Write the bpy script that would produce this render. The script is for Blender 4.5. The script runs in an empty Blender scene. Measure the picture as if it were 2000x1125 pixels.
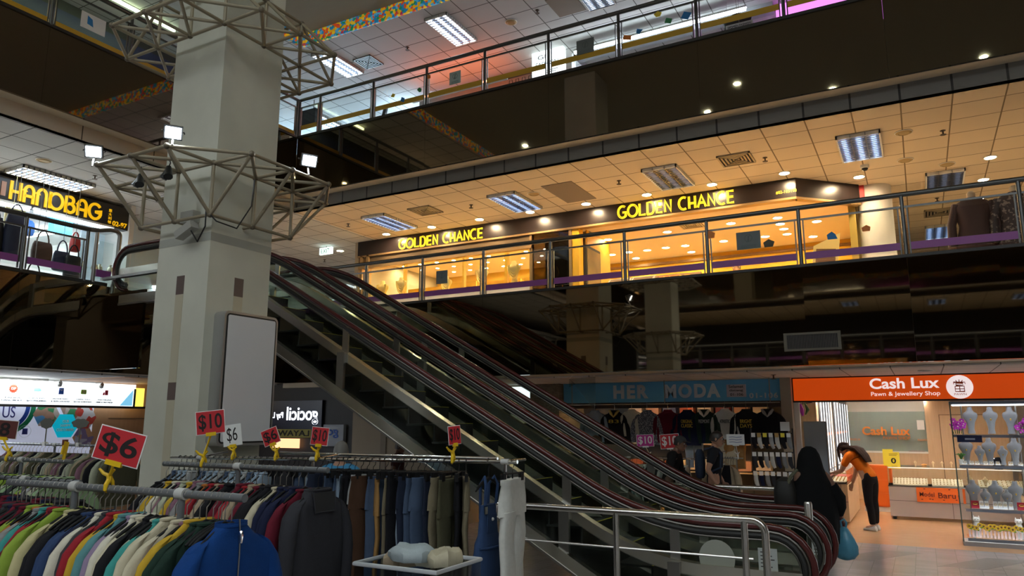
import bpy, bmesh, math, random
from math import sin, cos, pi, radians, sqrt, atan2
from mathutils import Vector, Matrix, Euler
random.seed(7)
SC = bpy.context.scene
COL = SC.collection

# ------------------------------------------------------------------ camera
cam_data = bpy.data.cameras.new('camera')
cam = bpy.data.objects.new('camera', cam_data)
COL.objects.link(cam)
cam.location = (0, 0, 1.8)
cam.rotation_euler = (radians(90 + 10.288), 0, radians(28.732))
cam_data.sensor_width = 36
cam_data.lens = 36 * 1440.67 / 2000
cam_data.clip_start = 0.05
cam_data.clip_end = 200
SC.camera = cam

# ------------------------------------------------------------------ world, exposure
world = bpy.data.worlds.new('world')
SC.world = world
world.use_nodes = True
wn = world.node_tree.nodes['Background']
wn.inputs[0].default_value = (0.86, 0.93, 1.0, 1)
wn.inputs[1].default_value = 1.9
SC.view_settings.view_transform = 'Standard'
SC.view_settings.look = 'None'
SC.view_settings.gamma = 1
SC.view_settings.use_curve_mapping = False
SC.view_settings.exposure = 1.3

# ------------------------------------------------------------------ materials
MATS = {}
def mat(name, rgb=(.5, .5, .5), rough=.5, metal=0.0, emit=None, es=0.0, var=0.0, vs=6.0, spec=.5, trans=0.0, bump=0.0, bs=40.0, sss=0.0):
    if name in MATS: return MATS[name]
    m = bpy.data.materials.new(name); m.use_nodes = True
    nt = m.node_tree; b = nt.nodes['Principled BSDF']
    b.inputs['Base Color'].default_value = (*rgb, 1)
    b.inputs['Roughness'].default_value = rough
    b.inputs['Metallic'].default_value = metal
    b.inputs['Specular IOR Level'].default_value = spec
    if trans: b.inputs['Transmission Weight'].default_value = trans
    if emit is not None:
        b.inputs['Emission Color'].default_value = (*emit, 1)
        b.inputs['Emission Strength'].default_value = es
    if var or bump:
        tc = nt.nodes.new('ShaderNodeTexCoord')
    if var:
        n = nt.nodes.new('ShaderNodeTexNoise'); n.inputs['Scale'].default_value = vs; n.inputs['Detail'].default_value = 4
        nt.links.new(tc.outputs['Object'], n.inputs['Vector'])
        mx = nt.nodes.new('ShaderNodeMix'); mx.data_type = 'RGBA'
        mx.inputs[6].default_value = (*[max(0, c * (1 - var)) for c in rgb], 1)
        mx.inputs[7].default_value = (*[min(1, c * (1 + var)) for c in rgb], 1)
        nt.links.new(n.outputs['Fac'], mx.inputs[0]); nt.links.new(mx.outputs[2], b.inputs['Base Color'])
    if bump:
        n2 = nt.nodes.new('ShaderNodeTexNoise'); n2.inputs['Scale'].default_value = bs; n2.inputs['Detail'].default_value = 3
        nt.links.new(tc.outputs['Object'], n2.inputs['Vector'])
        bp = nt.nodes.new('ShaderNodeBump'); bp.inputs['Strength'].default_value = bump; bp.inputs['Distance'].default_value = .01
        nt.links.new(n2.outputs['Fac'], bp.inputs['Height']); nt.links.new(bp.outputs[0], b.inputs['Normal'])
    MATS[name] = m
    return m

def lamp(name, rgb, es):
    return mat(name, tuple(.45 * c for c in rgb), .5, emit=rgb, es=es)

def glass_mat(name, tint=(.93, .96, .95), ior=1.45, rough=0.0, gl=(1, 1, 1)):
    if name in MATS: return MATS[name]
    m = bpy.data.materials.new(name); m.use_nodes = True
    nt = m.node_tree; nt.nodes.clear()
    o = nt.nodes.new('ShaderNodeOutputMaterial'); mx = nt.nodes.new('ShaderNodeMixShader')
    t = nt.nodes.new('ShaderNodeBsdfTransparent'); t.inputs[0].default_value = (*tint, 1)
    g = nt.nodes.new('ShaderNodeBsdfGlossy'); g.inputs['Roughness'].default_value = rough; g.inputs[0].default_value = (*gl, 1)
    f = nt.nodes.new('ShaderNodeFresnel'); f.inputs[0].default_value = ior
    # thin pane: only the entering face reflects, the leaving face just lets light through
    ge = nt.nodes.new('ShaderNodeNewGeometry'); inv = nt.nodes.new('ShaderNodeMath'); inv.operation = 'SUBTRACT'; inv.inputs[0].default_value = 1
    mu = nt.nodes.new('ShaderNodeMath'); mu.operation = 'MULTIPLY'
    nt.links.new(ge.outputs['Backfacing'], inv.inputs[1]); nt.links.new(f.outputs[0], mu.inputs[0]); nt.links.new(inv.outputs[0], mu.inputs[1])
    nt.links.new(mu.outputs[0], mx.inputs[0]); nt.links.new(t.outputs[0], mx.inputs[1]); nt.links.new(g.outputs[0], mx.inputs[2])
    nt.links.new(mx.outputs[0], o.inputs[0])
    MATS[name] = m
    return m

def grid_mat(name, rgb, line, px, py, ox, oy, w=.02, rough=.8, var=.05, ax=(0, 1)):
    """tiles with thin joints, laid out in object coordinates"""
    m = bpy.data.materials.new(name); m.use_nodes = True
    nt = m.node_tree; b = nt.nodes['Principled BSDF']; b.inputs['Roughness'].default_value = rough
    tc = nt.nodes.new('ShaderNodeTexCoord'); sp = nt.nodes.new('ShaderNodeSeparateXYZ')
    nt.links.new(tc.outputs['Object'], sp.inputs[0])
    def mth(op, a, bv=None):
        n = nt.nodes.new('ShaderNodeMath'); n.operation = op
        for i, v in enumerate((a, bv)):
            if v is None: continue
            if isinstance(v, (int, float)): n.inputs[i].default_value = v
            else: nt.links.new(v, n.inputs[i])
        return n.outputs[0]
    def line_mask(sock, p, o):
        t = mth('DIVIDE', mth('SUBTRACT', sock, o - w / 2), p)
        return mth('LESS_THAN', mth('FRACT', t), w / p), mth('FLOOR', t)
    a, fa = line_mask(sp.outputs[ax[0]], px, ox); c, fc = line_mask(sp.outputs[ax[1]], py, oy)
    mk = mth('MAXIMUM', a, c)
    wn_ = nt.nodes.new('ShaderNodeTexWhiteNoise'); cb = nt.nodes.new('ShaderNodeCombineXYZ')
    nt.links.new(fa, cb.inputs[0]); nt.links.new(fc, cb.inputs[1]); nt.links.new(cb.outputs[0], wn_.inputs['Vector'])
    cm = nt.nodes.new('ShaderNodeMix'); cm.data_type = 'RGBA'
    cm.inputs[6].default_value = (*[x * (1 - var) for x in rgb], 1); cm.inputs[7].default_value = (*[min(1, x * (1 + var)) for x in rgb], 1)
    nt.links.new(wn_.outputs['Value'], cm.inputs[0])
    mx = nt.nodes.new('ShaderNodeMix'); mx.data_type = 'RGBA'
    nt.links.new(mk, mx.inputs[0]); nt.links.new(cm.outputs[2], mx.inputs[6]); mx.inputs[7].default_value = (*line, 1)
    nt.links.new(mx.outputs[2], b.inputs['Base Color'])
    MATS[name] = m
    return m

def ramp_mat(name, stops, scale=(1, 1, 1), kind='noise', rough=.6, sc=5.0, const=False, metal=0.0, detail=4, rot=(0, 0, 0)):
    m = bpy.data.materials.new(name); m.use_nodes = True
    nt = m.node_tree; b = nt.nodes['Principled BSDF']; b.inputs['Roughness'].default_value = rough; b.inputs['Metallic'].default_value = metal
    tc = nt.nodes.new('ShaderNodeTexCoord'); mp = nt.nodes.new('ShaderNodeMapping'); mp.inputs['Scale'].default_value = scale; mp.inputs['Rotation'].default_value = rot
    nt.links.new(tc.outputs['Object'], mp.inputs[0])
    if kind == 'voronoi':
        n = nt.nodes.new('ShaderNodeTexVoronoi'); n.inputs['Scale'].default_value = sc; src = n.outputs['Color']
        sp = nt.nodes.new('ShaderNodeSeparateColor'); nt.links.new(src, sp.inputs[0]); src = sp.outputs[0]
    elif kind == 'wave':
        n = nt.nodes.new('ShaderNodeTexWave'); n.inputs['Scale'].default_value = sc; n.inputs['Distortion'].default_value = 2.0; n.inputs['Detail'].default_value = 2; src = n.outputs['Fac']
    else:
        n = nt.nodes.new('ShaderNodeTexNoise'); n.inputs['Scale'].default_value = sc; n.inputs['Detail'].default_value = detail; src = n.outputs['Fac']
    nt.links.new(mp.outputs[0], n.inputs['Vector'])
    r = nt.nodes.new('ShaderNodeValToRGB')
    if const: r.color_ramp.interpolation = 'CONSTANT'
    e = r.color_ramp.elements
    while len(e) < len(stops): e.new(.5)
    for i, (p, c) in enumerate(stops):
        e[i].position = p; e[i].color = (*c, 1)
    nt.links.new(src, r.inputs[0]); nt.links.new(r.outputs[0], b.inputs['Base Color'])
    MATS[name] = m
    return m

# ------------------------------------------------------------------ mesh builder
class MB:
    def __init__(s): s.v = []; s.f = []; s.m = []
    def add(s, vs, fs, mi=0):
        k = len(s.v); s.v += [tuple(v) for v in vs]; s.f += [tuple(i + k for i in f) for f in fs]; s.m += [mi] * len(fs)
        return s
    def box(s, a, b, mi=0):
        x0, y0, z0 = [min(p, q) for p, q in zip(a, b)]; x1, y1, z1 = [max(p, q) for p, q in zip(a, b)]
        return s.add([(x0, y0, z0), (x1, y0, z0), (x1, y1, z0), (x0, y1, z0), (x0, y0, z1), (x1, y0, z1), (x1, y1, z1), (x0, y1, z1)],
                     [(0, 3, 2, 1), (4, 5, 6, 7), (0, 1, 5, 4), (1, 2, 6, 5), (2, 3, 7, 6), (3, 0, 4, 7)], mi)
    def obox(s, M, size, mi=0):
        hx, hy, hz = [q / 2 for q in size]
        c = [M @ Vector((x, y, z)) for z in (-hz, hz) for x, y in ((-hx, -hy), (hx, -hy), (hx, hy), (-hx, hy))]
        return s.add(c, [(0, 3, 2, 1), (4, 5, 6, 7), (0, 1, 5, 4), (1, 2, 6, 5), (2, 3, 7, 6), (3, 0, 4, 7)], mi)
    def loft(s, rings, mi=0, cap0=True, cap1=True, closed=True):
        n = len(rings[0]); vs = [p for r in rings for p in r]; fs = []
        for i in range(len(rings) - 1):
            for j in range(n if closed else n - 1):
                a = i * n + j; b = i * n + (j + 1) % n
                fs.append((a, b, b + n, a + n))
        if cap0 and closed: fs.append(tuple(range(n - 1, -1, -1)))
        if cap1 and closed: fs.append(tuple((len(rings) - 1) * n + j for j in range(n)))
        return s.add(vs, fs, mi)
    def path(s, pts, r, n=8, mi=0, closed=False):
        P = [Vector(p) for p in pts]; m = len(P); rings = []
        up = None
        for i in range(m):
            if closed: t = (P[(i + 1) % m] - P[i - 1])
            else: t = P[min(i + 1, m - 1)] - P[max(i - 1, 0)]
            t.normalize()
            if up is None:
                up = Vector((0, 0, 1)) if abs(t.z) < .9 else Vector((1, 0, 0))
            u = (up - t * up.dot(t))
            if u.length < 1e-4: u = t.orthogonal()
            u.normalize(); w = t.cross(u); up = u
            rr = r[i] if isinstance(r, (list, tuple)) else r
            rings.append([P[i] + (u * cos(2 * pi * k / n) + w * sin(2 * pi * k / n)) * rr for k in range(n)])
        if closed:
            rings.append(rings[0]); return s.loft(rings, mi, False, False)
        return s.loft(rings, mi)
    def tube(s, p, q, r, n=8, mi=0, r2=None):
        return s.path([p, q], [r, r2 if r2 is not None else r], n, mi)
    def prism(s, poly, d, f, mi=0):
        """poly: 2d points, f maps (u,v,w) to xyz, w from 0 to d"""
        n = len(poly)
        vs = [f(u, v, 0) for u, v in poly] + [f(u, v, d) for u, v in poly]
        return s.add(vs, [tuple(range(n - 1, -1, -1)), tuple(range(n, 2 * n))] + [(i, (i + 1) % n, (i + 1) % n + n, i + n) for i in range(n)], mi)
    def ball(s, c, r, nu=12, nv=8, mi=0, M=None):
        if isinstance(r, (int, float)): r = (r, r, r)
        rings = []
        c = Vector(c)
        for j in range(nv + 1):
            a = -pi / 2 + pi * j / nv; cr = max(cos(a), .02)
            ring = []
            for k in range(nu):
                p = Vector((r[0] * cr * cos(2 * pi * k / nu), r[1] * cr * sin(2 * pi * k / nu), r[2] * sin(a)))
                if M: p = M @ p
                ring.append(c + p)
            rings.append(ring)
        return s.loft(rings, mi)
    def lathe(s, prof, c=(0, 0, 0), n=16, mi=0, sx=1.0, sy=1.0, cap=True):
        return s.loft([[(c[0] + r * sx * cos(2 * pi * k / n), c[1] + r * sy * sin(2 * pi * k / n), c[2] + z) for k in range(n)] for r, z in prof], mi, cap, cap)
    def quad(s, a, b, c, d, mi=0): return s.add([a, b, c, d], [(0, 1, 2, 3)], mi)
    def xf(s, M):
        s.v = [tuple(M @ Vector(v)) for v in s.v]; return s
    def build(s, name, mats, parent=None, smooth=True, sharp=.7):
        me = bpy.data.meshes.new(name)
        vs = s.v
        if parent is not None: off = wloc(parent)
        else:
            xs = [v[0] for v in vs]; ys = [v[1] for v in vs]; zs = [v[2] for v in vs]
            off = Vector(((min(xs) + max(xs)) / 2, (min(ys) + max(ys)) / 2, min(zs)))
        me.from_pydata([(v[0] - off.x, v[1] - off.y, v[2] - off.z) for v in vs], [], s.f)
        if not isinstance(mats, (list, tuple)): mats = [mats]
        for m in mats: me.materials.append(m)
        me.polygons.foreach_set('material_index', s.m)
        if smooth:
            me.shade_smooth(); me.set_sharp_from_angle(angle=sharp)
        me.update()
        o = bpy.data.objects.new(name, me); COL.objects.link(o)
        if parent is not None: o.parent = parent
        else: o.location = off
        return o

def wloc(o):
    p = Vector((0, 0, 0))
    while o: p = p + o.location; o = o.parent
    return p
def tag(o, label, cat, group=None, kind=None):
    for w in (' the ', ' of ', ' a '):
        while len(label.replace('-', ' ').split()) > 16 and w in label: label = label.replace(w, ' ', 1)
    o['label'] = label; o['category'] = cat
    if group: o['group'] = group
    if kind: o['kind'] = kind
    return o
def thing(name, label, cat, loc=(0, 0, 0), group=None):
    o = bpy.data.objects.new(name, None); COL.objects.link(o); o.location = loc; o.empty_display_size = .1
    return tag(o, label, cat, group)
def struct(o): o['kind'] = 'structure'; return o
def copy_tree(o, parent=None):
    c = o.copy(); COL.objects.link(c)
    if parent: c.parent = parent
    for ch in o.children: copy_tree(ch, c)
    return c
def recolor(o, m, slot=0):
    o.material_slots[slot].link = 'OBJECT'; o.material_slots[slot].material = m
def sbox(name, a, b, m): return struct(MB().box(a, b).build(name, m, smooth=False))

_font_cache = {}
def text(s, name, m, parent, org, xd, w, h=None, up=(0, 0, 1), ext=.004, bold=0.0, outline=0.0, shear=0.0, anchor='l', space=1.0, mirror=False, aspect=None):
    """lettering fitted to width w (and height h); org is its lower left corner"""
    cu = bpy.data.curves.new(name, 'FONT'); cu.body = s; cu.size = 1; cu.space_character = space
    cu.resolution_u = 6; cu.offset = bold; cu.shear = shear
    if anchor == 'c': cu.align_x = 'CENTER'
    if outline: cu.fill_mode = 'NONE'; cu.bevel_depth = outline; cu.bevel_resolution = 0
    else: cu.extrude = .02
    to = bpy.data.objects.new(name, cu); COL.objects.link(to)
    dg = bpy.context.evaluated_depsgraph_get()
    me = bpy.data.meshes.new_from_object(to.evaluated_get(dg))
    bpy.data.objects.remove(to); bpy.data.curves.remove(cu)
    xs = [v.co.x for v in me.vertices]; ys = [v.co.y for v in me.vertices]
    if not xs: return None
    x0, x1, y0, y1 = min(xs), max(xs), min(ys), max(ys)
    sx = w / (x1 - x0); sy = (h / (y1 - y0)) if h else sx
    xd = Vector(xd).normalized(); up = Vector(up).normalized(); n = xd.cross(up)
    off = wloc(parent) if parent else Vector((0, 0, 0))
    org = Vector(org)
    for v in me.vertices:
        u = (v.co.x - x0) * sx
        if mirror: u = w - u
        zz = (v.co.z / .02 * ext) if not outline else v.co.z * sy
        v.co = org + xd * u + up * ((v.co.y - y0) * sy) + n * zz - off
    me.name = name
    me.materials.clear(); me.materials.append(m)
    me.polygons.foreach_set('material_index', [0] * len(me.polygons))
    me.update()
    o = bpy.data.objects.new(name, me); COL.objects.link(o)
    if parent: o.parent = parent
    return o

def arc(cx, cy, r, a0, a1, n=10, ry=None):
    ry = ry or r
    return [(cx + r * cos(radians(a0 + (a1 - a0) * i / n)), cy + ry * sin(radians(a0 + (a1 - a0) * i / n))) for i in range(n + 1)]
def ribbon(mb, pts, w, f, d=.01, mi=0):
    """flat stroke of width w along 2d points"""
    n = len(pts); L = []; R = []
    for i in range(n):
        a = pts[max(i - 1, 0)]; b = pts[min(i + 1, n - 1)]
        dx, dy = b[0] - a[0], b[1] - a[1]; l = math.hypot(dx, dy) or 1
        nx, ny = -dy / l * w / 2, dx / l * w / 2
        if 0 < i < n - 1:
            d1 = (pts[i][0] - a[0], pts[i][1] - a[1]); l1 = math.hypot(*d1) or 1
            cs = max(.5, abs((dx * d1[0] + dy * d1[1]) / (l * l1)))
            nx /= cs; ny /= cs
        L.append((pts[i][0] + nx, pts[i][1] + ny)); R.append((pts[i][0] - nx, pts[i][1] - ny))
    for i in range(n - 1):
        q = [R[i], R[i + 1], L[i + 1], L[i]]
        mb.prism(q, d, f, mi)
ORD = ['', 'first', 'second', 'third', 'fourth', 'fifth', 'sixth', 'seventh', 'eighth', 'ninth', 'tenth', 'eleventh', 'twelfth', 'thirteenth', 'fourteenth', 'fifteenth', 'sixteenth', 'seventeenth', 'eighteenth', 'nineteenth', 'twentieth']
def ordn(i):
    if i <= 20: return ORD[i]
    tens = {2: 'twenty', 3: 'thirty', 4: 'forty', 5: 'fifty'}
    t, u = divmod(i, 10)
    if u == 0: return {2: 'twentieth', 3: 'thirtieth', 4: 'fortieth', 5: 'fiftieth'}[t]
    return tens[t] + '-' + ORD[u]

# common materials
steel = mat('stainless_steel', (.62, .6, .56), .22, 1.0, var=.06, vs=3)
dsteel = mat('dull_steel', (.34, .33, .31), .35, 1.0)
chrome = mat('chrome', (.8, .8, .8), .12, 1.0)
railm_d = mat('dark_rail_steel', (.15, .15, .145), .35, .9)
hang_b = mat('hanger_black', (.008, .008, .009), .6, spec=.25)
galv = mat('grey_rail_paint', (.16, .17, .18), .4, .3)
white = mat('white_paint', (.78, .77, .73), .6)
cream = mat('cream_paint', (.62, .53, .4), .7, var=.05)
black = mat('black_plastic', (.012, .012, .013), .35)
dblack = mat('matt_black', (.015, .014, .013), .6)
paper = mat('white_card', (.8, .8, .78), .7)
redc = mat('red_card', (.55, .02, .03), .6)
yellowp = mat('yellow_plastic', (.8, .52, .01), .4)
glass = glass_mat('clear_glass')
tglass = glass_mat('escalator_glass', (.86, .9, .87), 1.45)
cglass = glass_mat('case_glass', (.97, .985, .98), 1.3)
# ================================================================== the setting
XL, YR = -11.1, 10.8                       # faces of the left and right balconies
TP, T0X, T0Y = .635, .441, 12.03           # ceiling tile pitch and origin
ceil_m = grid_mat('ceiling_tiles', (.74, .6, .42), (.22, .15, .08), TP, .61, T0X, T0Y, .02)
ceil_w = grid_mat('ceiling_tiles_white', (.6, .59, .57), (.13, .12, .11), TP, .61, -7.78 , 11.4, .02)
ceil_l = grid_mat('ceiling_tiles_left', (.6, .59, .56), (.1, .1, .09), .61, .635, -13.29, 6.65, .02)
ceil_g = grid_mat('ceiling_tiles_ground', (.55, .5, .46), (.12, .1, .09), TP, .61, T0X, T0Y, .015)
grey_p = grid_mat('grey_edge_panels', (.17, .155, .135), (.03, .027, .023), TP, 9, T0X, 90, .03, ax=(0, 2))
cream_p = grid_mat('cream_edge_panels', (.55, .46, .36), (.1, .08, .06), 1.27, 9, 6.4, 90, .02, ax=(1, 2))
floor_m = grid_mat('grey_floor_tiles', (.42, .4, .4), (.27, .26, .26), .24, .12, 0, 0, .006, rough=.2, var=.08)
carpet = mat('upper_floor', (.6, .55, .48), .5)
wood_f = ramp_mat('light_wood_floor', [(0, (.5, .27, .12)), (1, (.64, .38, .2))], (1, 7, 1), sc=3, rough=.25)
plain_ceiling = mat('plain_ceiling', (.4, .37, .29), .8, var=.03)
wall_w = mat('white_wall', (.72, .7, .66), .7)
wall_b = mat('beige_wall', (.42, .35, .26), .7, var=.05)
wall_y = mat('yellow_wall', (.75, .42, .02), .6)
wall_o = mat('warm_ceiling', (.75, .55, .32), .7)
wall_d = mat('dark_wall', (.03, .028, .027), .5)

def mirror_mat():
    m = bpy.data.materials.new('dark_mirror_glass'); m.use_nodes = True
    nt = m.node_tree; b = nt.nodes['Principled BSDF']
    b.inputs['Base Color'].default_value = (.21, .17, .12, 1); b.inputs['Metallic'].default_value = 1; b.inputs['Roughness'].default_value = .025
    return m
mirror = mirror_mat()

def fascia(name, axis, pos, a0, a1, z0, z1, seams, sgn, tilt=.004):
    """glossy dark panels with slightly uneven joints"""
    rnd = random.Random(int(abs(pos * 10) + z0 * 100))
    mb = MB(); cuts = [a0] + [s for s in seams if a0 + .05 < s < a1 - .05] + [a1]
    for p, q in zip(cuts[:-1], cuts[1:]):
        t = rnd.uniform(-tilt, tilt) * (q - p); t2 = rnd.uniform(-tilt, tilt) * .5
        for k in range(1):
            g = .0006
            f0, f1 = pos - sgn * t / 2, pos + sgn * t / 2
            c = []
            for (a, z) in ((p + g, z0), (q - g, z0), (q - g, z1), (p + g, z1)):
                d = (f0 if a < (p + q) / 2 else f1) + (t2 if z > (z0 + z1) / 2 else -t2)
                c.append((a, d, z) if axis == 'y' else (d, a, z))
            bk = [((v[0], pos + sgn * .05, v[2]) if axis == 'y' else (pos + sgn * .05, v[1], v[2])) for v in c]
            mb.add(c + bk, [(0, 1, 2, 3) if axis == 'y' else (3, 2, 1, 0), (7, 6, 5, 4), (0, 4, 5, 1), (1, 5, 6, 2), (2, 6, 7, 3), (3, 7, 4, 0)])
    return struct(mb.build(name, mirror, smooth=False))

# floors
sbox('floor', (-24, -16, -.12), (12, 12.78, 0), floor_m)
sbox('floor', (-24, 12.78, -.12), (12, 26, 0), wood_f)
# band of darker diamonds in the concourse floor
dk = mat('dark_floor_band', (.3, .29, .3), .22, var=.12, vs=20)
mbf = MB()
for k in range(-2, 8):
    x = k * 1.25
    mbf.prism([(x, 11.2), (x + .5, 11.2), (x + 1.1, 12.2), (x + .6, 12.2)], .002, lambda u, v, w: (u, v, w))
struct(mbf.build('floor', dk, smooth=False))
# storey slabs: right range, left range, near range
for z0, z1, nm in ((2.56, 3.6, 'ceiling'), (6.47, 7.36, 'ceiling')):
    sbox(nm, (-11.04, YR + .06, z0), (12, 27, z1), cream)
    sbox(nm, (-24, -16, z0), (XL - .06, 27, z1), cream)
    sbox(nm, (-11.04, -16, z0), (12, -7.56, z1), cream)
    sbox('floor', (-11.04, YR + .06, z1), (12, 27, z1 + .01), carpet)
    sbox('floor', (-24, -16, z1), (XL - .06, 27, z1 + .01), carpet)
# suspended ceilings below them
sbox('ceiling', (-11.4, 11.1, 6.2), (12, 27, 6.23), ceil_m)
sbox('ceiling', (-24, -16, 6.2), (-11.4, 27, 6.23), ceil_l)
sbox('ceiling', (-11.0, 11.35, 2.53), (12, 13.25, 2.555), ceil_g)
sbox('ceiling', (-24, -16, 2.53), (-11.35, 13.25, 2.555), ceil_l)
sbox('ceiling', (-11.4, 11.1, 10.0), (12, 27, 10.03), ceil_w)
sbox('ceiling', (-24, -16, 10.0), (-11.4, 27, 10.03), ceil_w)
sbox('ceiling', (-11.4, -3, 10.3), (12, 11.1, 10.36), plain_ceiling)
sbox('wall_end', (12, -16, 0), (12.1, 27, 10.3), mat('grey_end_wall', (.3, .28, .26), .7))  # unseen, added so the glass reflects a dim wall instead of open sky
sbox('ceiling', (-11.04, -16, 6.2), (12, -7.9, 6.23), ceil_m)
sbox('ceiling', (-24, -16, 10.3), (12, -7.0, 10.36), plain_ceiling)  # unseen roof added against open sky; the gap before it lets sky light in
# edge panels between soffit and suspended ceiling
struct(MB().box((-11.4, 11.1, 6.2), (12, 11.14, 6.47)).build('trim_1', grey_p, smooth=False))
struct(MB().box((-11.44, -16, 6.2), (-11.4, 11.1, 6.47)).build('trim_2', cream_p, smooth=False))
# mosaic of coloured chips round the edge of the top ceiling
def mosaic_mat():
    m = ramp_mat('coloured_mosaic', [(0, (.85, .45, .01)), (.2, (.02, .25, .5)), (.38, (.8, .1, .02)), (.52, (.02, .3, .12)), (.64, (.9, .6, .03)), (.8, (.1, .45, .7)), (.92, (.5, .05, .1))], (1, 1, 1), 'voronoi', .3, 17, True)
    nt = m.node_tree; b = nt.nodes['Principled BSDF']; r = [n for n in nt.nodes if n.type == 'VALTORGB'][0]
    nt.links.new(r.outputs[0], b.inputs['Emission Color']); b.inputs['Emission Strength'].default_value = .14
    return m
mosaic = mosaic_mat()
struct(MB().box((-11.4, 11.06, 10.0), (12, 11.1, 10.3)).build('trim_3', mosaic, smooth=False))
struct(MB().box((-11.44, -3, 10.0), (-11.4, 11.06, 10.3)).build('trim_4', mosaic, smooth=False))
# balcony fascias in dark mirror glass
PX = [-11.1 + 0] + [-10.4 + 1.3 * k for k in range(18)]
PX = [round(-.001 + 1.3 * k, 3) for k in range(-8, 9)]
LY = [5.67 + 1.27 * k for k in range(-12, 4)]
fascia('trim_5', 'y', YR, XL, 12, 2.56, 3.93, PX, 1)
fascia('trim_6', 'y', YR, XL, 12, 6.47, 7.70, PX[::2], 1, .002)
fascia('trim_7', 'x', XL, -16, YR, 2.56, 3.90, LY[::3], -1, .002)
fascia('trim_8', 'x', XL, -16, YR, 6.47, 7.70, LY[::4], -1, .001)
fascia('trim_9', 'y', -7.5, XL, 12, 2.56, 3.93, PX, -1)
fascia('trim_10', 'y', -7.5, XL, 12, 6.47, 7.70, PX, -1)
cap_m = mat('dark_fascia_cap', (.03, .026, .022), .4)
struct(MB().box((XL, YR - .02, 3.93), (12, YR + .07, 3.97)).box((XL, YR - .02, 7.70), (12, YR + .07, 7.75)).build('trim_11', cap_m, smooth=False))
struct(MB().box((XL - .07, -16, 3.90), (XL + .02, 6.95, 3.95)).box((XL - .07, -16, 7.70), (XL + .02, YR, 7.75)).build('trim_12', cap_m, smooth=False))

# ---- columns
col_m = mat('painted_column', (.57, .56, .47), .75, var=.2, vs=1.6)
inset = mat('column_inset', (.5, .45, .33), .7)
tile_b = mat('brown_tile', (.13, .09, .08), .5)
smudge = mat('column_soot', (.38, .38, .33), .8)
def column(cx, cy, label):
    s = .41
    mb = MB(); mb.box((cx - s, cy - s, 0), (cx + s, cy + s, 10.29))
    # vertical inset strips with brown tiles at both ends, on all four faces
    for z0, z1, mi in ((1.0, 2.02, 1), (2.02, 2.2, 2), (2.2, 3.12, 1), (3.12, 3.32, 2)):
        mb.box((cx - .07, cy - s - .004, z0), (cx + .05, cy - s + .01, z1), mi)
        mb.box((cx - .05, cy + s - .01, z0), (cx + .07, cy + s + .004, z1), mi)
        mb.box((cx + s - .01, cy - .07, z0), (cx + s + .004, cy + .05, z1), mi)
        mb.box((cx - s - .004, cy - .05, z0), (cx - s + .01, cy + .07, z1), mi)
    mb.box((cx - s - .002, cy - s - .002, 3.66), (cx + s + .002, cy + s + .002, 3.75), 3)
    o = mb.build('column', [col_m, inset, tile_b, smudge], smooth=False)
    return struct(o)
column(-6.74, 5.44, '')
column(-6.74, -.45, '')

# ---- right range, ground floor: back walls and partitions
sbox('wall_right', (-13.4, YR + .06, 0), (-9.3, YR + .16, 2.56), wall_d)
sbox('wall_right', (-9.3, YR, 0), (-7.45, YR + .16, 2.56), wall_b)
sbox('trim_13', (-8.62, YR - .02, 0), (-8.5, YR, 2.56), mat('beige_trim', (.3, .25, .19), .6))
sbox('trim_14', (XL, YR - .03, 2.46), (-9.3, YR + .06, 2.555), cream)
sbox('wall_right', (-7.45, YR + .16, 0), (-7.3, 17, 2.56), wall_b)
sbox('wall_right', (-24, 17, 0), (-1.9, 17.12, 2.56), wall_d)
sbox('wall_right', (-2.05, 13.06, 0), (-1.88, 20.2, 2.53), wall_b)
brick = None
def brick_mat():
    m = bpy.data.materials.new('rough_brick'); m.use_nodes = True
    nt = m.node_tree; b = nt.nodes['Principled BSDF']; b.inputs['Roughness'].default_value = .85
    tc = nt.nodes.new('ShaderNodeTexCoord'); mp = nt.nodes.new('ShaderNodeMapping'); mp.inputs['Rotation'].default_value = (pi / 2, 0, 0)
    br = nt.nodes.new('ShaderNodeTexBrick'); br.inputs['Scale'].default_value = 14
    br.inputs['Color1'].default_value = (.42, .33, .24, 1); br.inputs['Color2'].default_value = (.26, .2, .15, 1); br.inputs['Mortar'].default_value = (.1, .08, .06, 1)
    nt.links.new(tc.outputs['Object'], mp.inputs[0]); nt.links.new(mp.outputs[0], br.inputs[0]); nt.links.new(br.outputs[0], b.inputs['Base Color'])
    return m
sbox('wall_right', (-6.75, 13.05, 0), (-6.12, 13.5, 2.53), brick_mat())
sbox('wall_right', (-1.88, 20.1, 0), (6, 20.22, 2.53), wall_w)
sbox('ceiling', (-11, 13.25, 2.5), (-1.95, 17.1, 2.555), mat('shop_ceiling', (.5, .45, .38), .7))
sbox('ceiling', (-1.88, 13.25, 2.42), (6, 20.2, 2.555), mat('jeweller_ceiling', (.8, .74, .68), .6))
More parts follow.
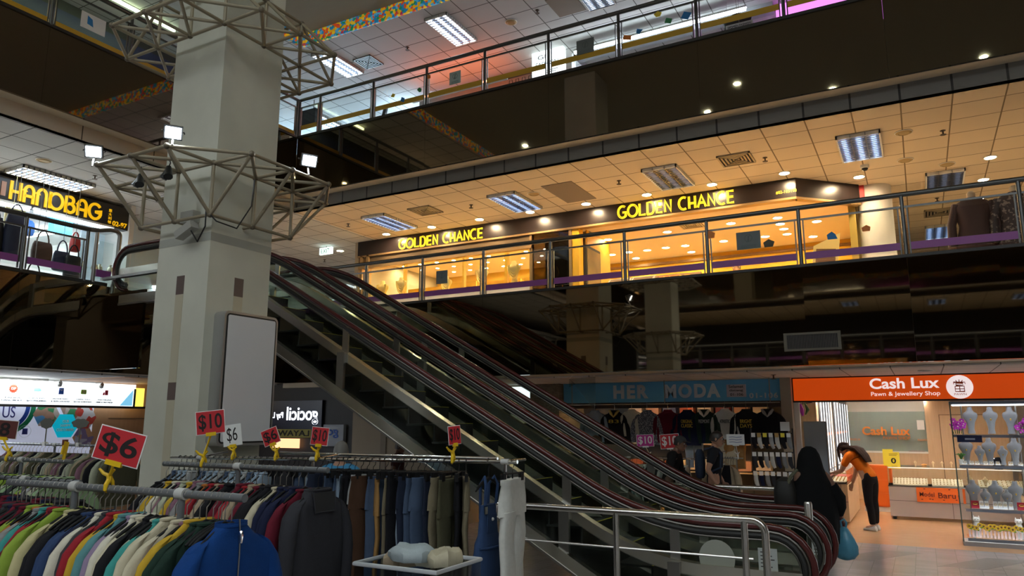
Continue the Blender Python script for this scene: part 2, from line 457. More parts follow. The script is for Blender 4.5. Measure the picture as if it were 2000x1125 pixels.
# ---- first floor, golden shop
sbox('wall_right', (-12.0, 17.8, 3.6), (-.75, 17.92, 6.2), wall_y)
sbox('wall_right', (-12.05, 13.85, 3.6), (-11.93, 17.9, 6.2), wall_b)
sbox('wall_right', (-.9, 14.9, 3.6), (-.78, 17.9, 6.2), mat('olive_wall', (.45, .31, .06), .6))
struct(MB().prism([(-11.93, 13.96), (-1.73, 13.96), (-.82, 14.98), (-.82, 17.8), (-11.93, 17.8)], .06, lambda u, v, w: (u, v, 5.86 + w)).build('ceiling', wall_o, smooth=False))
sbox('trim_15', (-11.9, 17.74, 5.70), (-.9, 17.8, 5.76), mat('brown_cornice', (.2, .1, .03), .5))
sbox('wall_right', (-12, 26.4, 3.6), (12, 26.5, 6.2), wall_w)
sbox('wall_right', (4.0, 13.9, 3.6), (4.1, 26.4, 6.2), wall_w)
# round white pillar beside the golden shop
struct(MB().lathe([(.3, 0), (.3, 2.6)], (-.45, 15.2, 3.6), 24).build('column', wall_w))
# ---- second floor shopfronts wall
sbox('wall_right', (-12.0, 17, 7.37), (12, 17.1, 10.0), wall_w)
# ---- left range walls
sbox('wall_left', (-24, -16, 0), (-23.9, 27, 10), wall_w)
sbox('wall_left', (-18.1, -10, 3.6), (-18, 10.6, 6.2), wall_w)
sbox('wall_left', (-18, 9.1, 3.6), (-13.95, 9.2, 6.2), wall_w)
sbox('wall_left', (-18, 26.3, 3.6), (-12, 26.4, 6.2), wall_w)
sbox('wall_left', (-14.3, -10, 7.37), (-14.2, 11.2, 10), wall_d)
# ---- near range
sbox('wall_near', (-24, -12.1, 0), (12, -12, 2.56), wall_d)
sbox('wall_near', (-24, -12.1, 3.6), (12, -12, 6.2), wall_d)
sbox('wall_near', (-24, -12.1, 7.37), (12, -12, 10.3), wall_d)
# ================================================================== lamps in the ceilings
tube_w = lamp('white_tube', (.8, .9, 1.0), 11.0)
tube_b = lamp('bluish_tube', (.5, .66, 1.0), 3.5)
tube_d = lamp('dim_tube', (.6, .7, .9), .5)
refl = mat('lamp_reflector', (.75, .76, .78), .3, .6)
blade = mat('louvre_blade', (.25, .27, .31), .3, .8)
def ceiling_light(x0, x1, y0, y1, z, label, tube, along='y', group=None, nb=14):
    t = thing('ceiling_light', label, 'ceiling light', ((x0 + x1) / 2, (y0 + y1) / 2, z - .06), group)
    b = MB()
    for a, c in (((x0, y0, z - .06), (x1, y0 + .025, z)), ((x0, y1 - .025, z - .06), (x1, y1, z)), ((x0, y0, z - .06), (x0 + .025, y1, z)), ((x1 - .025, y0, z - .06), (x1, y1, z))): b.box(a, c)
    b.build('frame', white, t, smooth=False)
    MB().box((x0, y0, z - .008), (x1, y1, z)).build('reflector', refl, t, smooth=False)
    tb = MB(); lv = MB()
    if along == 'y':
        for k in range(3):
            x = x0 + (x1 - x0) * (k + .5) / 3
            tb.box((x - .035, y0 + .05, z - .03), (x + .035, y1 - .05, z - .012))
            if k: 
                xx = x0 + (x1 - x0) * k / 3; lv.box((xx - .006, y0, z - .058), (xx + .006, y1, z - .01))
        for k in range(1, nb):
            y = y0 + (y1 - y0) * k / nb; lv.box((x0, y - .014, z - .058), (x1, y + .014, z - .01))
    else:
        for k in range(3):
            y = y0 + (y1 - y0) * (k + .5) / 3
            tb.box((x0 + .05, y - .035, z - .03), (x1 - .05, y + .035, z - .012))
            if k:
                yy = y0 + (y1 - y0) * k / 3; lv.box((x0, yy - .006, z - .058), (x1, yy + .006, z - .01))
        for k in range(1, nb):
            x = x0 + (x1 - x0) * k / nb; lv.box((x - .014, y0, z - .058), (x + .014, y1, z - .01))
    tb.build('fluorescent_tubes', tube, t, smooth=False)
    lv.build('louvre', blade, t, smooth=False)
    return t
Gm = 'louvred lights in the first-floor ceiling'
for (x0, y0, x1, y1, tb, lb) in (
    (-.826, 12.03, -.191, 13.25, tube_b, 'bluish louvred ceiling light above the right end of the dark golden-letter fascia'),
    (-3.996, 12.03, -3.36, 13.25, tube_d, 'dim louvred ceiling light reflecting yellow above the larger golden lettering'),
    (-7.17, 12.03, -6.54, 13.25, tube_b, 'louvred ceiling light midway between the two golden shop names'),
    (-10.35, 12.03, -9.72, 13.25, tube_b, 'louvred ceiling light nearest the green exit sign'),
    (.42, 14.68, 1.04, 15.83, tube_d, 'dark unlit louvred ceiling light just above the handrail on the right'),
    (.42, 18.85, 1.0, 20.1, tube_b, 'louvred ceiling light far back, seen through the balustrade glass on the right')):
    ceiling_light(x0, x1, y0, y1, 6.2, lb, tb, group=Gm)
for (x0, y0, x1, y1, lb) in (
    (-8.33, 11.41, -7.78, 12.63, 'bright white louvred ceiling light on the top floor beside the reddish glow'),
    (-11.45, 11.41, -10.93, 12.63, 'bright white louvred ceiling light on the top floor behind the upper space frame'),
    (-5.19, 12.0, -4.62, 12.75, 'white louvred ceiling light cut by the top edge of the photo'),
    (-14.1, 13.9, -13.55, 15.1, 'white louvred ceiling light far back on the top floor, seen low through the balustrade glass')):
    ceiling_light(x0, x1, y0, y1, 10.0, lb, tube_w, group='louvred lights in the top-floor ceiling')
ceiling_light(-13.89, -13.28, 6.62, 7.92, 6.2, 'white louvred ceiling light above the handbag shop sign', tube_w)
ceiling_light(-12.4, -11.8, 4.6, 5.9, 2.53, 'white louvred ceiling light over the bright shop sign at lower left', tube_w)
for k, (x, y) in enumerate(((-2.2, -9), (.4, -9), (3, -9), (5.6, -9))):
    ceiling_light(x, x + .6, y - .6, y + .6, 6.2, 'louvred ceiling light on the balcony opposite, seen only mirrored in the dark fascia', tube_b, group='mirrored louvred lights')

dl_m = lamp('warm_downlight', (1.0, .74, .44), 165.0)
dl_i = lamp('warm_downlight_inside', (1.0, .76, .42), 75.0)
ringm = mat('downlight_ring', (.8, .76, .66), .4)
def downlight_proto(r, m):
    t = thing('downlight', '', 'downlight', (0, 0, 0))
    MB().lathe([(r, .0), (r * 1.25, .0), (r * 1.25, -.012), (r, -.012), (r, .0)], (0, 0, 0), 20, cap=False).build('trim_ring', ringm, t)
    MB().lathe([(.001, -.004), (r, -.004), (r, -.001), (.001, -.001)], (0, 0, 0), 20).build('lens', m, t)
    return t
pa = downlight_proto(.085, dl_m)
first = True
for k, (x, y) in enumerate(((-12.95, 14.3), (-10.81, 13.5), (-9.49, 13.48), (-8.2, 13.46), (-6.95, 13.48), (-5.67, 13.5), (-4.38, 13.5), (-3.1, 13.48), (-1.8, 13.46), (-.64, 14.33), (1.38, 14.29), (1.36, 15.6), (1.36, 16.96))):
    o = pa if first else copy_tree(pa); first = False
    o.location = (x, y, 6.2)
    lb = f'warm downlight, {ordn(k + 1)} from the left in the row above the dark golden-letter fascia' if k < 10 else f'warm downlight in the ceiling at far right, {ordn(k - 9)} from the top'
    tag(o, lb, 'downlight', 'downlights along the first-floor ceiling')
pb = downlight_proto(.06, dl_i); first = True
pw = downlight_proto(.045, lamp('window_downlight', (1.0, .78, .4), 210.0)); firstw = True
for k, (x, y) in enumerate([(-5.89, 15.25), (-4.51, 15.23), (-3.14, 15.18), (-5.98, 17.4), (-4.57, 17.38), (-6.85, 16.74), (-6.37, 16.74), (-5.91, 16.68), (-5.45, 16.69), (-4.98, 16.65), (-4.52, 16.67), (-3.63, 16.65), (-3.23, 16.65), (-2.91, 16.31), (-2.22, 15.2), (-2.25, 15.72), (-2.25, 16.18), (-2.26, 16.67), (-2.72, 16.67), (-1.56, 15.87), (-1.79, 17.18)]):
    o = pb if first else copy_tree(pb); first = False
    o.location = (x, y, 5.86)
    if k < 3: o.scale = (1.4, 1.4, 1)
    tag(o, f'small downlight in the golden shop ceiling, {ordn(k + 1)} counted from the front', 'downlight', 'downlights inside the golden shop')
for k, (x, y) in enumerate([(-11.7 + .52 * (q % 9) + .12 * (q // 9), 15.4 + .62 * (q // 9)) for q in range(27)]):
    o = pw if firstw else copy_tree(pw); firstw = False
    o.location = (x, y, 5.86)
    tag(o, f'tiny downlight in the necklace window, {ordn(k % 9 + 1)} from the left, {["front", "middle", "back"][k // 9]} row', 'downlight', 'downlights above the necklace window')

for k, x in enumerate((-11.4, -10.8, -9.6, -8.55, -7.7)):
    o = copy_tree(pw); o.location = (x, 14.02, 5.86)  # hidden behind the header, added to light the busts from the front
    tag(o, f'added unseen downlight just behind the glass of the necklace window, {ordn(k + 1)} from the left', 'downlight', 'downlights above the necklace window')
# ------------------------------------------------------------------ small ceiling fittings
vent_m = mat('vent_metal', (.42, .34, .24), .5, .2)
def ceiling_vent(x, y, z, s, label, dark=False):
    t = thing('ceiling_vent', label, 'air vent', (x, y, z - .03))
    h = s / 2
    MB().box((x - h, y - h, z - .004), (x + h, y + h, z)).build('duct_opening', dblack, t, smooth=False)
    b = MB()
    for k in range(5):
        a = h - k * h / 5; c = a - .028
        for p, q in (((x - a, y - a), (x + a, y - c)), ((x - a, y + c), (x + a, y + a)), ((x - a, y - a), (x - c, y + a)), ((x + c, y - a), (x + a, y + a))):
            b.box((*p, z - .03 + .003 * k), (*q, z - .004))
    b.build('slats', dsteel if dark else vent_m, t, smooth=False)
ceiling_vent(-2.4, 12.3, 6.2, .55, 'square slatted air vent in the tiled ceiling above the large golden lettering')
ceiling_vent(-8.83, 12.3, 6.2, .55, 'square slatted air vent in the ceiling above the smaller golden lettering')
ceiling_vent(-10.53, 12.3, 10.0, .5, 'dark square air vent in the top-floor ceiling', True)
ceiling_vent(.7, 17.67, 6.2, .6, 'slatted air vent seen through the balustrade glass at far right')
ceiling_vent(-6.2, 14.6, 5.86, .45, 'dark grille in the orange shop ceiling, left one')
ceiling_vent(-3.9, 14.9, 5.86, .45, 'dark grille in the orange shop ceiling, right one')
for x0, y0, x1, y1, z, lb in ((-5.97, 12.03, -5.34, 13.25, 6.2, 'grey-brown blank panel in the tiled ceiling left of the dim louvred light'), (-5.84, 12.0, -5.25, 12.7, 10.0, 'grey blank panel in the top-floor ceiling at the top edge')):
    tag(MB().box((x0, y0, z - .012), (x1, y1, z)).build('ceiling_panel', mat('grey_brown_panel', (.26, .2, .15), .7), smooth=False), lb, 'ceiling panel')
def speaker(x, y, z, lb):
    t = thing('ceiling_speaker', lb, 'ceiling speaker', (x, y, z - .03))
    MB().lathe([(.11, 0), (.115, -.015), (.08, -.03), (.07, -.022), (.02, -.03), (.001, -.03)], (x, y, z), 20).build('grille', mat('brass_grille', (.45, .32, .14), .5, .2), t)
    MB().lathe([(.115, 0), (.13, -.004), (.13, -.01), (.115, -.014)], (x, y, z), 20, cap=False).build('rim', ringm, t)
speaker(.12, 12.35, 6.2, 'round brown ceiling speaker right of the bluish louvred light')
speaker(.12, 13.74, 6.2, 'round pale ceiling speaker above the corner of the dark fascia')
speaker(.75, 14.32, 6.2, 'round pale ceiling speaker beside the unlit louvred light')
speaker(-6.3, 12.38, 6.2, 'round brown ceiling speaker left of the blank ceiling panel')
speaker(-6.81, 12.38, 10.0, 'round brown ceiling speaker in the top-floor ceiling')
speaker(-12.77, 6.68, 6.2, 'round white ceiling speaker above the handbag shop')
def sprinkler_proto():
    t = thing('sprinkler', '', 'sprinkler', (0, 0, 0))
    MB().lathe([(.04, 0), (.04, -.006), (.012, -.01), (.012, -.06)], (0, 0, 0), 12).build('stem', mat('dark_brass', (.1, .07, .05), .5, .5), t)
    MB().lathe([(.012, -.06), (.045, -.066), (.045, -.07), (.012, -.07)], (0, 0, 0), 12).build('deflector', mat('dark_brass', (.1, .07, .05), .5, .5), t)
    return t
sp = sprinkler_proto(); first = True
for x, y, z, lb in ((.65, 12.57, 6.2, 'right of the brown ceiling speaker'), (-4.56, 12.44, 6.2, 'left of the dim louvred light'), (-1.96, 12.48, 6.2, 'right of the square vent over the large lettering'), (-7.78, 12.44, 6.2, 'between two louvred lights over the smaller lettering'), (-10.99, 12.36, 6.2, 'left of the louvred light by the exit sign'), (-14.07, 14.93, 6.2, 'low beside the escalator handrail'), (.63, 16.52, 6.2, 'seen just under the handrail at far right'), (-9.34, 12.2, 10, 'between the two bright louvred lights of the top floor'), (-6.13, 12.25, 10, 'beside the blank panel of the top floor'), (-12.8, 7.6, 6.2, 'beside the louvred light of the handbag shop'), (-2.0, 12.2, 2.53, 'under the ground-floor ceiling by the orange shop sign')):
    o = sp if first else copy_tree(sp); first = False
    o.location = (x, y, z); tag(o, 'small dark fire sprinkler ' + lb, 'sprinkler')
# dome camera
t = thing('security_camera', 'small white and black dome camera under the bluish louvred light', 'security camera', (-.51, 13.71, 6.1))
MB().lathe([(.07, .1), (.07, .05), (.05, .04)], (-.51, 13.71, 6.1), 16).build('base', white, t)
MB().ball((-.51, 13.71, 6.145), (.055, .055, .05)).build('dome', black, t)
# exit sign hanging from the ceiling
t = thing('exit_sign', 'small green and white lit exit sign hanging from the ceiling left of the golden shop', 'exit sign', (-12.9, 13.73, 5.98))
MB().box((-13.1, 13.7, 5.98), (-12.7, 13.76, 6.15)).build('housing', lamp('exit_glow', (.75, .95, .9), 1.2), t, smooth=False)
MB().tube((-12.9, 13.73, 6.15), (-12.9, 13.73, 6.2), .01).build('bracket', dsteel, t)
text('EXIT', 'lettering', mat('exit_green', (.0, .25, .12), .5), t, (-13.04, 13.695, 6.0), (1, 0, 0), .28, .12)
# round atrium lamps: a few known from mirrored glints, the others added for light
dl_a = lamp('atrium_lamp', (.86, 1.0, .8), 110.0)
pc = downlight_proto(.075, dl_a); first = True
for k, (x, y) in enumerate([(-3.43, 3.45), (-10.15, 2.26), (-4.53, 2.08), (-1.32, 1.96), (2, 2), (5, 2), (8, 2), (-8, -2), (-4.5, -2), (-1.3, -2), (2, -2), (5, -2), (8, -2)]):
    o = pc if first else copy_tree(pc); first = False
    o.location = (x, y, 10.3); tag(o, 'round greenish lamp in the high plain ceiling, mirrored in the top fascia', 'downlight', 'lamps in the high ceiling')
tube_s = lamp('added_soffit_tube', (.9, .95, 1.0), 26.0)  # louvred lights added to brighten the dress shop front, most of them unseen
ceiling_light(-9.0, -8.4, 11.6, 12.8, 2.53, 'added louvred light in the ground-floor soffit behind the escalators', tube_s)
for k in range(4):
    ceiling_light(2.6 + 2 * k, 3.2 + 2 * k, 11.7, 12.9, 2.53, 'added unseen louvred light in the ground-floor soffit right of the glass cabinet', tube_s, group='added louvred lights of the ground-floor soffit')
# ================================================================== balustrades
purple = mat('purple_stripe', (.3, .08, .3), .4)
orange_s = mat('amber_stripe', (.62, .36, .03), .4)
def balustrade(label, axis, pos, stops, z0, ztop, stripe, zs, ends=None, mids=True, grp=None, postm=railm_d, railm=railm_d):
    """posts at the given stops; a rail, glass panels with a thin top bar, and a coloured stripe"""
    P = (lambda a, d, z: (a, pos + d, z)) if axis == 'y' else (lambda a, d, z: (pos + d, a, z))
    mid = (stops[0] + stops[-1]) / 2
    t = thing('balustrade', label, 'railing', P(mid, 0, z0))
    a0, a1 = ends or (stops[0], stops[-1])
    MB().tube(P(a0, 0, ztop), P(a1, 0, ztop), .036, 12).build('handrail', railm, t)
    for s in stops:
        MB().tube(P(s, 0, z0), P(s, 0, ztop - .02), .027, 10).build('post', postm, t)
    for p, q in zip(stops[:-1], stops[1:]):
        g = .06
        gp = MB().box(P(p + g, -.005, z0 + .06), P(q - g, .005, ztop - .17)).build('glass_panel', glass, t, smooth=False)
        MB().box(P(p + .02, -.014, ztop - .185), P(q - .02, .014, ztop - .16)).build('glass_rail', postm, t, smooth=False)
        for e in (p + .055, q - .055):
            MB().box(P(e - .008, -.012, z0 + .03), P(e + .008, .012, ztop - .16)).build('glass_channel', postm, t, smooth=False)
        if stripe:
            MB().box(P(p + .05, -.009, zs - .05), P(q - .05, -.0055 if axis == 'y' else .009, zs + .05)).build('coloured_stripe', stripe, gp, smooth=False)
    return t
R2 = [-10.1, -9.12] + [round(-.001 + 1.3 * k, 3) for k in range(-6, 6)]
balustrade('long first-floor balustrade with a purple stripe in front of the golden-letter shop', 'y', YR + .02, R2, 3.95, 4.79, purple, 4.085, ends=(-10.95, 6.5))
R3 = [-11.1, -10.52] + [round(-.001 + 1.3 * k, 3) for k in range(-7, 3)]
balustrade('top-floor balustrade with an amber stripe along the right-hand balcony', 'y', YR + .02, R3, 7.73, 8.56, orange_s, 7.93)
L2 = [round(5.67 - 1.27 * k, 3) for k in range(6, 0, -1)] + [5.67, 6.58]
balustrade('first-floor balustrade with a purple stripe in front of the handbag shop', 'x', XL, L2, 3.93, 4.74, purple, 4.09, ends=(-2, 6.6))
L3 = [round(5.67 + 1.27 * k, 3) for k in range(-5, 5)]
balustrade('top-floor balustrade with an amber stripe along the left-hand balcony', 'x', XL, L3, 7.73, 8.55, orange_s, 7.78, ends=(-1, YR))
N2 = [round(-10 + 1.3 * k, 3) for k in range(0, 16)]
for zz in ((3.95, 4.79, purple, 4.2),):
    o = balustrade('purple-striped balustrade of the balcony opposite, seen only mirrored in the dark fascia', 'y', -7.5, N2, *zz)
# curved end of the handbag balustrade by the escalator
t = thing('balustrade_end', 'curved steel end of the handbag balustrade beside the escalator head', 'railing', (XL, 6.75, 3.93))
MB().path([(XL, 6.6, 4.74), (XL + .02, 6.75, 4.76), (XL + .05, 6.9, 4.80)] + [(XL + .05, 6.98 + .08 * sin(radians(a)), 4.72 + .08 * cos(radians(a))) for a in range(0, 91, 15)] + [(XL + .05, 7.06, 4.3), (XL + .05, 7.0, 3.6)], .035, 10).build('bent_rail', dsteel, t)
MB().tube((XL, 6.72, 3.93), (XL, 6.72, 4.74), .03, 10).build('post', dsteel, t)
MB().box((XL - .005, 6.76, 4.0), (XL + .005, 7.0, 4.6)).build('glass_panel', glass, t, smooth=False)
MB().box((XL - .012, 6.76, 4.03), (XL + .012, 7.0, 4.14)).build('coloured_stripe', purple, t, smooth=False)
# notices stuck on the glass
def notice(x, z, w, h, mt, label, y=YR + .008, icon=True):
    t = thing('notice', label, 'notice', (x, y, z - h / 2))
    MB().box((x - w / 2, y - .006, z - h / 2), (x + w / 2, y, z + h / 2)).build('sheet', mt, t, smooth=False)
    if icon:
        im = mat('notice_print', (.1, .12, .12), .6)
        mb = MB(); F = lambda u, v, wv: (x + u, y - .0065 - wv, z + v)
        ribbon(mb, arc(0, .03, h * .2, 0, 360, 20), .006, F, .001)
        ribbon(mb, [(-h * .1, -.03), (h * .1, .09)], .006, F, .001); ribbon(mb, [(0, -.02), (0, .06)], .012, F, .001)
        for q in range(3): ribbon(mb, [(-w * .32, -h * .28 - q * .018), (w * .32, -h * .28 - q * .018)], .005, F, .001)
        mb.build('printing', im, t, smooth=False)
gray_n = mat('grey_notice', (.16, .18, .18), .6)
notice(-7.36, 4.36, .24, .24, gray_n, 'grey notice on the balustrade glass in front of the necklace window')
notice(-2.0, 4.4, .34, .26, gray_n, 'grey notice on the balustrade glass under the large golden lettering')
notice(-7.14, 8.15, .25, .25, mat('pale_notice', (.45, .55, .52), .6), 'pale green notice on the top-floor balustrade glass')
notice(-4.5, 8.1, .32, .26, gray_n, 'grey notice on the top-floor balustrade glass by the white-lit shop')
t = thing('notice', 'white sheet with a blue mark on the top-floor glass at upper left', 'notice', (XL + .01, 6.33, 7.93))
MB().box((XL + .008, 6.1, 7.93), (XL + .014, 6.5, 8.2)).build('sheet', paper, t, smooth=False)
MB().prism([(6.2, 8.02), (6.3, 8.0), (6.28, 8.12), (6.2, 8.16)], .002, lambda u, v, w: (XL + .014 + w, u, v)).build('blue_mark', mat('blue_paper', (.02, .2, .5), .5), t, smooth=False)
# coloured paper shapes stuck on the glass
pcs = {'blue': mat('blue_paper', (.02, .2, .5), .5), 'orange': mat('orange_paper', (.75, .22, .03), .5), 'green': mat('green_paper', (.05, .28, .1), .5), 'yellow': mat('yellow_paper', (.8, .6, .05), .5), 'dark': mat('dark_paper', (.08, .06, .03), .5)}
def decal(px, z, c, s, label, y=YR + .01):
    rnd = random.Random(int(px * 100)); n = rnd.choice((4, 5))
    mb = MB(); mb.prism([(s * cos(2 * pi * k / n + rnd.random()) , s * .8 * sin(2 * pi * k / n + .3)) for k in range(n)], .003, lambda u, v, w: (px + u, y - .002 - w, z + v))
    tag(mb.build('paper_shape', pcs[c], smooth=False), label, 'decoration')
for k, (px, z, c, s) in enumerate(((-8.35, 7.98, 'blue', .08), (-7.95, 8.09, 'green', .07), (-8.6, 8.12, 'yellow', .06), (-7.75, 8.32, 'orange', .07))):
    decal(px, z, c, s, f'{c} paper shape on the top-floor glass left of the pale green notice')
for k, (px, z, c, s) in enumerate(((-3.75, 8.06, 'orange', .08), (-3.55, 8.12, 'blue', .07), (-3.22, 8.33, 'yellow', .07), (-3.05, 8.17, 'green', .08), (-2.75, 8.18, 'blue', .1))):
    decal(px, z, c, s, f'{c} paper shape on the top-floor glass in front of the white-lit shop' + (' at its right end' if k == 4 else ''))
decal(-.88, 4.33, 'blue', .075, 'blue paper shape on the glass by the white pillar')
decal(-2.55, 4.55, 'orange', .085, 'round orange paper shape on the glass, in front of the golden shop interior')
decal(-.45, 4.38, 'orange', .06, 'orange paper shape on the glass right of the white pillar')
decal(-1.72, 4.32, 'dark', .08, 'dark paper shape on the glass beside the yellow poster stand')

# ================================================================== escalators
hand_m = mat('maroon_handrail', (.08, .013, .012), .25, spec=.6)
deck_m = mat('brushed_deck', (.78, .77, .68), .24, 1.0)
step_m = mat('escalator_step', (.03, .03, .032), .45, .5)
comb_m = mat('yellow_comb', (.5, .42, .02), .5)
def hz(x):
    """height of the handrail along the run"""
    s = .56; xb, xt, w = -2.373, -8.80, .62
    if x > xb + w: return .9
    if x > xb - w: return .9 + s * (xb + w - x) ** 2 / (4 * w)
    if x > xt + w: return .9 + s * (xb - x)
    ze = .9 + s * (xb - xt)
    if x > xt - w: return ze - s * (x - xt + w) ** 2 / (4 * w)
    return ze
XS = [-10.6, -10.0] + [-9.5 + .1 * k for k in range(14)] + [-8.0, -6.5, -5, -3.2] + [-3.0 + .1 * k for k in range(14)] + [-1.25]
ZT = hz(-10)
def rail_path(Y):
    pts = [(-10.6 + .35 * cos(radians(a)), Y, ZT - .35 + .35 * sin(radians(a))) for a in range(270, 89, -15)]
    pts = [(-10.6 - .35 * cos(radians(a)), Y, ZT - .35 + .35 * sin(radians(a))) for a in range(-90, 90, 15)]
    pts += [(x, Y, hz(x)) for x in XS]
    pts += [(-1.25 + .35 * cos(radians(a)), Y, .55 + .35 * sin(radians(a))) for a in range(75, -91, -15)]
    return pts
def strip(mb, Y0, Y1, d0, d1, xs, mi=0):
    """band following the run, between d0 and d1 below the handrail"""
    r = []
    for x in xs: r.append([(x, Y0, hz(x) - d0), (x, Y1, hz(x) - d0), (x, Y1, hz(x) - d1), (x, Y0, hz(x) - d1)])
    mb.loft(r, mi)
def escalator(Ya, Yb, label, n):
    t = thing('escalator', label, 'escalator', (-1.2, (Ya + Yb) / 2, 0))
    s = 1
    for Y, out in ((Ya, -1), (Yb, 1)):
        mb = MB(); mb.path(rail_path(Y), .03, 10); mb.build('handrail', hand_m, t)
        mb = MB()
        for dz, rr in ((.045, .014), (.115, .009)):
            pts = []
            for p in rail_path(Y):
                pts.append(p)
            # inset copy of the path under the handrail
            q = [(-10.6 - (.35 - dz) * cos(radians(a)), Y, ZT - .35 + (.35 - dz) * sin(radians(a))) for a in range(-90, 90, 15)]
            q += [(x, Y, hz(x) - dz) for x in XS]
            q += [(-1.25 + (.35 - dz) * cos(radians(a)), Y, .55 + (.35 - dz) * sin(radians(a))) for a in range(75, -91, -15)]
            mb.path(q, rr, 8)
        mb.build('handrail_track', mat('track_steel', (.16, .15, .13), .42, 1.0), t)
        mb = MB(); dz = .08
        q = [(-10.6 - (.35 - dz) * cos(radians(a)), Y, ZT - .35 + (.35 - dz) * sin(radians(a))) for a in range(-90, 90, 15)] + [(x, Y, hz(x) - dz) for x in XS] + [(-1.25 + (.35 - dz) * cos(radians(a)), Y, .55 + (.35 - dz) * sin(radians(a))) for a in range(75, -91, -15)]
        mb.path(q, .026, 8); mb.build('rail_skirt', dblack, t)
        # glass between track and deck, rounded at both ends
        gm = MB(); ring = []
        top = [(-10.6 - .27 * cos(radians(a)), ZT - .35 + .27 * sin(radians(a))) for a in range(0, 90, 15)] + [(x, hz(x) - .08) for x in XS] + [(-1.25 + .27 * cos(radians(a)), .55 + .27 * sin(radians(a))) for a in range(75, -1, -15)]
        gm.loft([[(x, Y - .004, z), (x, Y + .004, z), (x, Y + .004, min(z, hz(x) - .40)), (x, Y - .004, min(z, hz(x) - .40))] for x, z in top])
        gm.build('balustrade_glass', tglass, t, smooth=False)
        xs = [-10.75] + XS + [-1.0]
        dm = MB(); strip(dm, Y - .05 if out < 0 else Y - .06, Y + .06 if out < 0 else Y + .05, .36, .47, xs); dm.build('deck_cover', deck_m, t)
        yo = Y + out * .07
        lg = MB(); strip(lg, yo - .004, yo + .004, .47, .80, XS); lg.build('side_glass', tglass, t, smooth=False)
        lb = MB(); strip(lb, yo - .04, yo + .04, .80, .93, XS[:-2] + [-1.6]); lb.build('lower_cladding', deck_m, t)
        tr = MB(); strip(tr, yo - .05, yo + .05, .93, .955, XS[:-6]); tr.build('edge_strip', dsteel, t)
        for px in (-9.15, -6.15, -3.19, -2.1):
            zt = hz(px) - .06; zb = hz(px) - .82
            MB().box((px - .045, yo - .012 + .07 * -out, zt - .32), (px + .045, yo + .012 + .07 * -out, zt)).box((px - .055, yo - .02, zb), (px + .055, yo + .02, zt - .32)).build('support_post', dsteel, t, smooth=False)
    # steps and pan
    st = MB()
    sm = None
    for k in range(19):
        x1 = -2.35 - .36 * k; z = min(hz(x1) - .52 - .0, ZT - .9)
        mb = MB(); mb.box((x1 - .40, Ya + .1, z - .02), (x1, Yb - .1, z)); mb.box((x1 - .02, Ya + .1, z - .2), (x1, Yb - .1, z - .02))
        mb.box((x1 - .015, Ya + .1, z), (x1 + .003, Yb - .1, z + .004), 1)
        mb.build('step', [step_m, comb_m], t, smooth=False)
    pan = MB(); strip(pan, Ya + .09, Yb - .09, .86, .90, XS); pan.build('underside_pan', dblack, t)
    MB().box((-2.3, Ya + .09, .02), (-.75, Yb - .09, .035)).box((-1.75, Ya + .09, .035), (-1.65, Yb - .09, .04), 1).build('landing_plate', [deck_m, comb_m], t, smooth=False)
    MB().box((-11.2, Ya + .09, ZT - .92), (-9.2, Yb - .09, ZT - .9)).build('landing_plate', deck_m, t, smooth=False)
    return t
e1 = escalator(6.96, 7.98, 'nearer escalator with maroon handrails rising to the handbag shop', 1)
e2 = escalator(8.62, 9.6, 'farther escalator with maroon handrails, beside the dark mirrored fascia', 2)
# end panels under the upper heads
t = thing('escalator_end_panel', 'dark glossy end panel with a purple-edged top under the escalator head', 'panel', (-10.8, 7.0, 2.6))
MB().box((-11.1, 6.86, 2.58), (-10.0, 6.9, 3.75)).build('panel', mirror, t, smooth=False)
MB().box((-11.1, 6.85, 3.75), (-9.6, 6.91, 3.98)).build('glass_top', tglass, t, smooth=False)
MB().box((-11.1, 6.84, 3.98), (-9.6, 6.92, 4.02)).build('edge', dsteel, t, smooth=False)
# round sticker and notices on the lower glass
t = thing('sticker', 'round pale sticker on the glass at the foot of the nearer escalator', 'sticker', (-1.95, 6.94, .5))
MB().prism(arc(0, 0, .16, 0, 360, 24)[:-1], .003, lambda u, v, w: (-1.72 + u, 6.95 - w, .6 + v)).build('disc', mat('pale_sticker', (.32, .33, .28), .5), t, smooth=False)
for k, (x, z, w, h, lb) in enumerate(((-1.28, .62, .16, .2, 'printed notice on the nearer escalator glass'), (-1.27, .4, .14, .16, 'lower printed notice with rows of dots on the nearer escalator glass'), (-.98, .55, .14, .2, 'printed notice with a small square at the end of the nearer escalator glass'))):
    y = 7.98 if k == 2 else 6.95
    t = thing('notice', lb, 'notice', (x, y, z - h / 2))
    MB().box((x - w / 2, y - .006, z - h / 2), (x + w / 2, y - .004, z + h / 2)).build('sheet', mat('grey_sheet', (.4, .42, .4), .6), t, smooth=False)
    mb = MB()
    for q in range(5): mb.box((x - w * .38, y - .0075, z + h * .35 - q * .03), (x + w * (.1 + .25 * ((q * 7) % 3) / 2), y - .006, z + h * .35 - q * .03 - .008))
    mb.build('printing', dblack, t, smooth=False)

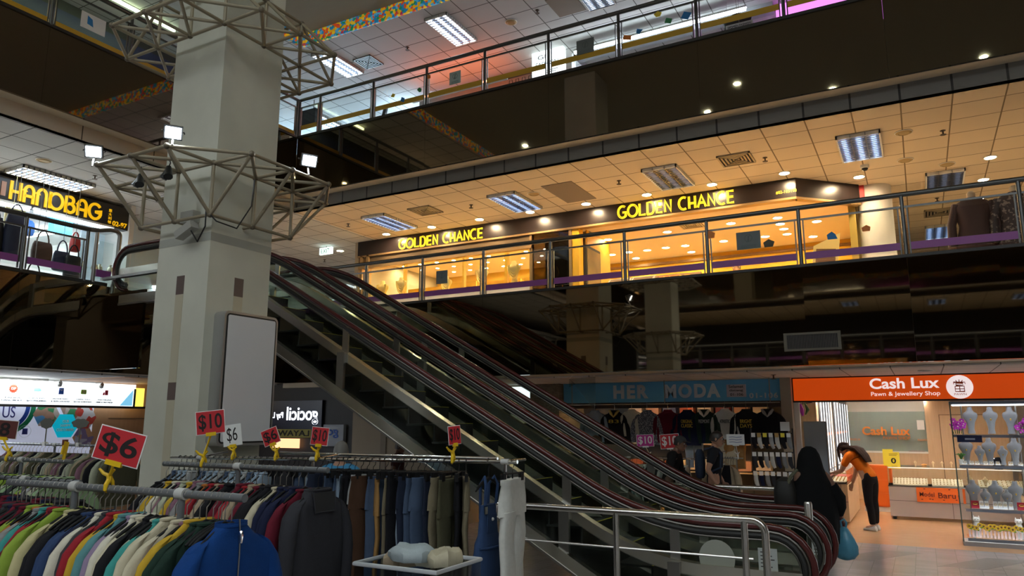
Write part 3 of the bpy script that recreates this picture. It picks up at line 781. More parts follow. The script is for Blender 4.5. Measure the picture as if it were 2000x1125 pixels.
# guard rails on the floor each side of the escalators
def guard(label, Y, x0, x1, zt, posts, curve=False):
    t = thing('guard_rail', label, 'guard rail', ((x0 + x1) / 2, Y, 0))
    pts = [(x0, Y, zt), (x1 - .12, Y, zt)] + ([(x1 - .12 + .1 * sin(radians(a)), Y, zt - .1 + .1 * cos(radians(a))) for a in range(15, 91, 15)] + [(x1 - .02, Y, 0)] if curve else [(x1, Y, zt)])
    MB().path(pts, .03, 12).build('handrail', steel, t)
    for p in posts: MB().tube((p, Y, 0), (p, Y, zt), .028, 12).build('post', steel, t)
    MB().tube((x0, Y, zt - .3), (x1 - .12, Y, zt - .3), .01, 8).build('mid_rail', steel, t)
    return t
guard('stainless guard rail in front of the nearer escalator', 6.3, -3.6, -1.15, 1.03, (-3.55, -2.42, -1.33), True)
guard('stainless guard rail behind the farther escalator', 10.25, -3.4, -1.4, .95, (-3.3, -2.2, -1.45))
for x, y, lb in ((-1.1, 8.28, 'short steel post between the two escalator feet'),):
    tag(MB().path([(x, y, 0), (x, y, .98), (x, y, 1.0)], [.04, .04, .03], 12).build('bollard', steel), lb, 'bollard')

# ================================================================== space frames round the columns
strut_m = mat('taupe_tube', (.3, .25, .17), .45, .1)
node_m = mat('frame_node', (.16, .13, .09), .45, .3)
_unit = None
def unit_strut():
    me = bpy.data.meshes.new('strut'); mb = MB(); mb.tube((0, 0, 0), (0, 0, 1), .019, 8)
    me.from_pydata(mb.v, [], mb.f); me.materials.append(strut_m); me.shade_smooth(); me.set_sharp_from_angle(angle=.8); return me
def unit_node():
    me = bpy.data.meshes.new('node'); mb = MB(); mb.ball((0, 0, 0), .033, 10, 6)
    me.from_pydata(mb.v, [], mb.f); me.materials.append(node_m); me.shade_smooth(); return me
US, UN = unit_strut(), unit_node()
def space_frame(cx, cy, z, flip, label):
    t = thing('space_frame', label, 'space frame', (cx, cy, z))
    m = .55; sgn = -1 if flip else 1
    inner = [(-m, -m), (0, -m), (m, -m), (m, 0), (m, m), (0, m), (-m, m), (-m, 0)]
    outer = []
    for sx, sy in ((0, -1), (1, 0), (0, 1), (-1, 0)):
        for k in (-1, 0, 1):
            outer.append((sx * 2 * m + (0 if sx else k * m * (1 if sy < 0 else -1)), sy * 2 * m + (0 if sy else k * m * (1 if sx > 0 else -1))))
    I = [Vector((x, y, 0)) for x, y in inner]; B = [Vector((x, y, -m * sgn)) for x, y in inner]; O = [Vector((x, y, 0)) for x, y in outer]
    E = []
    for k in range(8):
        E += [(I[k], I[(k + 1) % 8]), (B[k], B[(k + 1) % 8]), (I[k], B[k])]
    for k in range(12): E.append((O[k], O[(k + 1) % 12]))
    for o in O:
        for i, b in zip(I, B):
            d = (Vector((o.x, o.y)) - Vector((i.x, i.y))).length
            if d < m * 1.05: E += [(o, b)]
            if d < m * 1.5 and (d > m * 1.05 or abs(i.x) + abs(i.y) < m * 1.1 or d < m * 1.05): E.append((o, i))
    for k in (1, 3, 5, 7):      # stubs to the column
        E.append((B[k], B[k] * 0 + Vector((B[k].x * .75, B[k].y * .75, B[k].z))))
    seen = set()
    for a, b in E:
        key = tuple(sorted([tuple(round(q, 3) for q in a), tuple(round(q, 3) for q in b)]))
        if key in seen: continue
        seen.add(key)
        o = bpy.data.objects.new('strut', US); COL.objects.link(o); o.parent = t
        d = b - a; o.location = a; o.rotation_mode = 'QUATERNION'; o.rotation_quaternion = d.to_track_quat('Z', 'Y'); o.scale = (1, 1, d.length)
    for p in I + B + O:
        o = bpy.data.objects.new('node', UN); COL.objects.link(o); o.parent = t; o.location = p
    return t
space_frame(-6.74, 5.44, 4.43, False, 'taupe tube space frame round the column at first-floor height, carrying the floodlights')
space_frame(-6.74, 5.44, 6.0, True, 'taupe tube space frame round the column cut by the top edge of the photo')
space_frame(-6.74, -.45, 4.43, False, 'space frame round the column mirrored in the dark fascia, lower one')
space_frame(-6.74, -.45, 6.0, True, 'space frame round the column mirrored in the dark fascia, upper one')
# floodlights
flood_e = lamp('floodlight_lens', (.8, .92, 1.0), 40.0)
def flood(p, aim, label, s=.14):
    p = Vector(p); d = Vector(aim).normalized()
    t = thing('floodlight', label, 'floodlight', p)
    q = d.to_track_quat('Z', 'Y').to_matrix().to_4x4(); M = Matrix.Translation(p) @ q
    mb = MB().obox(M @ Matrix.Translation((0, 0, -.03)), (s + .03, s * .75 + .03, .05))
    for k in range(5): mb.obox(M @ Matrix.Translation(((k - 2) * s / 5, 0, -.065)), (.008, s * .7, .03))
    mb.build('housing', black, t, smooth=False)
    MB().obox(M, (s, s * .75, .006)).build('lens', flood_e, t, smooth=False)
    MB().path([M @ Vector((s / 2 + .03, 0, -.03)), M @ Vector((s / 2 + .03, 0, -.1)), M @ Vector((0, 0, -.13)), M @ Vector((-s / 2 - .03, 0, -.1)), M @ Vector((-s / 2 - .03, 0, -.03))], .007, 6).build('bracket', black, t)
    MB().tube(M @ Vector((0, 0, -.13)), (p.x, p.y, 4.44), .01, 6).build('stem', dsteel, t)
flood((-6.14, 4.36, 4.56), (.62, -.45, -.42), 'bright floodlight on the space frame against the column')
flood((-5.62, 5.66, 4.60), (.75, -.45, -.4), 'bright floodlight on the space frame right of the column')
flood((-7.42, 4.36, 4.60), (.55, -.5, -.45), 'bright floodlight at the left end of the space frame')
flood((-6.3, -1.65, 4.6), (.2, .9, -.4), 'floodlight on the mirrored column, seen only as a reflection')
# black spot heads and cables hanging on the frame
def spot_head(x, y, z, lb):
    t = thing('spotlight', lb, 'spotlight', (x, y, z))
    MB().path([(x, y, 4.43), (x + .02, y, z + .1), (x, y, z + .06)], .006, 6).build('cable', black, t)
    MB().path([(x, y, z + .07), (x, y, z + .03), (x + .03, y - .02, z - .03), (x + .045, y - .03, z - .06)], [.02, .035, .04, .045], 10).build('lamp_head', black, t)
    MB().path([(x - .05, y + .02, z + .05), (x - .06, y + .02, z), (x - .08, y, z - .05)], [.02, .035, .04], 10).build('second_head', black, t)
spot_head(-6.95, 4.6, 4.28, 'pair of black spotlights hanging in the space frame, left pair')
spot_head(-6.5, 4.6, 4.29, 'pair of black spotlights hanging in the space frame, right pair')
t = thing('junction_box', 'grey junction boxes with looped cables on the column under the space frame', 'junction box', (-6.75, 5.0, 3.7))
MB().box((-6.72, 4.94, 3.87), (-6.52, 5.03, 3.99)).build('cover', mat('grey_box', (.35, .34, .3), .5), t, smooth=False)
MB().obox(Matrix.Translation((-6.55, 4.9, 3.76)) @ Matrix.Rotation(-.4, 4, 'Y'), (.26, .1, .08)).build('ballast', mat('grey_box', (.35, .34, .3), .5), t, smooth=False)
MB().path([(-6.45, 4.88, 3.74), (-6.3, 4.85, 3.6), (-6.2, 4.85, 3.75), (-6.22, 4.86, 3.95), (-6.3, 4.86, 4.05)], .008, 6).path([(-6.2, 4.87, 3.9), (-6.1, 4.9, 3.8), (-6.15, 5.2, 3.8), (-6.18, 5.4, 4.1), (-6.18, 5.42, 4.4)], .008, 6).build('cable', black, t)

# ---- white light box on the column
def rrect(w, h, r, n=5):
    p = []
    for cx, cy, a in ((w / 2 - r, h / 2 - r, 0), (-w / 2 + r, h / 2 - r, 90), (-w / 2 + r, -h / 2 + r, 180), (w / 2 - r, -h / 2 + r, 270)):
        p += arc(cx, cy, r, a, a + 90, n)
    return p
X0 = -6.33; yc, zc, w, h = 5.505, 2.245, .72, 1.37
t = thing('light_box', 'white blank advertising light box with a rounded metal frame on the column', 'light box', (X0, yc, zc - h / 2))
silver = mat('silver_frame', (.5, .5, .5), .35, .8)
f = lambda u, v, wv: (X0 + wv, yc + u, zc + v)
MB().prism(rrect(w, h, .06), .16, f).build('frame', silver, t, sharp=.5)
g = lambda u, v, wv: (X0 + .16 + wv, yc + u, zc + v)
MB().prism(rrect(w - .05, h - .05, .04), .004, g).build('gasket', dblack, t, smooth=False)
MB().prism(rrect(w - .085, h - .085, .02), .008, g).build('face', mat('light_box_face', (.72, .72, .75), .15), t, smooth=False)

# air grille let into the first-floor fascia
t = thing('fascia_grille', 'rectangular air grille in the dark mirrored fascia above the orange shop sign', 'air vent', (-1.23, YR - .02, 2.8))
mb = MB()
for a, c in (((-1.6, 2.76), (-.87, 2.79)), ((-1.6, 2.98), (-.87, 3.01)), ((-1.6, 2.79), (-1.56, 2.98)), ((-.91, 2.79), (-.87, 2.98))): mb.box((a[0], YR - .03, a[1]), (c[0], YR - .012, c[1]))
mb.build('frame', mat('grille_frame', (.13, .11, .08), .5), t, smooth=False)
MB().box((-1.56, YR - .014, 2.79), (-.91, YR - .012, 2.98)).build('opening', dblack, t, smooth=False)
mb = MB()
for k in range(32): mb.box((-1.555 + k * .02, YR - .026, 2.79), (-1.549 + k * .02, YR - .016, 2.98))
mb.build('slats', mat('grille_slat', (.1, .08, .07), .5), t, smooth=False)
# clear plastic sheet hanging from the soffit
t = thing('plastic_sheet', 'clear plastic sheet hanging from the soffit before the blue shop sign', 'plastic sheet', (-4.82, 11.2, 1.95))
mb = MB()
mb.prism([(-5.06, 2.5), (-4.6, 2.52), (-4.6, 1.97)], .004, lambda u, v, wv: (u, 11.2 + wv, v)); mb.prism([(-5.06, 2.5), (-5.06, 2.36), (-4.95, 2.41)], .003, lambda u, v, wv: (u, 11.19 + wv, v))
mb.build('sheet', glass_mat('plastic_film', (.8, .84, .85), 1.6, .15), t, smooth=False)
MB().tube((-5.06, 11.2, 2.5), (-5.0, 11.2, 2.555), .004).tube((-4.62, 11.2, 2.52), (-4.62, 11.2, 2.555), .004).build('cord', white, t)
# ================================================================== golden shop on the first floor
gold_l = lamp('gold_lettering', (1.0, .58, .015), .75)
sign_b = mat('glossy_dark_sign', (.018, .012, .012), .3)
YS = 13.83
t = thing('shop_fascia', 'dark glossy fascia with two glowing yellow golden shop names and a unit number', 'shop sign', (-6.5, YS, 5.85))
mb = MB(); mb.box((-11.95, YS, 5.84), (-1.67, YS + .12, 6.2))
mb.prism([(-1.67, YS), (-.68, YS + 1.0), (-.76, YS + 1.09), (-1.72, YS + .12)], .36, lambda u, v, w: (u, v, 5.84 + w)); mb.build('board', sign_b, t, smooth=False)
MB().box((-11.95, YS - .02, 5.80), (-1.67, YS + .14, 5.84)).prism([(-1.67, YS - .02), (-.66, YS + 1.0), (-.76, YS + 1.1), (-1.72, YS + .14)], .04, lambda u, v, w: (u, v, 5.80 + w)).build('lower_trim', mat('bronze_trim', (.4, .26, .12), .4, .6), t, smooth=False)

def deco(ch):
    """art-deco capital as 2d strokes in a box about .62 wide, 1 high"""
    if ch == 'G': return [arc(.36, .5, .36, 55, 300, 14, .5)[:] + [(.62, .12), (.62, .46), (.36, .46)]], .66
    if ch == 'O': return [arc(.4, .5, .38, 0, 360, 20, .5)], .8
    if ch == 'L': return [[(.04, 1), (.04, .03), (.5, .03)]], .5
    if ch == 'D': return [[(.04, .0), (.04, 1), (.3, 1)] + arc(.3, .5, .26, 80, -80, 10, .5) + [(.3, 0), (.0, 0)]], .6
    if ch == 'E': return [[(.48, .97), (.05, .97), (.05, .03), (.48, .03)], [(.05, .5), (.44, .5)]], .52
    if ch == 'N': return [[(.05, 0), (.05, .98), (.5, .02), (.5, 1)]], .56
    if ch == 'C': return [arc(.36, .5, .36, 60, 300, 14, .5)], .6
    if ch == 'H': return [[(.05, 0), (.05, 1)], [(.5, 0), (.5, 1)], [(.05, .42), (.5, .42)]], .56
    if ch == 'A': return [[(.0, 0), (.3, .98), (.6, 0)], [(.12, .36), (.48, .36)]], .62
    return [], .3
def deco_text(s, x0, z0, w, h, y, parent, st=.05, gap=.05):
    tot = 0
    for c in s: tot += deco(c)[1] + .13
    tot -= .13; k = w / tot
    mb = MB(); u0 = 0
    for c in s:
        strokes, adv = deco(c)
        for P in strokes:
            for off in (-gap, gap):     # two parallel neon lines
                Q = []
                n = len(P)
                for i in range(n):
                    a = P[max(i - 1, 0)]; b = P[min(i + 1, n - 1)]; dx, dy = (b[0] - a[0]) * k, (b[1] - a[1]) * h; l = math.hypot(dx, dy) or 1
                    Q.append(((u0 + P[i][0]) * k - dy / l * off * h, (P[i][1] * (1 - 2 * gap) + gap) * h + dx / l * off * h))
                ribbon(mb, Q, st * h, lambda u, v, wv: (x0 + u, y - wv, z0 + v), .02)
        u0 += adv + .13
    return mb.build('lettering', gold_l, parent, smooth=False)
deco_text('GOLDEN CHANCE', -10.665, 5.865, 2.34, .25, YS, t)
deco_text('GOLDEN CHANCE', -5.1, 5.875, 2.33, .27, YS, t)
text('#02-105/108', 'unit_number', gold_l, t, (-2.02, YS - .004, 5.93), (1, 0, 0), .36, .06)

# necklace window
gold = mat('gold', (.9, .58, .12), .25, 1.0)
gold_cloth = mat('gold_display_cloth', (.8, .55, .12), .6)
win_y = mat('amber_panel', (.6, .36, .04), .6)
t = thing('shop_window', 'long lit necklace window below the smaller golden lettering', 'shop window', (-9.4, YS, 3.6))
plinth = mat('grey_plinth', (.6, .56, .52), .6)
MB().box((-11.6, YS, 3.6), (-7.15, YS + .1, 4.68)).build('plinth', plinth, t, smooth=False)
MB().box((-11.6, YS + .1, 4.61), (-7.15, 15.4, 4.68)).build('display_floor', gold_cloth, t, smooth=False)
MB().box((-11.6, YS + .03, 4.68), (-7.15, YS + .04, 5.5)).build('glass_pane', cglass, t, smooth=False)
MB().box((-11.66, YS - .02, 3.6), (-11.58, YS + .1, 5.84)).box((-11.85, YS - .02, 3.6), (-11.78, YS + .1, 5.84)).box((-11.9, YS - .03, 5.5), (-7.1, YS + .1, 5.56)).build('bronze_frame', mat('bronze_trim', (.4, .26, .12), .4, .6), t, smooth=False)
MB().box((-11.9, YS + .02, 5.56), (-7.1, YS + .12, 5.8)).build('header', mat('header_brown', (.16, .11, .06), .4, .3), t, smooth=False)
mb = MB()
for x0, x1, dy in ((-11.5, -10.3, 1.5), (-10.3, -9.3, 1.3), (-9.2, -8.2, 1.55), (-8.1, -7.2, 1.5)): mb.box((x0, YS + dy, 4.68), (x1, YS + dy + .06, 5.2))
mb.box((-10.9, YS + .5, 4.68), (-10.86, YS + .6, 5.84)).box((-9.25, YS + .6, 4.68), (-9.2, YS + .7, 5.84)).box((-8.05, YS + .5, 4.68), (-7.98, YS + .6, 5.6))
mb.build('back_panels', win_y, t, smooth=False)
sbox('wall_right', (-11.93, 17.3, 4.0), (-7.15, 17.4, 5.86), mat('window_back_wall', (.7, .42, .05), .6))

def bust_proto(m, neck_m, long=False):
    """necklace display bust: narrow base, waist, sloping shoulders, neck"""
    t = thing('display_bust', '', 'bust', (0, 0, 0))
    prof = [(.05, .02, 0), (.055, .022, .015), (.042, .02, .06), (.062, .03, .16), (.1, .04, .22), (.108, .045, .255), (.095, .042, .285), (.055, .036, .305), (.038, .034, .33), (.036, .034, .36), (.03, .03, .368)]
    mb = MB(); n = 18
    mb.loft([[(rx * cos(2 * pi * k / n), ry * sin(2 * pi * k / n) - z * .06, z) for k in range(n)] for rx, ry, z in prof]); mb.build('bust', m, t)
    mb = MB()
    for q in range(4 if long else 1):
        d = .09 + .05 * q if long else .1
        pts = [(.05 * cos(radians(a)) * (1 + .2 * q), -.045 - .012 * sin(radians(a)) * -1 - .003 * q, .30 - d * sin(radians(a)) * 1.0) for a in range(0, 181, 20)]
        mb.path(pts, .010 if long else .003, 6)
    if not long: mb.ball((0, -.062, .195), (.012, .006, .014), 8, 6)
    mb.build('necklace', neck_m, t)
    return t
gb = bust_proto(mat('gold_cream_bust', (.9, .68, .28), .5), mat('bright_gold', (1.0, .75, .25), .35, .6), True); first = True
for k, (x, y, z, s, lb) in enumerate(((-11.45, 14.25, 4.72, 1.4, 'pale tall display bust at the left end of the necklace window'), (-10.84, 14.2, 4.8, 1.25, 'gold-draped display bust behind the left pane of the necklace window'), (-9.6, 14.3, 4.75, 1.2, 'display bust half hidden behind the grey notice in the necklace window'), (-8.56, 14.2, 4.83, 1.3, 'gold-draped display bust behind the second balustrade post of the necklace window'), (-7.72, 14.2, 4.86, 1.3, 'gold-draped display bust at the right end of the necklace window'))):
    o = gb if first else copy_tree(gb); first = False
    o.location = (x, y, z); o.scale = (s * 1.25, s, s); tag(o, lb, 'bust')
    tag(MB().box((x - .07, y - .06, 4.682), (x + .07, y + .06, z)).build('bust_stand', mat('gold_display_cloth', (.8, .55, .12), .6), smooth=False), 'gold block under the ' + lb.replace('display bust', 'bust'), 'display block')
def ring_tray(x, y, w, lb, z=4.682):
    t = thing('jewellery_tray', lb, 'jewellery tray', (x, y, z))
    MB().box((x - w / 2, y - .1, z), (x + w / 2, y + .1, z + .03)).build('tray', mat('cream_bust', (.8, .66, .4), .5), t, smooth=False)
    mb = MB()
    for k in range(int(w / .06)):
        mb.path([(x - w / 2 + .03 + .06 * k + .018 * cos(radians(a)), y - .05 + .018 * sin(radians(a)), z + .045 + .01 * (k % 2)) for a in range(0, 360, 45)], .007, 5, closed=True)
        mb.path([(x - w / 2 + .03 + .06 * k + .018 * cos(radians(a)), y + .05 + .018 * sin(radians(a)), z + .05) for a in range(0, 360, 45)], .007, 5, closed=True)
    mb.build('gold_pieces', gold, t)
ring_tray(-10.75, 14.0, 1.1, 'row of gold bangles at the left end of the necklace window')
ring_tray(-9.4, 14.0, .9, 'row of gold bangles below the grey notice in the necklace window')
ring_tray(-8.75, 14.05, .4, 'raised tray of gold pieces left of the second balustrade post', 4.69)
ring_tray(-7.35, 14.05, .3, 'small tray of gold pieces at the right end of the necklace window')
tag(MB().box((-8.3, 14.0, 4.682), (-8.05, 14.25, 4.80)).build('display_block', plinth, smooth=False), 'grey display block with gold pieces in the necklace window', 'display block')
# dark glazed bay and amber door jamb
t = thing('glazed_panel', 'dark reflective glass bay between the necklace window and the open golden shop', 'window', (-6.65, YS, 3.6))
MB().box((-7.13, YS + .05, 3.6), (-6.2, YS + .08, 5.84)).build('glass', glass_mat('dark_shop_glass', (.35, .33, .3), 1.6), t, smooth=False)
MB().box((-7.15, YS, 3.6), (-7.1, YS + .12, 5.84)).box((-6.22, YS, 3.6), (-6.16, YS + .12, 5.84)).build('frame', mat('bronze_trim', (.4, .26, .12), .4, .6), t, smooth=False)
sbox('wall_right', (-7.15, 14.6, 3.6), (-6.2, 14.7, 5.86), wall_d)
# glass-fronted cabinet things seen through the dark bay
t = thing('display_rail', 'looped silver chains hanging in the dark glass bay', 'display', (-6.6, 14.2, 4.5))
mb = MB()
for q in range(6): mb.path([(-6.9 + .12 * q + .05 * sin(radians(a)), 14.2 - .03 * q, 5.6 - .25 * q - a / 700) for a in range(0, 360, 30)], .012, 5)
mb.build('chains', chrome, t)
MB().tube((-6.6, 14.2, 5.6), (-6.6, 14.2, 5.86), .01, 6).build('rod', dsteel, t)
sbox('wall_right', (-6.15, YS + .02, 3.6), (-6.0, YS + .25, 5.84), wall_y)
t = thing('poster_case', 'tall narrow dark poster case on the amber door jamb', 'poster', (-5.85, 14.3, 4.4))
MB().box((-5.98, 14.1, 4.3), (-5.94, 14.9, 5.5)).build('frame', dblack, t, smooth=False)
MB().box((-5.94, 14.15, 4.36), (-5.93, 14.85, 5.44)).build('picture', ramp_mat('amber_poster', [(0, (.05, .03, .02)), (1, (.5, .3, .05))], sc=2), t, smooth=False)
sbox('wall_right', (-6.0, 14.25, 3.6), (-5.98, 15.6, 5.86), wall_y)
# counter with dark front and slanted screens
t = thing('shop_counter', 'dark shop counter with a lettered front inside the open golden shop', 'counter', (-5.0, 14.4, 3.6))
MB().box((-5.75, 14.3, 3.6), (-4.1, 14.7, 4.55)).build('body', dblack, t, smooth=False)
text('GOLDEN CHANCE', 'lettering', mat('pale_letters', (.6, .5, .35), .5), t, (-5.45, 14.295, 4.42), (1, 0, 0), 1.0, .09)
t = thing('display_screen', 'slanted white-framed display panels on the dark counter', 'display', (-5.2, 14.5, 4.55))
for k in range(2):
    x = -5.7 + k * .52
    MB().prism([(0, 0), (.5, 0), (.5, .34), (.0, .34)], .02, lambda u, v, w: (x + u + v * .25, 14.4 + v * .6 + w, 4.56 + v * .7)).build('frame', white, t, smooth=False)
    MB().prism([(.04, .03), (.46, .03), (.46, .31), (.04, .31)], .004, lambda u, v, w: (x + u + v * .25, 14.395 + v * .6 - w, 4.56 + v * .7)).build('panel', mat('brown_panel', (.3, .22, .14), .4), t, smooth=False)
tag(MB().box((-4.05, 14.35, 3.6), (-3.9, 14.75, 4.62)).build('end_block', wall_y, smooth=False), 'amber end block of the golden shop counter', 'counter')
tag(MB().box((-3.9, 14.45, 4.1), (-1.6, 14.75, 4.56)).build('low_counter', mat('amber_counter', (.75, .42, .03), .45), smooth=False), 'long low amber counter of the golden shop', 'counter')
# inner sign on the back wall
t = thing('wall_sign', 'dark lettered sign band on the yellow back wall of the golden shop', 'shop sign', (-5.4, 17.75, 5.1))
MB().box((-6.6, 17.72, 5.08), (-4.45, 17.8, 5.42)).build('board', mat('sign_brown', (.14, .08, .05), .5), t, smooth=False)
MB().box((-5.5, 17.715, 5.1), (-4.95, 17.72, 5.4)).build('inner_panel', mat('rust_panel', (.32, .14, .04), .5), t, smooth=False)
deco_text('GOLDEN CHANCE', -7.2, 5.14, 2.5, .22, 17.71, t, .1, .0)
# tilted poster stand
t = thing('poster_stand', 'tall slanted poster stand with yellow and white notices at the right of the golden shop', 'poster stand', (-1.5, 14.4, 3.6))
pm = lambda u, v, w: (-1.62 + u + v * .12, 14.35 + u * .5 + w, 4.0 + v)
MB().prism([(0, 0), (.42, 0), (.42, 1.25), (0, 1.0)], .02, pm).build('board', mat('amber_board', (.75, .55, .2), .5), t, smooth=False)
mb = MB()
for z0, z1 in ((.95, .85), (.8, .7)): mb.prism([(.05, z1), (.37, z1), (.37, z0), (.05, z0)], .003, lambda u, v, w: pm(u, v, -.004 - w))
mb.build('printed_bands', mat('dark_print', (.2, .1, .05), .5), t, smooth=False)
mb = MB()
for z in (.2, .32, .44, .55): mb.prism([(.05, z), (.36, z + .1), (.36, z + .13), (.05, z + .03)], .003, lambda u, v, w: pm(u, v, -.004 - w))
mb.build('notice_lines', mat('dark_print', (.2, .1, .05), .5), t, smooth=False)
mb = MB(); mb.tube((-1.6, 14.4, 3.6), (-1.5, 14.42, 4.2), .012).tube((-1.25, 14.58, 3.6), (-1.3, 14.56, 4.2), .012); mb.build('legs', black, t)
tag(MB().box((-.72, 14.9, 5.9), (-.6, 15.0, 6.2)).build('red_sign', mat('red_box', (.6, .02, .02), .5), smooth=False), 'small red sign box at the right end of the dark fascia', 'sign')
# long dresses on stands at far right
def dress_form(x, y, m, label, pm_, s=1.0):
    t = thing('dress_form', label, 'dress', (x, y, 3.61))
    n = 20; mb = MB()
    rings = []
    for z, rx, ry in ((.35, .3, .22), (.6, .28, .2), (.9, .23, .17), (1.05, .2, .14), (1.2, .22, .15), (1.33, .24, .14), (1.42, .2, .1), (1.48, .08, .07)):
        rings.append([(x + rx * s * cos(2 * pi * k / n) * (1 + .05 * cos(k * 4) * (z < 1)), y + ry * s * sin(2 * pi * k / n), 3.61 + z) for k in range(n)])
    mb.loft(rings); mb.build('dress', m, t)
    for sx in (-1, 1):
        MB().path([(x + sx * .2 * s, y, 5.0), (x + sx * .29 * s, y - .02, 4.7), (x + sx * .3 * s, y - .05, 4.35)], [.07, .06, .065], 10).build('sleeve', m, t)
    MB().path([(x, y, 5.08), (x, y, 5.16), (x, y, 5.19)], [.055, .06, .03], 12).build('neck_block', mat('bust_beige', (.6, .45, .28), .6), t)
    MB().tube((x, y, 3.61), (x, y, 3.98), .02).lathe([(.16, 0), (.16, .02), (.03, .03)], (x, y, 3.61)).build('stand', black, t)
dress_form(.92, 12.6, mat('brown_velvet', (.08, .035, .025), .7), 'brown velvet dress on a stand behind the glass at far right', None)
dress_form(1.45, 12.55, ramp_mat('patterned_brown', [(0, (.05, .03, .025)), (.55, (.07, .04, .035)), (.6, (.3, .22, .17)), (1, (.35, .25, .2))], sc=22), 'patterned brown dress on a stand at the right edge of the photo', None)

# ================================================================== top floor shops behind the amber-striped balustrades
shop_w = lamp('shop_tube', (.8, .91, 1.0), 14.0)
lit_wall = mat('shop_white', (.75, .76, .78), .6)
YT = 14.2
def tube_light(p, q, m, label, r=.028, group=None, batten=True, hang=None):
    t = thing('tube_light', label, 'tube light', ((p[0] + q[0]) / 2, (p[1] + q[1]) / 2, min(p[2], q[2])), group)
    MB().tube(p, q, r, 8).build('tube', m, t)
    d = (Vector(q) - Vector(p)); a = Vector(p); up = Vector((0, 0, r + .03))
    M = Matrix.Translation((a + d / 2) + Vector((0, 0, r + .025))) @ d.to_track_quat('X', 'Z').to_matrix().to_4x4()
    if batten: MB().obox(M, (d.length + .04, .07, .04)).build('batten', white, t, smooth=False)
    else: MB().obox(Matrix.Translation((0, 0, -2 * r - .05)) @ M, (d.length + .04, .07, .04)).build('tray', white, t, smooth=False)
    if hang:
        for f_ in (.1, .9): MB().tube(a + d * f_ + Vector((0, 0, r + .03)), (*(a + d * f_).xy, hang), .006, 6).build('hanger_rod', white, t)
    return t
tube_light((-6.0, 13.8, 9.75), (-2.35, 13.8, 9.75), shop_w, 'long white tube light across the white-lit shop on the top floor', hang=10.0)
t = thing('shop', 'white-lit shop interior with grey header on the top floor', 'shop', (-4.2, YT, 7.37))
MB().box((-6.2, YT, 9.82), (-1.9, YT + .2, 10.0)).build('header', mat('grey_header', (.4, .4, .42), .5), t, smooth=False)
MB().box((-6.2, 16.2, 7.37), (-1.9, 16.3, 9.99)).build('back_wall', lit_wall, t, smooth=False)
MB().box((-6.25, YT, 7.37), (-6.15, 16.2, 9.99)).build('side_panel', lit_wall, t, smooth=False)
mb = MB()
for x in (-5.2, -4.3, -3.4, -2.6): mb.box((x, YT + .3, 7.37), (x + .03, YT + .33, 9.6))
mb.build('mullions', mat('grey_header', (.4, .4, .42), .5), t, smooth=False)
mb = MB()
for z in (8.2, 8.7, 9.2): mb.box((-6.1, 16.0, z), (-1.95, 16.2, z + .02))
mb.build('shelves', white, t, smooth=False)
t = thing('light_box_sign', 'white lit light-box sign with dark letters on the top floor', 'shop sign', (-6.65, 13.8, 9.2))
MB().box((-7.05, 13.8, 9.35), (-6.28, 13.95, 10.0)).build('box', lamp('sign_white', (.88, .97, 1.0), 1.3), t, smooth=False)
lt = mat('sign_dark_letters', (.03, .05, .07), .5)
text('GI', 'lettering', lt, t, (-6.9, 13.79, 9.8), (1, 0, 0), .2, .1); text('FASHION', 'lettering', lt, t, (-6.95, 13.79, 9.62), (1, 0, 0), .55, .11)
MB().box((-6.7, 13.793, 9.5), (-6.4, 13.797, 9.515)).box((-6.7, 13.793, 9.45), (-6.45, 13.797, 9.465)).build('small_print', lt, t, smooth=False)
def black_bags(x, y, z, label, n=4):
    t = thing('black_bags', label, 'bags', (x, y, z))
    for k in range(n):
        mb = MB(); a = x + (k - n / 2) * .16
        mb.loft([[(a + .1 * w * cos(2 * pi * j / 10), y + .06 * w * sin(2 * pi * j / 10), z + h) for j in range(10)] for h, w in ((0, .6), (.05, 1), (.3, 1.05), (.42, .7), (.46, .2))])
        mb.path([(a - .05, y, z + .42), (a - .03, y, z + .56), (a + .03, y, z + .56), (a + .05, y, z + .42)], .008, 5); mb.build('bag', dblack, t)
    MB().box((x - .4, y - .1, 7.37), (x + .4, y + .1, z)).build('stand', dsteel, t, smooth=False)
black_bags(-7.0, 13.3, 8.65, 'cluster of black bags in front of the white light-box sign')
def hung_top(x, y, z, m, label, w=.5, h=.6, cat='garment', kind='jacket'):
    t = thing(kind, label, cat, (x, y, z - h))
    n = 14; mb = MB()
    mb.loft([[(x + w / 2 * a * cos(2 * pi * j / n), y + .07 * sin(2 * pi * j / n), zz) for j in range(n)] for a, zz in ((1.0, z - h), (.85, z - h * .6), (.8, z - h * .3), (.9, z - .08), (.5, z - .02), (.2, z))]); mb.build('cloth', m, t)
    MB().tube((x, y, z - .02), (x, y, 9.99 if z > 8 else 6.19), .006, 5).build('hook', dsteel, t)
    return t
hung_top(-2.45, 13.4, 9.45, dblack, 'black top with a paper label hanging in the white-lit top-floor shop', .62, .62)
t = thing('paper_sign', 'small white printed sign on the black top', 'sign', (-2.4, 13.3, 9.0))
MB().tube((-2.4, 13.31, 9.22), (-2.4, 13.31, 9.99), .004, 5).build('cord', dsteel, t)
MB().box((-2.65, 13.3, 9.05), (-2.15, 13.31, 9.22)).build('card', paper, t, smooth=False)
text('WOMEN FASHION', 'lettering', lt, t, (-2.62, 13.297, 9.14), (1, 0, 0), .44, .05)
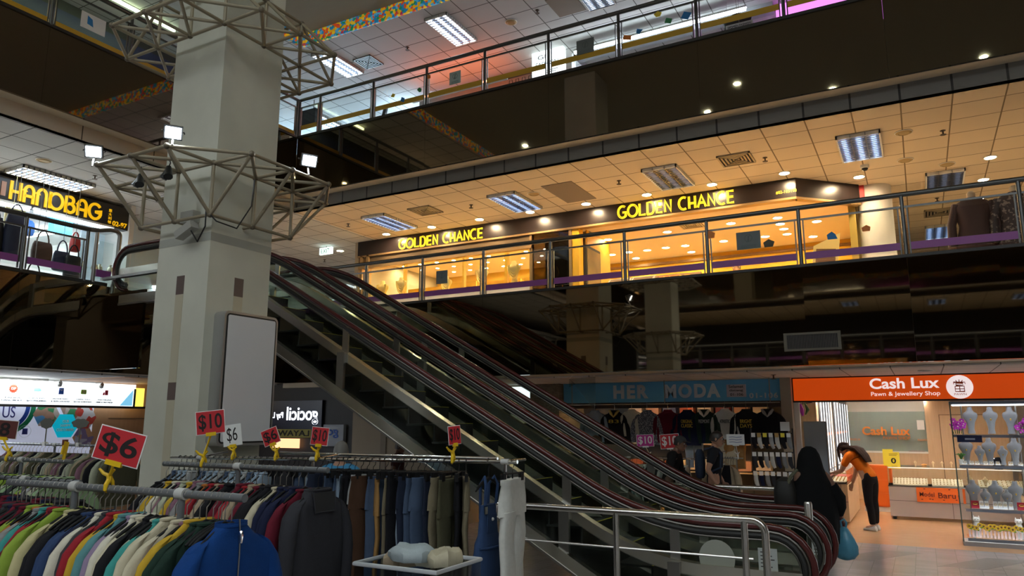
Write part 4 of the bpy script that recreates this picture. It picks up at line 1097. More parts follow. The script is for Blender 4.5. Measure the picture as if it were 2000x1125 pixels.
# magenta shop at the top edge
t = thing('shop', 'magenta-lit shop full of pink goods at the top edge', 'shop', (-.9, YT, 7.37))
MB().box((-1.85, YT, 8.9), (.4, YT + .1, 9.9)).build('lit_panel', lamp('magenta_panel', (.75, .2, .8), .8), t, smooth=False)
MB().box((-1.85, YT - .1, 7.37), (.4, YT, 8.4)).build('counter', white, t, smooth=False)
MB().box((-1.85, YT - .12, 8.4), (.4, YT, 8.9)).build('goods', ramp_mat('pink_goods', [(0, (.5, .05, .2)), (.4, (.7, .2, .35)), (.6, (.25, .03, .08)), (1, (.8, .5, .6))], sc=16, const=True), t, smooth=False)
# reddish shop
t = thing('shop', 'reddish-lit shop with orange curtains on the top floor', 'shop', (-9.2, YT, 7.37))
MB().box((-10.4, 15.6, 7.37), (-7.4, 15.7, 9.99)).build('back_wall', mat('salmon', (.75, .4, .3), .6), t, smooth=False)
cm = mat('orange_curtain', (.75, .25, .12), .7)
for k in range(9):
    MB().path([(-9.6 + k * .14, 15.1, 7.4), (-9.6 + k * .14 + .02, 15.1, 8.6), (-9.6 + k * .14, 15.1, 9.6)], .07, 8).build('curtain', cm, t)
MB().box((-10.45, YT, 9.6), (-7.3, YT + .15, 9.75)).box((-10.45, YT, 9.82), (-7.3, YT + .15, 9.88)).build('header_rails', dsteel, t, smooth=False)
MB().box((-9.62, YT, 7.37), (-9.54, YT + .1, 9.6)).box((-8.0, YT, 7.37), (-7.92, YT + .1, 9.6)).build('door_posts', dsteel, t, smooth=False)
tube_light((-10.2, 13.6, 9.5), (-7.6, 13.6, 9.5), lamp('red_tube', (1.0, .2, .06), 9.0), 'red tube light on top of the header of the reddish shop', batten=False)
MB_ = MB()
tag(MB().box((-7.9, YT + .1, 7.37), (-7.3, YT + .14, 8.6)).build('notice_board', paper, smooth=False), 'white notice board beside the black bags on the top floor', 'notice board')
t = thing('shop', 'pale shopfront with a black leaning frame at the left end of the top-floor balustrade', 'shop', (-11.3, YT, 7.37))
MB().box((-11.9, YT + .6, 7.37), (-10.45, YT + .7, 9.4)).build('panel', lit_wall, t, smooth=False)
MB().obox(Matrix.Translation((-11.75, YT, 8.9)) @ Matrix.Rotation(.25, 4, 'Y'), (.1, .06, 1.9)).build('leaning_frame', dblack, t, smooth=False)
MB().box((-11.9, YT + .3, 9.3), (-10.4, YT + .4, 9.4)).build('header', dsteel, t, smooth=False)
tube_light((-11.8, 14.55, 9.5), (-10.6, 14.55, 9.5), lamp('added_cove_tube', (.6, .8, 1.0), 20), 'added white tube light above the pale shopfront, brightening the top-floor ceiling', batten=False)  # added, like the next tube, to brighten the dark ceiling from below
tube_light((-17.5, 15.5, 8.9), (-13.5, 15.5, 8.9), lamp('added_cove_tube', (.6, .8, 1.0), 20), 'added cool tube light in the far corner of the top floor', batten=False)
tag(MB().box((-13.7, 13.2, 9.3), (-13.0, 13.3, 9.75)).tube((-13.6, 13.25, 9.75), (-13.6, 13.25, 10.0), .01, 6).tube((-13.1, 13.25, 9.75), (-13.1, 13.25, 10.0), .01, 6).build('hanging_board', dblack, smooth=False), 'black panel hanging below the top-floor ceiling beside the column', 'panel')
# top floor, left range
t = thing('shop_sign', 'dark blue sign with pale capitals on the left top floor', 'shop sign', (-14.15, 7.0, 8.3))
MB().box((-14.2, 5.2, 8.75), (-14.12, 11.0, 9.75)).build('board', mat('navy_board', (.02, .025, .09), .4), t, smooth=False)
text('MAID AGENCY', 'lettering', mat('sand_letters', (.5, .4, .25), .5), t, (-14.115, 6.2, 8.95), (0, 1, 0), 4.2, .5, bold=.01)
tube_light((-14.0, 1.0, 9.3), (-14.0, 4.6, 9.3), lamp('warm_tube', (1, .8, .5), 8), 'warm tube light in the left top-floor shop')
tube_light((-13.2, 6.3, 9.95), (-13.2, 9.2, 9.95), lamp('pale_green_tube', (.8, 1, .6), 4), 'thin greenish tube light on the left top-floor ceiling')
tag(MB().box((-13.3, 2.4, 8.55), (-13.2, 4.9, 8.9)).build('cream_counter', mat('cream_counter', (.7, .6, .4), .5), smooth=False), 'cream counter behind the amber stripe at the upper left corner', 'counter')

# ================================================================== handbag shop on the left, first floor
XH = -14.0
hb_y = lamp('handbag_yellow', (1.0, .55, .005), .3)
t = thing('shop_fascia', 'black shop fascia with large rounded yellow capitals on the left', 'shop sign', (XH, 6.2, 5.66))
MB().box((XH - .15, .5, 5.66), (XH, 9.15, 6.12)).build('board', mat('fascia_black', (.02, .018, .015), .4), t, smooth=False)
def hb(ch):
    if ch == 'H': return [[(.08, 0), (.08, 1)], [(.6, 0), (.6, 1)], [(.08, .45), (.6, .45)]], .68
    if ch == 'A': return [[(.08, 0), (.08, .62)] + arc(.34, .62, .26, 180, 0, 10, .32) + [(.6, 0)], [(.08, .38), (.6, .38)]], .68
    if ch == 'N': return [[(.08, 0), (.08, .62)] + arc(.34, .62, .26, 180, 0, 10, .32) + [(.6, 0)]], .68
    if ch == 'D': return [arc(.45, .48, .40, 0, 360, 22, .44), [(.08, .02), (.08, .95)]], .9
    if ch == 'B': return [[(.08, .0), (.08, .94), (.3, .94)] + arc(.34, .74, .2, 80, -90, 8) + [(.3, .53)], arc(.36, .3, .27, 90, 450, 18, .25)], .7
    if ch == 'G': return [arc(.45, .48, .40, 40, 360, 18, .44) + [(.45, .46)]], .9
    return [], .4
mb = MB(); u0 = 0; s0 = 'HANDBAG'; tot = sum(hb(c)[1] + .08 for c in s0); k = 1.74 / tot
for c in s0:
    S_, adv = hb(c)
    for P in S_: ribbon(mb, [((u0 + x) * k, .03 + y * .34) for x, y in P], .052, lambda u, v, w: (XH + w, 6.80 + u, 5.70 + v), .02)
    u0 += adv + .08
ribbon(mb, [((x) * k, .03 + y * .34) for x, y in hb('N')[0][0]], .052, lambda u, v, w: (XH + w, 6.42 + u, 5.70 + v), .02)
mb.build('lettering', hb_y, t, smooth=False)
MB().box((XH, 6.66, 5.76), (XH + .01, 6.74, 6.02)).build('rust_plate', mat('rust_plate', (.4, .2, .12), .5), t, smooth=False)
for q, c in enumerate('意大利邨'):
    try: text(c, 'lettering', hb_y, t, (XH + .004, 8.66, 5.96 - q * .08), (0, 1, 0), .07, .065)
    except Exception: pass
text('02-97', 'unit_number', hb_y, t, (XH + .004, 8.76, 5.70), (0, 1, 0), .31, .1, bold=.02)
for k, (a, b) in enumerate(((3.6, 5.3), (5.5, 7.15), (7.25, 8.75))):
    tube_light((XH + .03, a, 5.60), (XH + .03, b, 5.60), lamp('handbag_tube', (.88, .96, 1.0), 9.0), f'white tube light under the handbag fascia, {["left", "middle", "right"][k]} one')
sbox('ceiling', (-18, -10, 5.66), (-14.15, 9.1, 5.7), mat('shop_ceiling_white', (.7, .7, .7), .6))
for k, y in enumerate((4.0, 6.0, 8.0)):
    tube_light((-17.5, y, 5.58), (-15, y + .3, 5.58), shop_w, f'white tube light inside the handbag shop, {ordn(k + 1)} from the left', group=None)
bagc = [mat('bag_' + n, c, .55) for n, c in (('brown', (.09, .045, .03)), ('navy', (.025, .03, .07)), ('black', (.015, .015, .017)), ('tan', (.3, .2, .12)), ('white', (.7, .68, .64)), ('red', (.55, .03, .03)), ('blue', (.02, .12, .45)))]
def bag(x, y, z, w, h, m, label, strap=.22, top=5.65):
    t = thing('handbag', label, 'handbag', (x, y, z))
    n = 16; mb = MB()
    mb.loft([[(x + .08 * a * (1 if abs(cos(2 * pi * j / n)) < .99 else 1) * cos(2 * pi * j / n), y + w / 2 * b * max(-1, min(1, 1.25 * sin(2 * pi * j / n))), z + h * q) for j in range(n)] for q, a, b in ((0, .6, .8), (.06, 1, .95), (.5, 1.05, 1), (.85, .8, .92), (1, .3, .8))]); mb.build('body', m, t)
    MB().path([(x, y + w * .3 * cos(radians(a)), z + h * .95 + strap * sin(radians(a))) for a in range(0, 181, 20)], .012, 6).build('handle', m, t)
    MB().tube((x, y, z + h * .95 + strap), (x, y, 6.19 if x > -13.99 else top), .005, 5).build('hanging_cord', dsteel, t)
    return t
bag(-13.3, 7.1, 4.55, .34, .36, bagc[0], 'brown backpack-shaped bag hanging behind the handbag balustrade')
bag(-13.3, 7.45, 4.45, .3, .36, bagc[1], 'navy bag hanging next to the brown bag')
bag(-13.2, 7.6, 4.35, .3, .4, bagc[2], 'black bag at the right of the hanging bags')
bag(-13.3, 7.66, 4.85, .16, .28, bagc[5], 'small red bag hanging above the black bag', .1)
bag(-13.2, 6.95, 4.0, .34, .3, bagc[2], 'black bag low beside the middle balustrade post')
bag(-13.4, 6.3, 4.4, .4, .8, bagc[2], 'long dark coat-like bag at the left of the handbag shop')
bag(-13.35, 6.65, 4.5, .34, .8, bagc[1], 'dark blue long bag left of the middle balustrade post')
bag(-13.4, 5.95, 4.6, .36, .7, bagc[0], 'dark brown bag at the left edge of the handbag shop')
bag(-14.3, 7.2, 5.2, .5, .3, bagc[6], 'round bright blue bag near the shop ceiling', .1)
tag(MB().box((-13.9, 6.72, 5.2), (-13.88, 7.05, 5.55)).tube((-13.89, 6.85, 5.55), (-13.89, 6.85, 6.19), .004, 5).build('price_notice', mat('pale_yellow_card', (.75, .68, .35), .6), smooth=False), 'pale yellow notice hanging in the handbag shop', 'notice')
tag(MB().box((-14.4, 7.75, 5.38), (-14.2, 8.1, 5.66)).build('lit_sign', lamp('cyan_sign', (.1, .5, .9), 1.0), smooth=False), 'small cyan lit sign inside the handbag shop', 'sign')
t = thing('glass_showcase', 'glass showcase with silver goods at the right of the handbag shop', 'showcase', (-14.3, 8.3, 3.6))
MB().box((-14.7, 7.72, 3.6), (-13.7, 9.0, 4.2)).build('base', mat('pale_blue_base', (.6, .68, .72), .4), t, smooth=False)
MB().box((-14.7, 7.7, 4.2), (-13.7, 7.72, 5.3)).box((-13.71, 7.72, 4.2), (-13.7, 9.0, 5.3)).build('glass', cglass, t, smooth=False)
MB().box((-14.7, 7.72, 4.7), (-13.75, 9.0, 4.715)).build('shelf', cglass, t, smooth=False)
for q in range(14):
    y = 7.85 + (q % 7) * .16; z = 4.2 if q < 7 else 4.715
    tag(MB().lathe([(.05, 0), (.07, .04), (.05, .12), (.02, .14), (.03, .17)], (-14.1 + .1 * (q % 2), y, z + .001), 12).build('silver_ornament', mat('pale_gold_ware', (.75, .72, .55), .25, .7)), f'small shiny ornament in the handbag-side showcase, {ordn(q % 7 + 1)} from the left on the {"lower" if q < 7 else "upper"} shelf', 'ornament', 'ornaments in the glass showcase')
tag(MB().box((-14.8, 8.6, 4.2), (-14.75, 12, 6.1)).build('mirror_panel', mat('pale_blue_panel', (.55, .65, .7), .3), smooth=False), 'pale blue wall panel behind the glass showcase', 'panel')
# shoes on a low rack behind the stripe
for k in range(6):
    y = 5.4 + k * .22
    t = thing('shoe', f'shoe on the floor behind the purple stripe, {ordn(k + 1)} from the left', 'shoe', (-11.6, y, 3.95), 'shoes behind the purple stripe')
    c = (bagc[4], bagc[2], bagc[0])[k % 3]
    mb = MB(); mb.loft([[(-11.6 + dx + .0, y + wy * cos(2 * pi * j / 8), 3.96 + max(0, hz_ * sin(2 * pi * j / 8)) ) for j in range(8)] for dx, wy, hz_ in ((.12, .02, .02), (.08, .045, .05), (0, .04, .07), (-.1, .035, .1), (-.12, .03, .1))]); mb.build('upper', c, t)
    MB().box((-11.72, y - .04, 3.94), (-11.48, y + .04, 3.96)).build('sole', black, t, smooth=False)
tag(MB().box((-11.9, 5.2, 3.61), (-11.3, 6.6, 3.94)).build('low_shelf', white, smooth=False), 'low white shoe shelf behind the purple stripe', 'shelf')
# dark hanging garment and shelf by the escalator head
t = hung_top(-13.4, 9.6, 5.2, mat('dark_denim_top', (.04, .05, .07), .8), 'dark jacket hanging behind the escalator head', .5, .9)
t = hung_top(-13.0, 9.9, 5.2, mat('navy_top', (.03, .035, .07), .8), 'navy jacket hanging behind the escalator head, farther one', .5, .9)
tag(MB().prism([(10.0, 5.0), (10.5, 5.15), (10.9, 5.0), (10.5, 4.85)], .3, lambda u, v, w: (-14.2 + w, u, v)).build('red_umbrella', mat('red_cloth', (.5, .04, .03), .6), smooth=False), 'red cloth shape hanging beyond the escalator head', 'decoration')
tube_light((-15.2, 9.8, 4.75), (-14.0, 11.2, 4.75), shop_w, 'white tube light beyond the escalator head')
sbox('wall_left', (-17, 9.2, 3.6), (-16.9, 13.5, 6.2), lit_wall)
tag(MB().box((-13.9, 11.4, 3.61), (-13.6, 12.4, 4.9)).build('red_yellow_box', ramp_mat('red_yellow', [(0, (.5, .02, .02)), (.5, (.5, .02, .02)), (.55, (.7, .5, .1)), (1, (.7, .6, .2))], sc=8, const=True), smooth=False), 'red and yellow display box beyond the far escalator handrail', 'box')

# cool-lit shop at the far corner of the top floor
t = thing('shop', 'cool white-lit shop at the far left corner of the top floor beside the column', 'shop', (-16, 17, 7.37))
MB().box((-19, 17, 7.37), (-13.2, 17.1, 9.2)).build('lit_wall', lamp('cool_glow_wall', (.5, .75, 1.0), 4.5), t, smooth=False)  # glow put into the wall itself, standing for the shop's lighting
MB().box((-19, 16.6, 7.37), (-13.2, 16.95, 8.2)).build('counter', lit_wall, t, smooth=False)
ceiling_light(-13.2, -12.6, 15.2, 16.4, 10.0, 'louvred ceiling light at the far end of the top floor, low beside the amber stripe', tube_w)
# ================================================================== pawn and jewellery shop, ground floor right
YG = 13.2
t = thing('shop_sign', 'long orange pawn and jewellery shop sign with white lettering and round logo', 'shop sign', (1.0, YG, 2.12))
MB().box((-1.89, YG + .01, 2.12), (4, YG + .14, 2.53)).build('frame', dblack, t, smooth=False)
face = MB().box((-1.86, YG, 2.146), (4, YG + .012, 2.51)).build('face', mat('orange_sign', (.55, .075, .004), .4, emit=(.8, .08, .003), es=.2), t, smooth=False)
wl = mat('sign_white_letters', (.8, .72, .72), .5, emit=(1, .85, .85), es=.3)
text('Cash Lux', 'lettering', wl, face, (-.7, YG - .001, 2.315), (1, 0, 0), .97, .17, bold=.025)
text('Pawn & Jewellery Shop', 'small_lettering', wl, face, (-.69, YG - .001, 2.185), (1, 0, 0), .96, .085, bold=.004)
lx, lz = .535, 2.325
MB().prism(arc(0, 0, .178, 0, 360, 32)[:-1], .006, lambda u, v, w: (lx + u, YG - w, lz + v)).build('logo_disc', wl, t, smooth=False)
mb = MB(); F = lambda u, v, w: (lx + u, YG - .006 - w, lz + v)
for P in ([(-.045, .1), (-.03, .075)], [(0, .11), (0, .075)], [(.045, .1), (.03, .075)], [(-.075, .04), (-.075, .07), (.075, .07), (.075, .04)], [(-.045, .055), (-.045, .025), (.045, .025), (.045, .055), (-.045, .055)],
          [(-.06, .01), (.06, .01), (.06, -.07), (-.06, -.07), (-.06, .01)], [(-.06, -.03), (.06, -.03)], [(0, .01), (0, -.07)]): ribbon(mb, P, .011, F, .003)
mb.build('logo_mark', mat('logo_orange', (.6, .07, .01), .5), t, smooth=False)
text('PAWN', 'logo_word', mat('logo_orange', (.6, .07, .01), .5), t, (lx - .08, YG - .007, lz - .125), (1, 0, 0), .16, .03)
# shop shell
wood = ramp_mat('pale_wood', [(0, (.52, .36, .2)), (.5, (.6, .43, .26)), (1, (.66, .5, .32))], (9, 9, .7), sc=3)
sbox('wall_right', (-1.88, 14.0, 0), (-1.62, 20.1, 2.42), wood)
t = thing('wall_panelling', 'pale wood wall panelling with a flush door at the back of the pawn shop', 'wall panel', (.6, 19.8, 0))
MB().box((.05, 19.5, 0), (1.6, 20.05, 2.42)).build('panels', wood, t, smooth=False)
mb = MB()
for p in (((.32, 19.49, 0), (.335, 19.5, 1.95)), ((.32, 19.49, 1.95), (1.2, 19.5, 1.965))): mb.box(*p)
mb.build('door_gap', mat('wood_gap', (.2, .13, .07), .6), t, smooth=False)
t = thing('teller_window', 'grey-green glazed teller window with orange raised letters at the back of the pawn shop', 'teller window', (-.75, 19.9, 0))
MB().box((-1.62, 19.85, 0), (.05, 20.1, 1.1)).build('wood_front', wood, t, smooth=False)
MB().box((-1.6, 19.95, 1.1), (.05, 20.05, 2.04)).build('back_panel', mat('grey_green_panel', (.3, .36, .33), .4), t, smooth=False)
MB().box((-1.6, 19.9, 1.1), (.05, 19.91, 2.04)).build('glass', cglass, t, smooth=False)
MB().box((-1.62, 19.84, 1.08), (.05, 19.95, 1.12)).build('counter_edge', white, t, smooth=False)
ol = mat('orange_raised_letters', (.75, .24, .03), .4)
text('Cash Lux', 'lettering', ol, t, (-1.3, 19.88, 1.49), (1, 0, 0), 1.02, .2, bold=.025, ext=.02)
text('PAWN SHOP', 'small_lettering', ol, t, (-.86, 19.88, 1.39), (1, 0, 0), .57, .075, ext=.01)
text('TRADE-IN', 'side_word', ol, t, (-1.6, 19.88, 1.36), (1, 0, 0), .24, .05); text('PAWN', 'side_word', ol, t, (-.14, 19.88, 1.36), (1, 0, 0), .18, .05)
MB().box((-.13, 19.88, 1.62), (.02, 19.89, 1.84)).build('paper_notice', paper, t, smooth=False)
MB().box((-.35, 19.86, 1.12), (-.02, 19.9, 1.15)).box((-1.6, 19.86, 1.12), (-1.3, 19.9, 1.15)).build('tray', mat('grey_tray', (.3, .28, .26), .5), t, smooth=False)
sl = lamp('jeweller_light', (1.0, .93, .85), 80.0)
def ceil_spot(x, y, lb, z=2.42):
    t = thing('spotlight', lb, 'spotlight', (x, y, z - .14))
    MB().tube((x, y, z), (x, y, z - .05), .015).path([(x, y + .0, z - .05), (x, y + .03, z - .08), (x, y + .06, z - .13)], [.03, .035, .04], 12).build('lamp_head', white, t)
    MB().lathe([(.001, 0), (.036, 0)], (x, y + .064, z - .135), 14).build('lens', sl, t)
for k, x in enumerate((-1.2, -.75, -.3, .02)): ceil_spot(x, 19.4, f'white ceiling spotlight in front of the teller window, {ordn(k + 1)} from the left')
def flat_light(x, y, z, r, m, lb):
    t = thing('downlight', lb, 'downlight', (x, y, z - .015))
    MB().lathe([(r, 0), (r * 1.2, 0), (r * 1.2, -.015), (r, -.012), (r, 0)], (x, y, z), 20, cap=False).build('trim_ring', white, t)
    MB().lathe([(.001, -.006), (r, -.006)], (x, y, z), 20).build('lens', m, t)
for k, (x, y) in enumerate(((-1.4, 14.3), (-.55, 14.5), (-1.3, 17.5), (-.6, 17.6), (0, 17.6), (.9, 15.0), (1.9, 15.4), (.6, 17.6), (-1.0, 16.0), (.1, 15.9))):
    flat_light(x, y, 2.42, .085, sl, f'round downlight in the pawn shop ceiling, {ordn(k + 1)} counted from the entrance')
# walls of vertical light tubes
led = lamp('white_led', (.9, .95, 1.0), .75)
for nm, y0, y1, n in (('front', 14.35, 16.0, 5), ('rear', 16.75, 19.6, 6)):
    t = thing('light_wall', f'{nm} panel of glowing vertical tubes on the left wall of the pawn shop', 'light panel', (-1.6, (y0 + y1) / 2, .9))
    MB().box((-1.62, y0 - .05, .8), (-1.6, y1 + .05, 2.3)).build('backing', mat('pale_wood_backing', (.12, .12, .13), .5), t, smooth=False)
    for k in range(n):
        y = y0 + (y1 - y0) * k / (n - 1); MB().tube((-1.575, y, .95 + .0 * k), (-1.575, y, 2.2), .008, 8).build('tube', led, t)
    MB().box((-1.6, y0, 1.55), (-1.59, y1, 1.6)).build('rail', mat('salmon_rail', (.6, .25, .15), .5), t, smooth=False)
sbox('trim_16', (-1.88, 13.3, 0), (-1.8, 13.42, 2.42), white)
# standee and balloon
t = thing('standee', 'tall plain grey-blue poster board standing at the pawn shop entrance', 'poster board', (-1.6, 13.5, 0))
MB().box((-1.78, 13.48, .3), (-1.42, 13.51, 1.81)).build('frame', dsteel, t, smooth=False)
MB().box((-1.765, 13.475, .33), (-1.435, 13.48, 1.795)).build('sheet', ramp_mat('blue_grey_sheet', [(0, (.2, .3, .38)), (1, (.34, .36, .38))], (1, 1, 1), sc=1.5), t, smooth=False)
MB().box((-1.8, 13.35, 0), (-1.4, 13.62, .03)).tube((-1.6, 13.5, .02), (-1.6, 13.5, .35), .02).build('foot', dsteel, t, smooth=False)
t = thing('flower_bunch', 'magenta orchid spray hanging at the left of the pawn shop entrance', 'flowers', (-1.76, 13.4, 1.87))
orch = mat('magenta_petals', (.55, .03, .5), .5)
MB().path([(-1.79, 13.4, 2.1), (-1.78, 13.4, 2.0), (-1.76, 13.39, 1.9)], [.015, .045, .015], 8).build('petals', orch, t)
MB().path([(-1.72, 13.4, 2.12), (-1.68, 13.4, 2.0), (-1.72, 13.4, 1.92)], [.01, .03, .01], 8).build('leaf', mat('leaf_green', (.08, .16, .03), .5), t)
MB().tube((-1.75, 13.41, 2.1), (-1.75, 13.41, 2.2), .005).tube((-1.79, 13.41, 2.1), (-1.6, 13.41, 2.12), .006).build('wire', black, t)
# showcases
base_g = mat('grey_laminate', (.42, .38, .37), .4)
sc_glow = lamp('showcase_strip', (1, .95, .85), .35)
def showcase(x0, x1, y0, y1, zb, zt, bm, label, panels=3, castor=True):
    t = thing('showcase', label, 'showcase', ((x0 + x1) / 2, (y0 + y1) / 2, 0))
    MB().box((x0, y0, .06), (x1, y1, zb)).build('base', bm, t, smooth=False)
    mb = MB()
    for k in range(1, panels): mb.box((x0 + (x1 - x0) * k / panels - .004, y0 - .003, .06), (x0 + (x1 - x0) * k / panels + .004, y0, zb))
    mb.box((x0, y0 - .003, zb * .55), (x1, y0, zb * .55 + .008)); mb.build('panel_gaps', mat('gap_dark', (.12, .1, .1), .6), t, smooth=False)
    g = .006
    MB().box((x0, y0, zb), (x1, y0 + g, zt)).box((x0, y1 - g, zb), (x1, y1, zt)).box((x0, y0 + g, zb), (x0 + g, y1 - g, zt)).box((x1 - g, y0 + g, zb), (x1, y1 - g, zt)).build('glass_sides', cglass, t, smooth=False)
    MB().box((x0, y0, zt), (x1, y1, zt + .008)).build('glass_top', cglass, t, smooth=False)
    MB().box((x0 + .02, y0 + .01, zt - .02), (x1 - .02, y0 + .03, zt - .005)).build('light_strip', sc_glow, t, smooth=False)
    MB().box((x0 - .005, y0 - .005, zb - .02), (x1 + .005, y1 + .005, zb)).build('rim', steel, t, smooth=False)
    if castor:
        for x in (x0 + .06, x1 - .06):
            MB().lathe([(.03, 0), (.035, .02), (.03, .05)], (x, y0 + .08, 0), 10).build('castor', black, t)
            MB().lathe([(.03, 0), (.035, .02), (.03, .05)], (x, y1 - .08, 0), 10).build('castor', black, t)
    return t
showcase(-.68, 2.4, 16.1, 16.7, .62, .96, base_g, 'long grey wheeled showcase with gold trays in the pawn shop')
showcase(-1.6, -1.28, 14.75, 17.2, .72, .93, wood, 'pale wood side showcase on the left that the shop assistant leans over', 3, False)
tray_c = mat('cream_tray', (.75, .68, .5), .5)
def gold_tray(x0, x1, y0, y1, z, nx, ny, lb, slope=.1):
    t = thing('jewellery_tray', lb, 'jewellery tray', ((x0 + x1) / 2, (y0 + y1) / 2, z))
    MB().prism([(y0, z), (y1, z), (y1, z + .02 + slope), (y0, z + .02)], x1 - x0, lambda u, v, w: (x0 + w, u, v)).build('tray', tray_c, t, smooth=False)
    mb = MB()
    for i in range(nx):
        for j in range(ny):
            x = x0 + (x1 - x0) * (i + .5) / nx; f_ = (j + .5) / ny; y = y0 + (y1 - y0) * f_; zz = z + .025 + slope * f_
            mb.box((x - .008, y - .012, zz), (x + .008, y + .012, zz + .012))
    mb.build('gold_pieces', gold, t, smooth=False)
gold_tray(-.6, -.02, 16.15, 16.5, .62, 11, 4, 'ridged tray of gold rings at the left end of the grey showcase')
gold_tray(.05, .55, 16.15, 16.5, .62, 9, 4, 'sloped tray of gold pieces in the middle of the grey showcase')
gold_tray(.8, 1.6, 16.2, 16.6, .62, 12, 4, 'flat tray of jewellery at the right part of the grey showcase')
gold_tray(-1.56, -1.32, 14.85, 15.4, .725, 4, 8, 'tray of rings in the pale wood side showcase', .05)
tag(MB().box((-1.56, 15.5, .72), (-1.32, 16.4, .78)).build('pink_tray', mat('pink_velvet', (.6, .15, .12), .7), smooth=False), 'salmon velvet tray in the pale wood side showcase', 'jewellery tray')
grey_b = mat('grey_bust', (.3, .3, .32), .5)
bp_ = bust_proto(grey_b, gold); firstb = [True]
cream_b = mat('cream_bust', (.8, .66, .4), .5)
def put_bust(x, y, z, s, lb, group, m=None):
    o = bp_ if firstb[0] else copy_tree(bp_); firstb[0] = False
    o.location = (x, y, z); o.scale = (s * .88, s * .9, s * 1.04); tag(o, lb, 'bust', group)
    for c in o.children:
        if c.name.startswith('bust'): recolor(c, m or grey_b)
    return o
for k, x in enumerate((-.2, .1, .25, .4, .55)):
    put_bust(x, 16.55, .968, .25, f'tiny cream bust on top of the grey showcase, {ordn(k + 1)} from the left', 'tiny busts on the grey showcase', cream_b)
put_bust(.66, 16.3, .625, .55, 'cream display bust inside the grey showcase beside the sloped tray', 'busts inside the grey showcase', cream_b)
put_bust(.9, 16.25, .625, .5, 'cream display bust inside the grey showcase near the tall glass cabinet', 'busts inside the grey showcase', cream_b)
tag(MB().ball((-.05, 16.5, .99), (.05, .04, .02)).build('orange_pouch', mat('orange_pouch', (.8, .4, .1), .5)), 'small orange pouch on top of the grey showcase', 'pouch')
t = thing('price_card', 'yellow card with a large zero standing on the grey showcase', 'sign', (-.53, 16.2, .968))
MB().box((-.66, 16.2, .92), (-.45, 16.21, 1.23)).build('card', mat('bright_yellow_card', (.85, .7, .05), .5), t, smooth=False)
text('0', 'number', black, t, (-.6, 16.197, 1.02), (1, 0, 0), .085, .1, bold=.02)
MB().box((-.63, 16.198, 1.19), (-.48, 16.2, 1.2)).box((-.63, 16.198, 1.165), (-.5, 16.2, 1.175)).box((-.6, 16.198, .96), (-.5, 16.2, .97)).build('printing', mat('brown_print', (.3, .2, .02), .5), t, smooth=False)
MB().box((-.74, 16.3, .968), (-.56, 16.31, 1.28)).build('rear_card', mat('bright_yellow_card', (.85, .7, .05), .5), t, smooth=False)
t = thing('banner', 'orange banner with dark lettering hung on the front of the grey showcase', 'sign', (.08, 16.07, .33))
MB().box((-.22, 16.075, .34), (.46, 16.085, .6)).build('sheet', mat('orange_banner', (.8, .16, .02), .5), t, smooth=False)
bl = mat('banner_print', (.16, .03, .02), .5)
text('Model', 'lettering', bl, t, (-.17, 16.072, .44), (1, 0, 0), .24, .08, bold=.006); text('Baru', 'lettering', bl, t, (.13, 16.072, .42), (1, 0, 0), .28, .1, bold=.006)
mb = MB()
for k, (x, z) in enumerate(((-.15, .38), (-.02, .39), (.02, .385), (.2, .38), (.4, .39), (-.1, .57), (.3, .57))): mb.box((x, 16.072, z), (x + .03, 16.076, z + .015))
mb.build('small_marks', bl, t, smooth=False)
MB().box((.52, 16.08, .34), (.56, 16.086, .6)).build('second_sheet', mat('orange_banner', (.8, .16, .02), .5), t, smooth=False)
t = thing('drawer_unit', 'orange drawer unit behind the shop assistant', 'drawers', (-.9, 17.4, 0))
MB().box((-1.2, 17.3, .1), (-.65, 17.7, .92)).build('body', mat('orange_laminate', (.7, .13, .01), .4), t, smooth=False)
for k in range(3): MB().box((-1.19, 17.285, .13 + k * .26), (-.66, 17.3, .37 + k * .26)).build('drawer', mat('orange_laminate', (.7, .13, .01), .4), t, smooth=False)
MB().box((-1.2, 17.32, 0), (-.65, 17.7, .1)).build('plinth', white, t, smooth=False)
tag(MB().box((-1.55, 16.6, .94), (-1.35, 16.9, 1.08)).build('paper_stack', paper, smooth=False), 'white printer-like box on the side showcase', 'box')

# tall glass display cabinet at the right
X0c, X1c, Yc0, Yc1 = .375, 2.6, 13.22, 13.62
t = thing('display_cabinet', 'tall glass jewellery cabinet with lit glass shelves at the right edge', 'display cabinet', (1.4, 13.42, 0))
MB().box((X0c, Yc0, 0), (X1c, Yc1, .06)).build('plinth', mat('grey_plinth_metal', (.4, .4, .42), .4, .5), t, smooth=False)
MB().box((X0c, Yc0, .06), (X0c + .008, Yc1, 2.1)).box((X0c, Yc0, .06), (X1c, Yc0 + .008, 2.1)).build('glass_panes', cglass, t, smooth=False)
MB().box((X0c - .004, Yc0 - .004, .06), (X0c + .012, Yc0 + .012, 2.1)).build('corner_edge', mat('green_glass_edge', (.08, .13, .12), .2), t, smooth=False)
MB().box((X0c, Yc0, 2.06), (X1c, Yc1, 2.11)).build('top', mat('blue_grey_metal', (.25, .28, .36), .4, .4), t, smooth=False)
led2 = lamp('shelf_led', (.92, .95, 1.0), 3.5)
MB().box((X0c + .03, Yc0 + .03, 2.04), (X1c, Yc0 + .06, 2.06)).build('top_light', led2, t, smooth=False)
